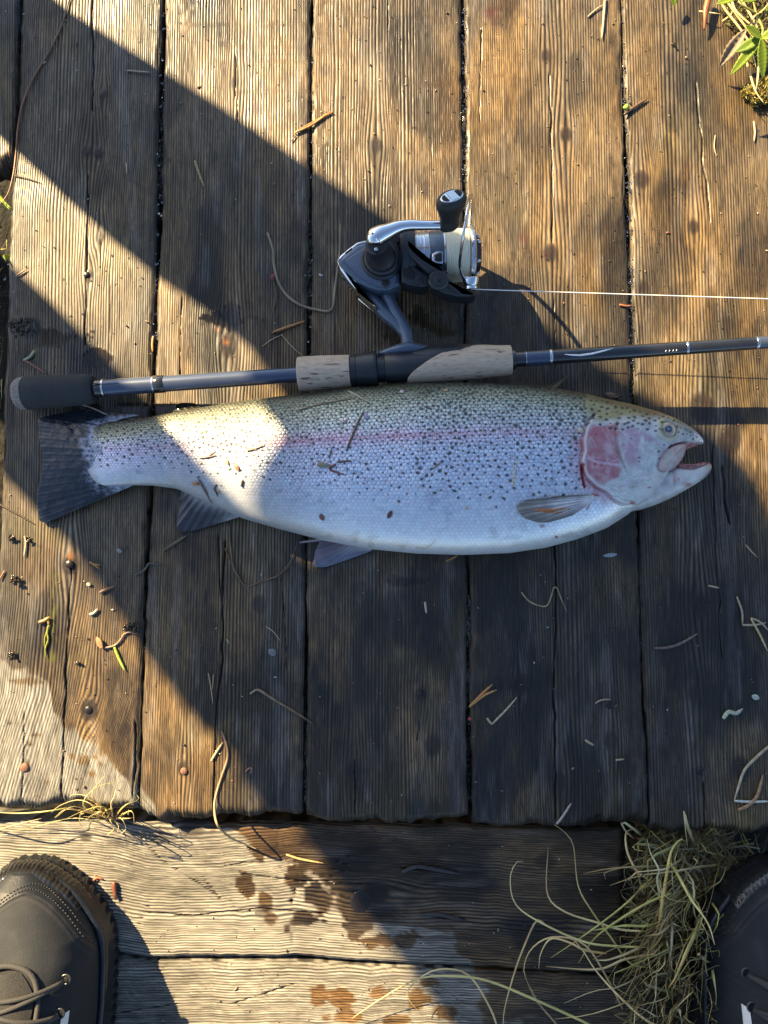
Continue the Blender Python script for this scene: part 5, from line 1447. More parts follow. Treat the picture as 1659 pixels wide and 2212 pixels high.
    lt = np.array(lt); low = lt.copy(); low[..., 2] -= .0012
    b = MB(); n4 = grid_faces(6, 4).tolist(); b.add(np.concatenate([lt.reshape(-1, 3), low.reshape(-1, 3)]), n4+[[i+24 for i in f[::-1]] for f in n4]+[(0, 24, 25, 1), (1, 25, 26, 2), (2, 26, 27, 3), (20, 21, 45, 44), (21, 22, 46, 45), (22, 23, 47, 46)]+[(4*i, 4*i+4, 4*i+28, 4*i+24) for i in range(5)]+[(4*i+3, 4*i+27, 4*i+31, 4*i+7) for i in range(5)])
    b.build('white_tag', M_TAGW, root, smooth=False)
    b = MB()
    for k_, d in enumerate(np.arange(td+.0175, .205, .0021)):
        x = tx-.0018*k_*.13*(1 if True else 0); b.tube([surf(np.array([x]), np.array([d]), .0012)[0], surf(np.array([x-.0001]), np.array([d+.0013]), .0012)[0]], .0005, 5)
    b.build('white_thread', M_TAGW, root)['kind'] = 'stuff'
    # welt cord between sole and upper
    wq = smooth_pts(np.stack([np.r_[np.interp(np.linspace(.30, .004, 60), BD, BLl)+.0045, np.interp(np.linspace(.004, .30, 60), BD, BRr)-.0045], np.r_[np.linspace(.30, .004, 60), np.linspace(.004, .30, 60)]], 1), 220)
    wq[:, 1] += .0028*np.exp(-wq[:, 1]/.02)
    b = MB(); b.tube(W(wq[:, 0], wq[:, 1], np.full(220, .0285)), .0030, 8); b.build('welt', M_SOLE, root)
    # grooved rubber toe bumper
    bq = []
    for i, t in enumerate(np.linspace(-.046, .058, 90)):
        dl = np.interp(t, [-.047, -.038, -.025, -.014, 0, .012, .0245, .0346, .045, .0527, .058], [.0426, .020, .006, .001, -.0002, .001, .006, .013, .020, .028, .0345])
        rib = .0006*math.sin(i*1.7)
        bq.append([W(t*(1-.04*k_), dl-.0012*(3-k_)*0-rib*(1 if k_ in (1, 2, 3) else 0)+(0, -.0016, -.0010, .0022, .0075, .0115)[k_], (.010, .018, .028, .037, .0425, .0405)[k_]) for k_ in range(6)])
    bm = grid_obj('toe_bumper', np.array(bq), M_BUMP, root)
    sol = bm.modifiers.new('thick', 'SOLIDIFY'); sol.thickness = .002; sol.offset = -1
    # collar at the ankle and the dark opening
    an = np.linspace(0, 2*math.pi, 40, endpoint=False)
    b = MB(); b.tube([W(.004+.036*math.cos(a), .252+.046*math.sin(a), .168) for a in np.r_[an, an[:1]]], .007, 10, caps=False); b.build('collar', M_BOOT if False else M_LACE, root)
    b = MB(); b.lathe(tuple(W(.004, .252, .165)), (0, 0, 1), [(0, .034), (.0035, .034), (.0036, .001)], 32, sy=1.3, up=(0, 1, 0)); b.build('opening', M_DARK, root)
    rebase(root, tuple(W(0, .15, 0).tolist()))
    return root
boot((60, 1867), math.radians(0), False, 'black lace-up boot in sunlight at the lower left, only its right half in view', .955)
boot((1697, 1862), math.radians(-3.0), True, 'black lace-up boot in shade at the lower right beside the dry grass clump', .955)

# ================================================================== GRASS, MOSS AND PLANTS AT THE EDGES
M_STRAW = vmat('dry_straw', spec=.4, rgh=.6, bump=.2, bscale=500, trans=.15)
M_LEAF = vmat('green_leaf', spec=.4, rgh=.45, bump=.15, bscale=250, trans=.45)
M_MOSS = vmat('wet_moss', spec=.5, rgh=.35, trans=.25)
M_BARK = vmat('needle_litter', spec=.45, rgh=.45, bump=.3, bscale=600)
STRAWC = [(.74, .55, .25), (.62, .45, .21), (.46, .31, .15), (.58, .52, .14), (.60, .56, .17), (.40, .40, .11), (.78, .64, .32), (.30, .20, .11), (.56, .56, .34), (.78, .50, .17)]
gr = np.random.default_rng(77)
def blade(name, pts3, r, c0, c1, mat, parent, n=16, k=5, flat=.4):
    Q = smooth_pts(pts3, n); b = MB()
    R = r*np.interp(np.linspace(0, 1, n), [0, .12, .55, 1], [.75, 1, .85, .22])
    b.tube(Q, R, k, flat=flat)
    t = np.repeat(np.linspace(0, 1, n), k); c = lerp(c0, c1, t)*(1+.12*np.sin(t*23))[:, None]
    b.c = [tuple(x) for x in c]
    return b.build(name, mat, parent)
def px3(pts): return [tuple(unproj(x, y, z).tolist()) for x, y, z in pts]
clump = empty('grass_clump')
tag(clump, 'tangled clump of dry yellow grass past the end of the step boards', 'grass')
# matted thatch at its foot
b = MB(); cc = []
for i in range(2600):
    x = gr.normal(1465, 60); y = gr.uniform(1775, 2260)
    if x < 1362+14*math.sin(y*.05) and y < 2112: x = 1362+gr.uniform(0, 120)
    if x > 1700: continue
    z0 = -.105+gr.uniform(0, .055)+.02*math.exp(-((x-1460)/70)**2); a = gr.normal(1.3, 1.0); L_ = gr.uniform(.012, .05)
    p0 = unproj(x, y, z0); d = np.array([math.cos(a), math.sin(a), gr.normal(.0, .25)])*L_; up = np.array([0, 0, gr.uniform(0, .01)])
    q_ = np.array([gr.normal(0, .004), gr.normal(0, .004), 0])
    c = np.array(STRAWC[gr.integers(len(STRAWC))])*gr.uniform(.15, .6)
    pts = [p0-d/2, p0+up+q_, p0+d/2]; w_ = gr.uniform(.0004, .0010)
    nrm_ = np.cross(d, (0, 0, 1)); nrm_ /= np.linalg.norm(nrm_)+1e-9
    vs = []
    for p_, ww in zip(pts, (w_, w_, w_*.3)): vs += [p_-nrm_*ww, p_+np.array((0, 0, ww*.7)), p_+nrm_*ww]
    b.add(vs, [(0, 1, 4, 3), (1, 2, 5, 4), (3, 4, 7, 6), (4, 5, 8, 7)], c)
b.build('thatch', M_STRAW, clump)['kind'] = 'stuff'
# long blades read off one by one (px, py, height), foot first
LONGB = [([(1410, 1895, .0), (1395, 1909, .012), (1344, 1959, .018), (1264, 2019, .010), (1190, 2069, -.010)], .0013, 4, 3),
         ([(1400, 2046, .01), (1330, 2044, .012), (1260, 2034, .010), (1170, 1994, .006), (1114, 1954, .004), (1102, 1899, .006), (1114, 1864, .004), (1130, 1861, .0)], .0010, 4, 6),
         ([(1390, 2012, .01), (1340, 2008, .008), (1294, 1994, .004), (1219, 1969, -.002), (1182, 1929, -.010), (1184, 1830, -.016)], .0010, 6, 2),
         ([(1400, 2090, .0), (1360, 2080, .002), (1319, 2024, .010), (1279, 1969, .012), (1249, 1914, .010), (1239, 1829, .006), (1222, 1800, .003), (1197, 1781, .001)], .0009, 3, 2),
         ([(1180, 2000, -.006), (1159, 1989, -.010), (1130, 2050, -.006), (1109, 2109, -.004), (1090, 2180, -.006), (1086, 2230, -.01)], .0009, 2, 0),
         ([(1076, 2225, -.012), (1060, 2180, .0), (1020, 2114, .012), (980, 2094, .016), (930, 2099, .014), (884, 2134, .006), (884, 2160, -.002), (914, 2194, -.015)], .0010, 0, 0),
         ([(1290, 2225, .0), (1264, 2209, .004), (1154, 2159, .012), (1054, 2119, .016), (980, 2109, .016), (905, 2114, .010), (829, 2154, -.002), (760, 2200, -.012)], .0012, 4, 0),
         ([(1210, 2230, -.012), (1199, 2209, -.012), (1154, 2154, -.008), (1129, 2094, -.014)], .0009, 2, 7),
         ([(1470, 2230, .02), (1404, 2209, .02), (1344, 2159, .014), (1289, 2099, .006), (1262, 2058, .0), (1240, 2030, -.006)], .0011, 0, 6),
         ([(1425, 1994, .02), (1429, 1960, .032), (1440, 1889, .036), (1450, 1839, .030), (1469, 1814, .022), (1480, 1818, .010)], .0016, 9, 4),
         ([(1449, 1864, .02), (1470, 1900, .040), (1494, 1944, .058), (1529, 1994, .075), (1544, 2041, .080)], .0014, 4, 0),
         ([(1514, 1984, .01), (1500, 2020, .03), (1484, 2054, .04), (1460, 2110, .040), (1444, 2134, .034)], .0024, 5, 9),
         ([(1430, 1960, .02), (1420, 1900, .03), (1424, 1880, .032), (1405, 1842, .020), (1398, 1812, .0)], .0012, 8, 8),
         ([(1400, 1900, .01), (1375, 1880, .01), (1355, 1840, .004), (1352, 1800, -.006), (1368, 1790, -.014)], .0012, 2, 6),
         ([(1390, 1930, .0), (1368, 1876, .004), (1310, 1884, .002), (1308, 1900, -.004)], .0009, 2, 2),
         ([(1410, 2062, .0), (1350, 2072, .006), (1290, 2094, .002), (1180, 2088, -.012)], .0012, 6, 2),
         ([(1420, 2010, .0), (1384, 2046, .006), (1320, 2072, .006), (1286, 2074, .0)], .0014, 2, 6),
         ([(1440, 1985, .01), (1400, 2000, .018), (1345, 2000, .016), (1280, 2010, .006)], .0012, 5, 4),
         ([(1450, 1930, .02), (1400, 1950, .03), (1330, 1992, .02), (1282, 2030, .0), (1250, 2080, -.012)], .0012, 4, 5),
         ([(1310, 2060, .0), (1262, 2052, .010), (1230, 2036, .012), (1190, 2028, .006), (1168, 2060, -.006), (1164, 2092, -.014)], .0010, 9, 6),
         ([(1345, 2180, .0), (1310, 2110, .012), (1262, 2040, .020), (1195, 2024, .012), (1148, 2050, .0), (1132, 2100, -.012), (1160, 2160, -.015)], .0009, 2, 0)]
for pts, r, a, c in LONGB: blade('blade', px3(pts), r, STRAWC[a], STRAWC[c], M_STRAW, clump, 26)
for i in range(255):
    x = gr.normal(1470, 46); y = gr.uniform(1800, 2240)
    if x < 1375: x = 1375+gr.uniform(0, 90)
    if x > 1560 and y > 1900: x = gr.uniform(1400, 1520)
    side = gr.uniform(); a = gr.normal(math.pi*1.30, .55) if side < .66 else gr.uniform(0, 6.28)
    Lp = gr.uniform(70, 250)*(1 if side < .66 else .6)
    z0 = -.06; z1 = gr.uniform(.004, .05)
    ex, ey = x+Lp*math.cos(a), y-Lp*math.sin(a)*.85
    if ex < 1335 and gr.uniform() < .72: ex = 1340+gr.uniform(0, 60)
    if ey < 1800: ey = 1800+gr.uniform(0, 40)
    if ex > 1545 and ey > 1880: ex = 1500+gr.uniform(0, 45)
    if ey < 1790 and ex < 1400: ey = 1795+gr.uniform(0, 20)
    mx, my = x+Lp*.45*math.cos(a)+gr.normal(0, 12), y-Lp*.45*math.sin(a)+gr.normal(-4, 12)
    ze = max(gr.uniform(-.016, .03), -.018)
    ci = gr.integers(len(STRAWC)); f_ = gr.uniform(.35, 1.1)
    blade('blade', px3([(x, y, z0), ((x+mx)/2+gr.normal(0, 6), (y+my)/2, (z0+z1)/2+.02), (mx, my, z1), ((mx+ex)/2+gr.normal(0, 6), (my+ey)/2+gr.normal(0, 6), (z1+ze)/2+.006), (ex, ey, ze)]), gr.uniform(.0006, .0021)*(.6+.4*gr.uniform()), np.array(STRAWC[ci])*f_, np.array(STRAWC[gr.integers(len(STRAWC))])*f_, M_STRAW, clump, 14)
rebase(clump, tuple(unproj(1465, 2000, -.08).tolist()))

tuft = empty('grass_tuft')
tag(tuft, 'small sunlit tuft of pale grass poking from the gap under the deck edge', 'grass')
TB = [[(250, 1768, -.02), (200, 1722, .012), (222, 1680, .018), (232, 1676, .016)], [(230, 1768, -.02), (180, 1740, .014), (210, 1700, .02), (268, 1688, .012)], [(228, 1765, -.02), (150, 1748, .012), (118, 1766, .0)],
      [(150, 1745, -.01), (100, 1753, .002), (40, 1757, -.002), (-20, 1754, -.004)], [(215, 1765, -.02), (160, 1742, .02), (118, 1768, .006)], [(250, 1770, -.02), (185, 1750, .016), (172, 1772, .008), (176, 1786, .0)],
      [(244, 1770, -.02), (240, 1735, .02), (246, 1722, .02), (250, 1705, .018)], [(246, 1768, -.02), (270, 1740, .016), (299, 1728, .006), (296, 1718, .002)], [(248, 1770, -.02), (284, 1752, .016), (290, 1782, .006)],
      [(248, 1770, -.02), (262, 1768, .02), (272, 1790, .012), (260, 1802, .004)], [(246, 1770, -.02), (238, 1772, .02), (246, 1790, .014), (230, 1806, .002)], [(244, 1770, -.02), (256, 1784, .018), (252, 1804, .004)],
      [(230, 1765, -.02), (205, 1742, .02), (170, 1728, .016), (130, 1740, .004), (110, 1756, .0)], [(236, 1766, -.02), (222, 1742, .02), (180, 1752, .014), (140, 1770, .002)], [(240, 1768, -.02), (210, 1758, .016), (190, 1768, .01), (196, 1778, .004)],
      [(225, 1760, -.02), (196, 1724, .014), (160, 1716, .01), (150, 1724, .004)], [(238, 1770, -.02), (205, 1772, .008), (150, 1768, .0), (60, 1790, -.016), (-10, 1800, -.018)], [(250, 1768, -.02), (276, 1768, .014), (290, 1766, .008)]]
for i, t in enumerate(TB):
    c = [STRAWC[0], STRAWC[6], STRAWC[9], STRAWC[4], STRAWC[1]][i % 5]; blade('blade', px3(t), .0009 if i > 5 else .0008, np.array(c)*.8, np.array([STRAWC[6], STRAWC[4], STRAWC[0]][i % 3])*.85, M_STRAW, tuft, 18)
for i in range(22):
    a = gr.uniform(0, 6.28); L_ = gr.uniform(12, 34); x, y = gr.normal(218, 30), gr.normal(1752, 8)
    blade('blade', px3([(x, y, -.02), (x+L_*.4*math.cos(a), y+L_*.3*math.sin(a), .012), (x+L_*math.cos(a), y+L_*.6*math.sin(a), gr.uniform(-.004, .01))]), gr.uniform(.0005, .0010), np.array(STRAWC[gr.integers(10)]), np.array(STRAWC[gr.integers(10)]), M_STRAW, tuft, 10)
rebase(tuft, tuple(unproj(240, 1768, -.02).tolist()))

# ---- litter and stems in the gap at the left edge
lt_ = empty('grass_tuft')
tag(lt_, 'dark wet grass and stems in the gap beside the left edge of the deck', 'grass')
for i in range(120):
    x, y = gr.uniform(-40, 16), gr.uniform(380, 1300); a = gr.uniform(0, 6.28); L_ = gr.uniform(10, 46)
    x2 = min(x+L_*math.cos(a), float(np.interp(y, [340, 700, 1000, 1300], [20, 8, -4, -12])))
    x = min(x, x2+20, float(np.interp(y, [340, 700, 1000, 1300], [22, 8, -4, -12])))
    blade('blade', px3([(x, y, -.09), ((x+x2)/2, y+L_*.4*math.sin(a), -.05), (x2, y+L_*math.sin(a), -.045)]), gr.uniform(.0006, .0016), np.array(STRAWC[gr.integers(10)])*.4, np.array(STRAWC[gr.integers(10)])*.55, M_STRAW, lt_, 8)
for t, c in (([(-8, 425, -.03), (8, 436, -.006), (24, 450, .0)], (.30, .40, .04)), ([(20, 556, -.02), (8, 552, .001), (14, 566, .003)], (.25, .33, .05)), ([(-6, 418, -.03), (12, 442, -.004), (25, 458, -.002)], (.22, .30, .03))):
    blade('blade', px3(t), .0022, c, c, M_LEAF, lt_, 12)
rebase(lt_, tuple(unproj(0, 600, -.09).tolist()))

# ---- moss pads lying on the top right corner of the deck
def moss(name, label, pts, n, hgt_, cols, seed):
    g_ = np.random.default_rng(seed); root = empty(name); tag(root, label, 'moss')
    P_ = np.asarray(pts, float); x0, y0 = P_.min(0); x1, y1 = P_.max(0)
    b = MB(); m_ = 0
    while m_ < n:
        x, y = g_.uniform(x0, x1), g_.uniform(y0, y1)
        d = float(soft_poly(np.array([x+9*vnoise(y*.12, 0, 150)]), np.array([y+9*vnoise(x*.12, 3, 151)]), pts, 12)[0])
        if d < .5: continue
        m_ += 1
        z0 = .001+hgt_*(d-.5)*1.6*g_.uniform(.3, 1); a = g_.uniform(0, 6.28); L_ = g_.uniform(.003, .009)
        p0 = unproj(x, y, max(z0-.006, 0)); p1 = p0+np.array([math.cos(a)*L_*.7, math.sin(a)*L_*.7, L_*g_.uniform(.2, .9)])
        c = np.array(cols[g_.integers(len(cols))])*g_.uniform(.5, 1.25); w_ = g_.uniform(.0004, .0009)
        nn = np.array([-math.sin(a), math.cos(a), 0]); mid = (p0+p1)/2+np.array([0, 0, .001])
        b.add([p0-nn*w_*.5, p0+nn*w_*.5, mid-nn*w_, mid+np.array([0, 0, w_]), mid+nn*w_, p1], [(0, 3, 2), (0, 1, 3), (1, 4, 3), (2, 3, 5), (3, 4, 5)], c)
    o = b.build('moss_stems', M_MOSS, root, smooth=False); o['kind'] = 'stuff'
    rebase(root, tuple(unproj(float(P_[:, 0].mean()), float(P_[:, 1].mean()), 0.).tolist()))
    return root
moss('moss_pad', 'wet golden moss pad at the right edge of the deck below the green leaves', [(1600, 205), (1625, 180), (1680, 165), (1780, 170), (1790, 245), (1700, 262), (1665, 238), (1630, 226), (1600, 216)], 2600, .016, [(.24, .19, .03), (.30, .22, .03), (.14, .14, .02), (.10, .06, .02), (.34, .28, .06)], 5)
moss('moss_pad', 'dark wet moss and grass litter on the top right corner of the deck', [(1540, -60), (1560, 20), (1570, 50), (1600, 80), (1625, 130), (1660, 150), (1790, 160), (1790, -140), (1540, -140)], 3600, .014, [(.12, .11, .03), (.07, .06, .02), (.20, .17, .06), (.16, .18, .03), (.05, .035, .02)], 6)
stems = empty('grass_tuft'); tag(stems, 'dry tan grass stems lying over the moss in the top right corner', 'grass')
SB = [[(1556, -10, .02), (1563, 15, .016), (1602, 66, .014), (1622, 100, .012), (1634, 150, .008)], [(1572, 5, .02), (1605, 50, .02), (1640, 96, .018), (1655, 108, .016)], [(1600, -5, .03), (1640, 72, .026), (1622, 110, .02)], [(1580, -8, .02), (1590, 24, .022), (1636, 66, .02), (1662, 96, .02)],
      [(1612, 130, .012), (1622, 165, .010), (1634, 200, .012), (1652, 225, .010)], [(1640, 128, .012), (1636, 180, .014), (1628, 214, .004)], [(1510, 24, .006), (1540, 28, .008), (1556, 30, .004)], [(1622, 40, .02), (1650, 20, .03), (1670, -10, .04)], [(1608, 70, .012), (1606, 96, .012), (1612, 120, .006)],
      [(1597, 98, .008), (1620, 100, .012), (1640, 90, .012)], [(1560, 46, .01), (1580, 30, .014), (1584, 10, .014)], [(1645, 60, .03), (1660, 90, .026), (1680, 130, .02)]]
for i, t in enumerate(SB): blade('blade', px3(t), .0013 if i < 6 else .0008, np.array([STRAWC[0], STRAWC[9], STRAWC[1]][i % 3]), np.array([STRAWC[6], STRAWC[0]][i % 2]), M_STRAW, stems, 14)
blade('twig', px3([(1533, -12, .008), (1525, 20, .008), (1523, 45, .007), (1521, 66, .005)]), .0030, (.30, .10, .03), (.20, .06, .02), M_BARK, stems, 14, 8, .8)
rebase(stems, tuple(unproj(1620, 100, 0.).tolist()))

def leaf_mesh(name, base, tip, wid, z0, z1, col, parent, mat=None, serr=10, fold=.25, curl=0, z2=None, n=26):
    """serrated leaflet from base to tip (px), wid metres"""
    A = np.array(unproj(base[0], base[1], z0)); B = np.array(unproj(tip[0], tip[1], z1)); d = B-A; L_ = np.linalg.norm(d)
    s_ = np.cross((0, 0, 1), d); s_ /= np.linalg.norm(s_); up = np.cross(d/L_, s_)
    rows = []; cl = []
    for i in range(n):
        t = i/(n-1); w_ = wid*(math.sin(math.pi*min(1, t*.98+.02))**.8)*(1-.25*t)+.0002
        ser = 1-.16*((t*serr) % 1)
        c0 = A+d*t+up*(curl*math.sin(math.pi*t))
        for k, u in enumerate((-1, -.5, 0, .5, 1)):
            rows.append(c0+s_*(w_*u*(ser if abs(u) == 1 else 1))+up*(abs(u)*w_*fold+.0003*math.sin(t*serr*6.28)*abs(u)))
            v = .72 if u == 0 else 1+.10*math.sin(t*serr*6.28+u*2)
            cl.append(np.array(col)*v*(1-.12*t))
    P_ = np.array(rows).reshape(n, 5, 3); C_ = np.array(cl).reshape(n, 5, 3)
    o = grid_obj(name, P_, mat or M_LEAF, parent, np.clip(C_, 0, 1), None)
    sd = o.modifiers.new('thick', 'SOLIDIFY'); sd.thickness = .00035
    return o
pl_ = empty('leafy_plant'); tag(pl_, 'bright green serrated leaves of a low plant over the top right corner, one leaf withered', 'plant')
CT = (1644, 83)
G1, G2 = (.26, .36, .035), (.19, .29, .04)
leaf_mesh('leaf', CT, (1610, 56), .0056, .052, .058, G1, pl_)
leaf_mesh('leaf', CT, (1700, 60), .0064, .052, .060, G1, pl_)
leaf_mesh('leaf', CT, (1588, 113), .0056, .052, .044, G2, pl_)
leaf_mesh('leaf', CT, (1577, 163), .0054, .0525, .036, G1, pl_)
leaf_mesh('leaf', CT, (1648, 170), .0060, .053, .040, G1, pl_)
leaf_mesh('leaf', (1640, -8), (1602, 4), .005, .05, .056, G1, pl_)
leaf_mesh('leaf', (1452, -30), (1457, 15), .0044, .016, .010, G1, pl_)
leaf_mesh('leaf', (1600, -14), (1548, 9), .0056, .045, .040, G1, pl_)
leaf_mesh('leaf', (1700, -10), (1654, 24), .006, .05, .055, G2, pl_)
blade('stem', px3([(1644, 83, .052), (1648, 62, .050), (1634, 30, .042), (1622, -20, .03)]), .0012, (.30, .32, .10), (.28, .30, .10), M_LEAF, pl_, 14, 6, .9)
blade('stem', px3([(1634, 30, .042), (1600, 8, .045), (1590, -10, .04)]), .0011, (.30, .32, .10), (.30, .30, .10), M_LEAF, pl_, 12, 6, .9)
dl_ = leaf_mesh('withered_leaf', (1611, 64), (1553, 146), .0070, .030, .010, (.26, .20, .13), pl_, mat=M_STRAW, serr=8, fold=.5, curl=.003)
blade('stem', px3([(1611, 64, .030), (1628, 40, .03), (1640, 20, .03)]), .0008, (.3, .22, .12), (.3, .22, .12), M_STRAW, pl_, 10, 6, .9)
dl_['label'] = 'pale brown withered leaf'
rebase(pl_, tuple(unproj(1645, 60, .0).tolist()))

# ================================================================== LITTER ON THE DECK AND ON THE FISH
ORG = (.42, .19, .05); BRN = (.13, .07, .035); TAN = (.36, .27, .15); PALE = (.34, .275, .175); DRK = (.055, .036, .022); RED = (.16, .035, .02); GRN = (.24, .36, .03)
def zdeck(x, y): return STEPZ if y > 1792 else 0.0
def line3(pts, r, on):
    out = []
    for q_ in pts:
        x, y = q_[0], q_[1]; h = q_[2] if len(q_) > 2 else 0
        if on == 'fish': out.append(tuple((fish_hit(x, y)[0]+np.array([0, 0, r*1.1+h])).tolist()))
        else: out.append(tuple(unproj(x, y, zdeck(x, y)+r*.9+h).tolist()))
    return out
def bits(name, cat, label, lines, on='deck', group=None):
    """a small piece of litter; each line: (points, radius, colour[, colour at tip])"""
    b = MB()
    for ln_ in lines:
        pts, r, c = ln_[:3]; c1 = ln_[3] if len(ln_) > 3 else c
        Q = smooth_pts(line3(pts, r, on), max(8, 6*len(pts))); n = len(Q)
        b.tube(Q, r*np.interp(np.linspace(0, 1, n), [0, .15, .8, 1], [.7, 1, .85, .3]), 6, flat=.8)
        t = np.repeat(np.linspace(0, 1, n), 6); b.c += [tuple(x) for x in lerp(c, c1, t)*(1+.18*np.sin(t*40))[:, None]]
    return tag(b.build(name, M_BARK), label, cat, group or {'needle': 'single pine needles', 'pine_needles': 'bundles of pine needles', 'straw': 'short straws', 'bent_straw': 'bent straws', 'twig': 'small twigs'}.get(name))
bits('pine_needles', 'pine needles', 'pair of orange pine needles lying across the joint above the reel handle', [([(637, 287), (676, 268), (716, 239)], .0013, ORG), ([(640, 284), (680, 262), (719, 242)], .0012, BRN, ORG), ([(628, 306), (642, 289)], .0006, BRN)])
bits('bent_straw', 'straw', 'long bent grey straw curving round under the left of the reel', [([(578, 503), (590, 540), (592, 572), (600, 606), (618, 636), (645, 657), (680, 668), (716, 669), (724, 620), (733, 550), (735, 484)], .0013, (.21, .17, .11), (.26, .21, .13))])
bits('twig', 'stem', 'short dark stem with a red bud beside the bent straw', [([(584, 596), (592, 612), (597, 640), (588, 678)], .0011, DRK, BRN)])
bits('pine_needles', 'pine needles', 'brown pine needles and thin stalks left of the reel foot', [([(587, 720), (620, 708), (658, 693)], .0014, BRN, ORG), ([(590, 717), (625, 704), (657, 696)], .0010, ORG), ([(567, 748), (588, 733), (612, 722)], .0006, TAN), ([(608, 722), (630, 748), (656, 771)], .0006, TAN)])
bits('needle', 'pine needle', 'single short needle in the shade left of the joint, upper left', [([(421, 347), (430, 374), (441, 403)], .0013, (.30, .22, .10))])
bits('needle', 'pine needle', 'pale needle lying level in the shade near the top left', [([(275, 152), (298, 154), (325, 156)], .0009, PALE)])
bits('needle', 'pine needle', 'tiny upright needle right of the twin knots, left plank', [([(273, 352), (274, 376)], .0009, TAN)])
bits('vine', 'stem', 'long thin dark stem curving down the left edge of the deck', [([(151, -10), (137, 45), (108, 108), (72, 168), (48, 226), (38, 280), (34, 335), (28, 380), (16, 420), (-6, 446)], .0010, (.075, .05, .035), (.30, .12, .05))])
bits('dark_needle', 'pine needle', 'dark needle pointing right from the left edge of the deck', [([(28, 379), (60, 386), (91, 396)], .0006, DRK)])
bits('straw', 'straw', 'pale straws standing upright at the top edge left of the right joint', [([(1307, -4), (1304, 40), (1300, 84)], .0014, PALE), ([(1270, 36), (1286, 22), (1303, 10)], .0009, PALE)])
bits('twig', 'twig', 'forked dark twig with a green seed on the right-hand joint', [([(1348, 248), (1372, 230), (1399, 212)], .0015, DRK, BRN), ([(1362, 238), (1364, 230)], .0009, BRN), ([(1350, 236), (1356, 226)], .0028, (.20, .30, .04))])
bits('straw', 'straw', 'pale straw hanging below the moss pad at the right', [([(1628, 262), (1631, 285), (1629, 306)], .0011, PALE)])
bits('straw', 'straw', 'thin curved straw on the right plank, upper right', [([(1545, 292), (1543, 318), (1548, 338)], .0006, PALE)])
bits('needle', 'pine needle', 'reddish needle over the right joint just above the rod', [([(1338, 658), (1352, 661), (1366, 660)], .0012, (.28, .09, .04), BRN)])
bits('twig', 'twig', 'dark stub of twig under the anal fin, mid plank', [([(352, 1190), (376, 1174), (402, 1157)], .0016, (.07, .055, .035), (.16, .12, .07))])
bits('pine_needles', 'pine needles', 'forked orange needles at the shade edge below the tail', [([(193, 1214), (205, 1219), (217, 1221)], .0009, ORG), ([(193, 1214), (204, 1221), (215, 1228)], .0009, ORG)])
bits('stick', 'stick', 'short brown stick on the shade edge below the forked needles', [([(215, 1280), (230, 1273), (247, 1266)], .0014, (.24, .12, .07))])
bits('curl', 'leaf scrap', 'small curled white scrap below the short stick', [([(193, 1327), (202, 1325), (211, 1315)], .0013, (.38, .34, .24))])
bits('stick', 'stick', 'glossy brown stub above the green moss streak, lower left', [([(83, 1345), (95, 1341), (107, 1333)], .0019, (.14, .08, .04), (.36, .20, .06)), ([(103, 1336), (106, 1350)], .0013, (.30, .16, .03))])
bits('moss_strand', 'moss', 'yellow green moss strand trailing down the lower left plank', [([(105, 1350), (102, 1366), (104, 1382), (98, 1402), (100, 1422)], .0010, (.22, .22, .02), (.12, .13, .02)), ([(103, 1360), (97, 1378), (96, 1400)], .0007, (.20, .20, .02))])
bits('twig', 'twig', 'bent twig with a green blade beside the orange leaf, lower left', [([(220, 1400), (236, 1398), (250, 1393), (262, 1380), (268, 1370), (280, 1366), (292, 1370)], .0010, (.20, .13, .08)), ([(247, 1398), (257, 1422), (270, 1449)], .0014, GRN, (.30, .40, .06))])
bits('straw', 'straw', 'pale straw beside a dark crumb below the tail fin', [([(53, 1158), (56, 1172), (52, 1204)], .0011, PALE)])
bits('needle', 'pine needle', 'long dark needle on the left edge below the tail', [([(-4, 1088), (22, 1102), (48, 1116), (74, 1132)], .0009, DRK)])
bits('needle', 'pine needle', 'reddish needle at the far left edge below the dark needle', [([(-2, 1254), (6, 1240), (10, 1232)], .0009, (.24, .09, .04))])
bits('bent_needles', 'pine needles', 'long V of bent brown needles below the anal fin', [([(495, 1130), (498, 1180), (506, 1228), (530, 1264), (566, 1256), (597, 1244), (622, 1222), (634, 1198), (643, 1168)], .0009, (.16, .09, .05), (.12, .07, .04)), ([(486, 1184), (500, 1216), (526, 1262)], .0008, BRN), ([(593, 1250), (612, 1234), (630, 1220)], .0008, BRN)])
bits('rootlet', 'root', 'dark rootlet crossing the joint below the tail half of the fish', [([(290, 1243), (306, 1236), (316, 1226), (322, 1217), (338, 1219), (356, 1221)], .0011, (.06, .055, .05), (.09, .08, .07))])
bits('stalk', 'stem', 'long grey brown stalk with a hooked end, below the pelvic fin', [([(540, 1499), (557, 1490), (582, 1505), (600, 1516), (634, 1536), (674, 1562)], .0012, (.26, .19, .11), (.13, .07, .04))])
bits('straw', 'straw', 'short straight straw by the plank crack near the front edge', [([(456, 1644), (468, 1624), (481, 1604)], .0010, (.45, .33, .18))])
bits('dry_grass', 'grass blade', 'long brown grass blade curving off the front edge of the deck', [([(478, 1578), (490, 1612), (491, 1640), (480, 1674), (468, 1712), (463, 1744, .004), (470, 1782, .020), (496, 1808, .012), (530, 1824, .003), (556, 1835)], .0011, (.24, .15, .08), (.40, .30, .16))])
bits('needle', 'pine needle', 'thin dark needles beside the plank crack under the fish', [([(450, 1454), (456, 1488), (460, 1520)], .0006, TAN), ([(461, 1456), (459, 1490)], .0005, TAN)])
bits('hair_straw', 'straw', 'hair-thin pale straw right of the bent needles', [([(574, 1353), (590, 1364), (606, 1385)], .0005, PALE)])
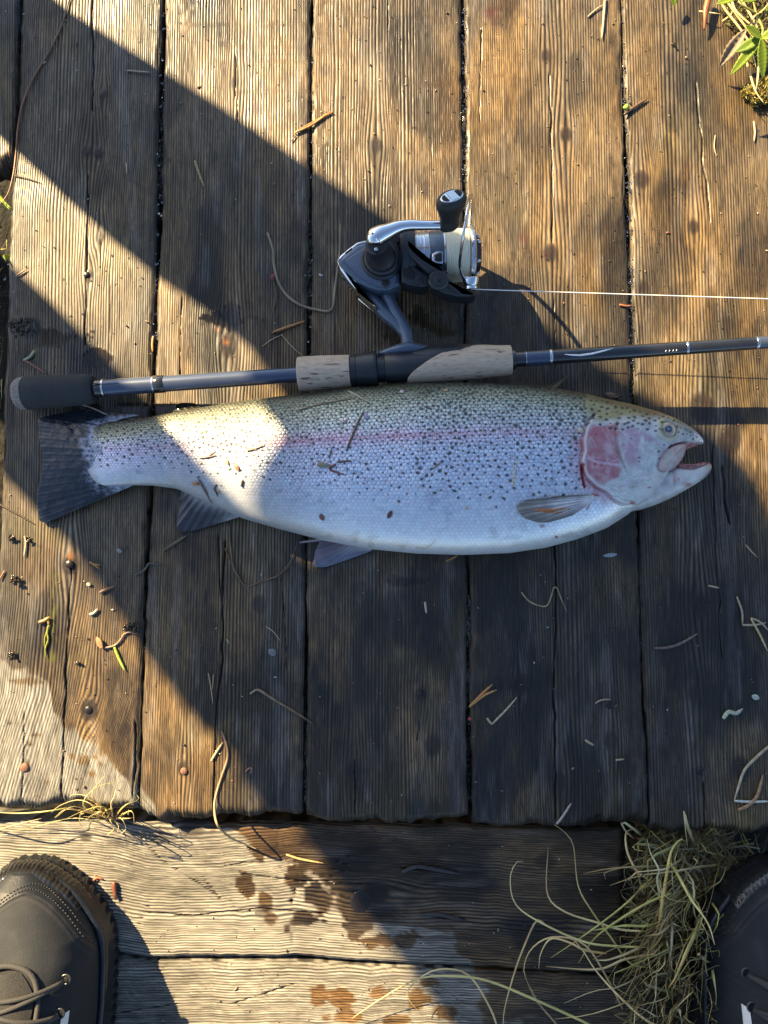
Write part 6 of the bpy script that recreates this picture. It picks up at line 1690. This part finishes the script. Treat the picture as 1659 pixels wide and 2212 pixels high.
bits('stem', 'stem', 'wavy dark stem with a straw end below the belly', [([(1126, 1279), (1140, 1296), (1158, 1306), (1180, 1309), (1190, 1290), (1196, 1270), (1204, 1272), (1214, 1298), (1224, 1320)], .0008, (.34, .26, .14), (.24, .19, .11))])
bits('pine_needles', 'pine needles', 'bright orange pair of pine needles on the middle joint below the belly', [([(1014, 1527), (1040, 1500), (1064, 1478)], .0013, ORG), ([(1017, 1524), (1046, 1502), (1073, 1490)], .0012, (.46, .22, .07))])
bits('bent_straw', 'straw', 'white tick-shaped straw right of the orange needles', [([(1052, 1551), (1062, 1565)], .0012, PALE), ([(1062, 1565), (1090, 1537), (1117, 1506)], .0010, PALE, (.42, .33, .24))])
bits('stick', 'stick', 'curved grey stick on the right plank below the head', [([(1414, 1400), (1440, 1399), (1470, 1390), (1506, 1369)], .0014, (.10, .08, .065), (.16, .12, .09))])
bits('straw', 'straw', 'small level straw on the right plank above the curved stick', [([(1530, 1265), (1553, 1270)], .0010, PALE)])
bits('bent_straw', 'straw', 'angular pale straws at the right edge below the head', [([(1592, 1289), (1603, 1322), (1604, 1350)], .0010, PALE), ([(1604, 1350), (1630, 1350), (1655, 1345)], .0010, PALE), ([(1622, 1336), (1640, 1368), (1658, 1406)], .0011, (.44, .34, .17)), ([(1622, 1335), (1642, 1344), (1660, 1362)], .0010, PALE)])
bits('bent_straw', 'straw', 'large pale bent straw and brown stem at the lower right edge', [([(1662, 1611), (1634, 1636), (1608, 1664), (1594, 1704), (1586, 1730)], .0014, PALE, (.40, .34, .23)), ([(1586, 1730), (1620, 1732), (1664, 1731)], .0012, (.48, .50, .42)), ([(1594, 1750), (1616, 1740), (1636, 1718), (1648, 1674)], .0016, (.30, .17, .09))])
bits('curl', 'leaf scrap', 'twisted pale green scrap at the right edge above the bent straw', [([(1562, 1552), (1574, 1538), (1590, 1541), (1604, 1531)], .0020, (.42, .46, .28), (.30, .30, .26))])
bits('straw', 'straw', 'pale straw chip on the right middle plank near its crack', [([(1264, 1598), (1272, 1604), (1283, 1610)], .0012, PALE)])
bits('straw', 'straw', 'pale chip near the right joint close to the front edge', [([(1330, 1642), (1348, 1640)], .0010, PALE)])
bits('straw', 'straw', 'thin straw by the knot below the belly, right middle plank', [([(1286, 1519), (1300, 1512), (1320, 1511)], .0008, (.34, .25, .16))])
bits('straw', 'straw', 'grey straw leaning over the front edge left of the grass clump', [([(1202, 1780), (1214, 1766), (1234, 1735)], .0012, (.34, .30, .25))])
bits('straw', 'straw', 'faint straw in the sunlit corner by the right edge below the snout', [([(1611, 1177), (1622, 1190), (1635, 1203)], .0007, PALE)])
bits('straw', 'straw', 'small upright chip below the belly on the centre plank', [([(918, 1300), (921, 1325)], .0011, (.40, .36, .30))])
bits('pine_needles', 'pine needles', 'orange needle ends sticking out from under the belly', [([(964, 1212), (976, 1206), (990, 1199)], .0010, ORG), ([(968, 1213), (985, 1204)], .0008, BRN)])
bits('stem', 'stem', 'green and red stem beside the foam butt of the rod', [([(136, 1416), (126, 1430), (112, 1436), (98, 1446)][:4] if False else [(74, 757), (68, 768), (58, 775), (50, 778)], .0015, (.28, .32, .12), (.36, .36, .30)), ([(52, 778), (70, 788), (100, 808)], .0012, (.22, .10, .06))])
bits('needle', 'pine needle', 'needle on the left plank just above the butt shadow', [([(34, 597), (44, 590), (56, 582)], .0009, (.30, .16, .10))])
bits('needle', 'pine needle', 'orange needle in the joint below the left knot', [([(331, 726), (329, 744), (330, 760)], .0012, ORG)])
bits('rootlet', 'root', 'thin white root lying over the upper lobe of the tail', [([(156, 876, .006), (176, 874, .007), (206, 884, .008), (232, 896, .008), (262, 902, .009), (292, 906, .010)], .0007, (.30, .26, .20))])
bits('twig', 'stem', 'dark stem beside the nail head above the front edge', [([(530, 1668), (536, 1661), (544, 1660), (541, 1672)], .0008, (.30, .16, .10))])
bits('twig', 'twig', 'dark twig pieces lying on the step board shaded by the clump', [([(868, 1884), (900, 1872), (940, 1878), (996, 1888)], .0020, (.03, .028, .026)), ([(905, 1978), (950, 1976), (1004, 1989)], .0020, (.03, .028, .026))])
bits('straw', 'straw', 'orange straw on the sunlit wet part of the step board', [([(618, 1846), (650, 1856), (700, 1865)], .0010, (.46, .30, .12))])
bits('twig', 'twig', 'red brown stub on the step board right of the boot toe', [([(492//2, 1905), (247, 1920), (250, 1944)], .0022, (.20, .06, .03), (.10, .04, .02))])
bits('twig', 'twig', 'small red twig crumbs above the boot toe on the step board', [([(200, 1904), (210, 1896), (222, 1900)], .0012, (.28, .10, .05)), ([(205, 1890), (211, 1904)], .0009, (.30, .12, .05))])
bits('dry_grass', 'grass blade', 'thin dry blades lying in front of the left grass tuft', [([(-6, 1794), (30, 1783), (90, 1768)], .0008, TAN)])
# on the fish
bits('needle', 'pine needle', 'dark needle slanting across the back of the trout', [([(749, 973), (766, 930), (786, 886)], .0010, (.10, .05, .03), (.16, .09, .04))], 'fish')
bits('stem', 'stem', 'brown crossed stems with a pale scrap on the middle of the flank', [([(728, 999), (755, 996), (760, 1001)], .0009, BRN), ([(726, 1003), (712, 1014), (744, 1026)], .0010, (.16, .06, .04)), ([(686, 1004), (712, 1006)], .0022, (.24, .20, .13)), ([(712, 990), (716, 968)], .0005, BRN)], 'fish')
bits('needle', 'pine needle', 'dark needle low on the flank near the lit patch', [([(522, 1052), (525, 1036)], .0010, DRK)], 'fish')
bits('stem', 'stem', 'thin twig with a fork beside the lit patch on the flank', [([(432, 990), (448, 988), (468, 984)], .0008, BRN), ([(448, 988), (462, 978)], .0006, BRN)], 'fish')
bits('needle', 'pine needle', 'straight brown stalk slanting above the anal fin', [([(429, 1036), (444, 1062), (459, 1088)], .0011, (.18, .12, .08))], 'fish')
bits('stem', 'stem', 'tiny hooked stem right of the stalk above the anal fin', [([(468, 1046), (463, 1056), (468, 1066), (470, 1074)], .0007, BRN)], 'fish')
bits('needle', 'pine needle', 'long thin needle along the top of the back under the cork', [([(645, 886), (700, 872), (768, 860)], .0007, (.22, .14, .08))], 'fish')
bits('needle', 'pine needle', 'pale needle across the back edge below the reel seat', [([(752, 845), (776, 858), (799, 871)], .0010, (.36, .30, .20))], 'fish')
bits('needle', 'pine needle', 'split straw on the pink line beside the lit patch', [([(533, 974), (552, 969), (571, 962)], .0009, (.30, .20, .12)), ([(536, 971), (556, 971)], .0008, (.30, .22, .14))], 'fish')
bits('straw', 'straw', 'pale upright straw on the flank behind the gill cover', [([(1107, 1050), (1112, 1022), (1117, 989)], .0008, (.42, .36, .26))], 'fish')
bits('needle', 'pine needle', 'short grey needle on the middle of the spotted flank', [([(935, 1012), (944, 1006), (953, 998)], .0007, (.20, .14, .10))], 'fish')
bits('pine_needles', 'pine needles', 'orange pine needles lying on the pectoral fin', [([(1152, 1102, .004), (1190, 1103, .004), (1227, 1099, .003)], .0011, (.36, .14, .05)), ([(1158, 1104, .004), (1195, 1108, .004), (1226, 1108, .003)], .0010, (.34, .13, .05)), ([(1227, 1098, .003), (1228, 1108, .003)], .0009, (.30, .12, .05))], 'fish')
# flat seeds and leaves
def leaflet(name, cat, label, c, L_, W_, rot, col, on='deck', th=.0006, lift=.0):
    """c: centre px; L_, W_ half length and half width in px; rot in degrees on the picture"""
    b = MB(); n = 9; a = math.radians(rot); vs = []; fs = []; cl = []
    for lay in (0, 1):
        for i in range(n):
            t = -1+2*i/(n-1); w_ = W_*max(.04, (1-t*t))**.75
            for u in (-1, -.4, 0, .4, 1):
                x = c[0]+L_*t*math.cos(a)-w_*u*math.sin(a); y = c[1]+L_*t*math.sin(a)+w_*u*math.cos(a)
                h = .0006+lift+.0010*(1-t*t)*(1-abs(u))-.0004*(u == 0)+(th if lay == 0 else 0)
                p_ = fish_hit(x, y)[0]+np.array([0, 0, h]) if on == 'fish' else unproj(x, y, zdeck(x, y)+h)
                vs.append(tuple(p_.tolist())); cl.append(np.array(col)*(.62 if u == 0 else 1+.12*math.sin(i*3+u)))
    for i in range(n-1):
        for k in range(4):
            q_ = i*5+k; fs.append((q_, q_+1, q_+6, q_+5)); q_ += n*5; fs.append((q_+5, q_+6, q_+1, q_))
        for k in (0, 4): fs.append((i*5+k, i*5+5+k, n*5+i*5+5+k, n*5+i*5+k))
    b.add(vs, fs); b.c = [tuple(x) for x in cl]
    return tag(b.build(name, M_BARK), label, cat, {'flake': 'small flakes on the fish and planks', 'seed': 'seeds on the fish and planks'}.get(name))
leaflet('leaf', 'leaf', 'small orange leaf on the sunlit lower left plank', (214, 1388), 14, 7, 62, (.44, .20, .09), lift=.002)
leaflet('seed', 'seed', 'reddish seed on the lit patch of the flank', (512, 1010), 9, 4.5, 62, (.34, .15, .08), 'fish')
leaflet('seed', 'seed', 'brown seed low on the belly above the pelvic fins', (695, 1118), 8, 4.5, 58, (.20, .07, .055), 'fish')
leaflet('seed', 'seed', 'dark red seed on the belly right of the pelvic fins', (842, 1112), 9.5, 5, 120, (.14, .045, .03), 'fish')
leaflet('seed', 'seed', 'pale lilac seed on the back beside the slanting needle', (791, 899), 8, 5, 60, (.36, .33, .42), 'fish')
leaflet('flake', 'leaf scrap', 'pink flake high on the back of the trout', (747, 910), 5, 2.6, 120, (.50, .24, .26), 'fish')
leaflet('flake', 'leaf scrap', 'amber flake on the tail half above the anal fin', (423, 1046), 7, 4, 10, (.38, .18, .05), 'fish')
leaflet('flake', 'leaf scrap', 'orange scrap on the lit patch beside the reddish seed', (492, 999), 7, 2.4, 75, (.50, .27, .06), 'fish')
leaflet('flake', 'leaf scrap', 'small brown flake right of the hooked stem', (472, 1062), 4, 2.6, 20, (.34, .22, .12), 'fish')
leaflet('flake', 'leaf scrap', 'yellow flake behind the pectoral fin on the belly', (1008, 1098), 5, 2, -30, (.48, .40, .18), 'fish')
leaflet('flake', 'leaf scrap', 'loose pale scale near the top of the gill cover', (1253, 930), 7, 4.5, 20, (.52, .47, .36), 'fish')
leaflet('flake', 'leaf scrap', 'small pink petal on the upper back edge', (868, 846), 5, 3, 10, (.62, .45, .50), 'fish')
leaflet('flake', 'leaf scrap', 'brown flake on the upper back edge left of the head', (963, 843), 6, 2.6, 10, (.44, .28, .16), 'fish')
leaflet('flake', 'leaf scrap', 'white fish scale flake on the deck below the head', (1318, 1199), 16, 4.5, -6, (.34, .37, .40))
leaflet('flake', 'leaf scrap', 'white flake left of the reel on the deck', (693, 594), 5, 2.4, 20, (.45, .47, .48))
leaflet('flake', 'leaf scrap', 'pale flake by the right edge left of the withered scrap', (1632, 1506), 9, 6, 20, (.38, .42, .36))
leaflet('leaf', 'leaf', 'dark curled leaf at the back of the head by the rod', (1320, 853), 13, 5, 12, (.17, .08, .05), lift=.002)
leaflet('flake', 'leaf scrap', 'grey lichen flake in the shade below the tail', (258, 1190), 7, 4.5, 15, (.22, .23, .20))
leaflet('flake', 'leaf scrap', 'grey lichen flake below the bent needles', (588, 1409), 10, 8, 30, (.17, .18, .18))
leaflet('seed', 'seed', 'pale bead-like seed at the shade edge below the forked needles', (191, 1262), 5, 3.6, 0, (.40, .38, .24))
leaflet('seed', 'seed', 'red bud at the top of the dark stem by the bent straw', (588, 598), 8, 5, 100, (.24, .05, .055), lift=.001)
leaflet('flake', 'leaf scrap', 'pale green sprout on the plank near the straw end', (492, 1385), 6, 2, 60, (.34, .38, .20))
# crumbs of earth and cone scraps
M_CRUMB = pmat('wet_crumb', (.020, .014, .010), .14, 0, .6, 500, .8, c2=(.075, .055, .03), bdist=.002)
def crumb(name, cat, label, c, r, h, n=14, col=None, seed=0):
    g_ = random.Random(seed); b = MB()
    for i in range(n):
        a = g_.uniform(0, 6.28); q_ = r*math.sqrt(g_.uniform(0, 1)); p_ = unproj(c[0]+q_*math.cos(a), c[1]+q_*math.sin(a)*.8, zdeck(*c)+g_.uniform(.0005, h))
        b.ball(tuple(p_), g_.uniform(.0008, .0028), g_.uniform(.0005, .0014), g_.uniform(.0005, .0012), g_.uniform(0, 3), 7, 5, jit=.4)
    return tag(b.build(name, M_CRUMB), label, cat, 'dark crumbs on the deck' if name == 'soil_crumb' else None)
crumb('cone_scrap', 'pine cone', 'dark wet pine cone scrap beside the left joint, lower left', (284, 1356), 16, .004, 30, seed=1)
crumb('soil_crumb', 'soil', 'mossy dark crumb casting a shadow near the lower left edge', (30, 1250), 8, .006, 14, seed=2)
crumb('soil_crumb', 'soil', 'dark crumb below the corner of the tail fin', (22, 1164), 6, .003, 8, seed=3)
crumb('soil_crumb', 'soil', 'dark crumb beside the pale straw below the tail', (60, 1165), 5, .003, 5, seed=4)
crumb('soil_crumb', 'soil', 'cluster of dark beads on the dry lower left corner', (30, 1416), 12, .002, 7, seed=5)
crumb('soil_crumb', 'soil', 'wet dark bead on the lower left plank below the orange leaf', (169, 1434), 4, .003, 4, seed=6)
crumb('soil_crumb', 'soil', 'wet muck lump at the left edge above the rod butt', (38, 706), 26, .0025, 26, seed=7)
crumb('soil_crumb', 'soil', 'black bead on the sunlit plank near the top right plant', (1456, 96), 4, .004, 4, seed=9)
crumb('soil_crumb', 'soil', 'brown crumbs on the deck near the back of the head', (1336, 862), 12, .004, 14, seed=10)
leaflet('berry', 'berry', 'tiny red berry in the joint left of the tick-shaped straw', (1015, 1553), 4, 3.4, 0, (.42, .05, .06))
# nails
M_RUST = pmat('rusty_iron', (.16, .065, .035), .7, .3, .5, 900, .5, c2=(.30, .15, .09))
M_BOLT = pmat('dark_bolt', (.018, .015, .013), .35, .3, .5, 700, .4)
def nail(label, x, y, r, mat, h=.0008):
    p_ = unproj(x, y, zdeck(x, y)-.0010); b = MB()
    b.lathe(tuple(p_), (.03, .02, 1), [(-.006, r*.4), (0, r), (h+.0006, r*.97), (h+.0012, r*.8), (h+.0013, r*.1)], 20); tag(b.build('nail', mat), label, 'nail', 'nail and bolt heads in the boards')
nail('round rusty nail head on the dry lower left corner of the deck', 54, 1657, .0040, M_RUST)
nail('rusty nail head on the second plank near the front edge', 398, 1665, .0032, M_RUST)
nail('dark rusty nail in the knot above the dry corner', 192, 1533, .0036, M_BOLT)
nail('dark nail head between the shade bands on the left plank', 188, 594, .0030, M_BOLT)
nail('black resinous nail below the tail on the left crack', 152, 1219, .0038, M_BOLT, .002)
nail('large dark bolt head in the step board', 780, 1948, .0100, M_BOLT, -.0004)
nail('dark nail head on the centre plank near the front edge', 910, 1500, .0036, M_BOLT)
nail('dark nail head at the lower right by the bent straw', 1513, 1665, .0036, M_BOLT)
nail('rust brown nail on the right middle plank below the orange needles', 1316, 1521, .0042, M_BOLT)
# chips and grit scattered over the boards, too small to count
b = MB(); g_ = np.random.default_rng(5)
for i in range(1300):
    x, y = g_.uniform(0, 1659), g_.uniform(0, 2212)
    if y > 1760 and x > 1300: continue
    if 70 < x < 1560 and 800 < y < 1230: continue
    if 1735 < y < 1800: continue
    c = [np.array(PALE)*.8, np.array(DRK), np.array(DRK)*.6, np.array(TAN)*.6, np.array((.22, .08, .04)), np.array((.45, .42, .36))][g_.choice(6, p=[.12, .30, .26, .14, .08, .10])]
    r = g_.uniform(.00022, .00062)*(1.8 if g_.uniform() < .10 else 1); p_ = unproj(x, y, zdeck(x, y)+r*.3)
    k_ = g_.uniform(1, 2.6); a = g_.uniform(0, 3.1)
    n0 = len(b.v); b.ball(tuple(p_), r*k_, r, r*.7, a, 5, 3, jit=.3); b.c += [tuple(c)]*(len(b.v)-n0)
o = b.build('grit', M_BARK); tag(o, 'fine chips and grit scattered over the planks', 'grit', kind='stuff')
# beads of water left on the wet boards
M_DROP, n_, l_, bs_ = _nodes('water_bead'); bs_.inputs['Roughness'].default_value = .02; bs_.inputs['Transmission Weight'].default_value = 1; bs_.inputs['IOR'].default_value = 1.33
b = MB()
for i in range(900):
    if i < 520:
        gi = [1, 2, 3, 3, 4, 4, 3, 4][i % 8]; y = g_.uniform(-20, 1000); x = np.interp(y, [p[1] for p in GAPS[gi]], [p[0] for p in GAPS[gi]])+g_.normal(3, 4)
    else: x, y = g_.uniform(0, 1659), g_.uniform(0, 900)
    if 70 < x < 1560 and 800 < y < 1230: continue
    r = g_.uniform(.0004, .0011); p_ = unproj(x, y, -.0004 if i >= 520 else -.0016); b.ball(tuple(p_), r*g_.uniform(1, 1.6), r, r*.7, g_.uniform(0, 3), 8, 5)
o = b.build('water_beads', M_DROP); tag(o, 'small beads of water on the wet planks', 'water', kind='stuff')
#==INSERT==
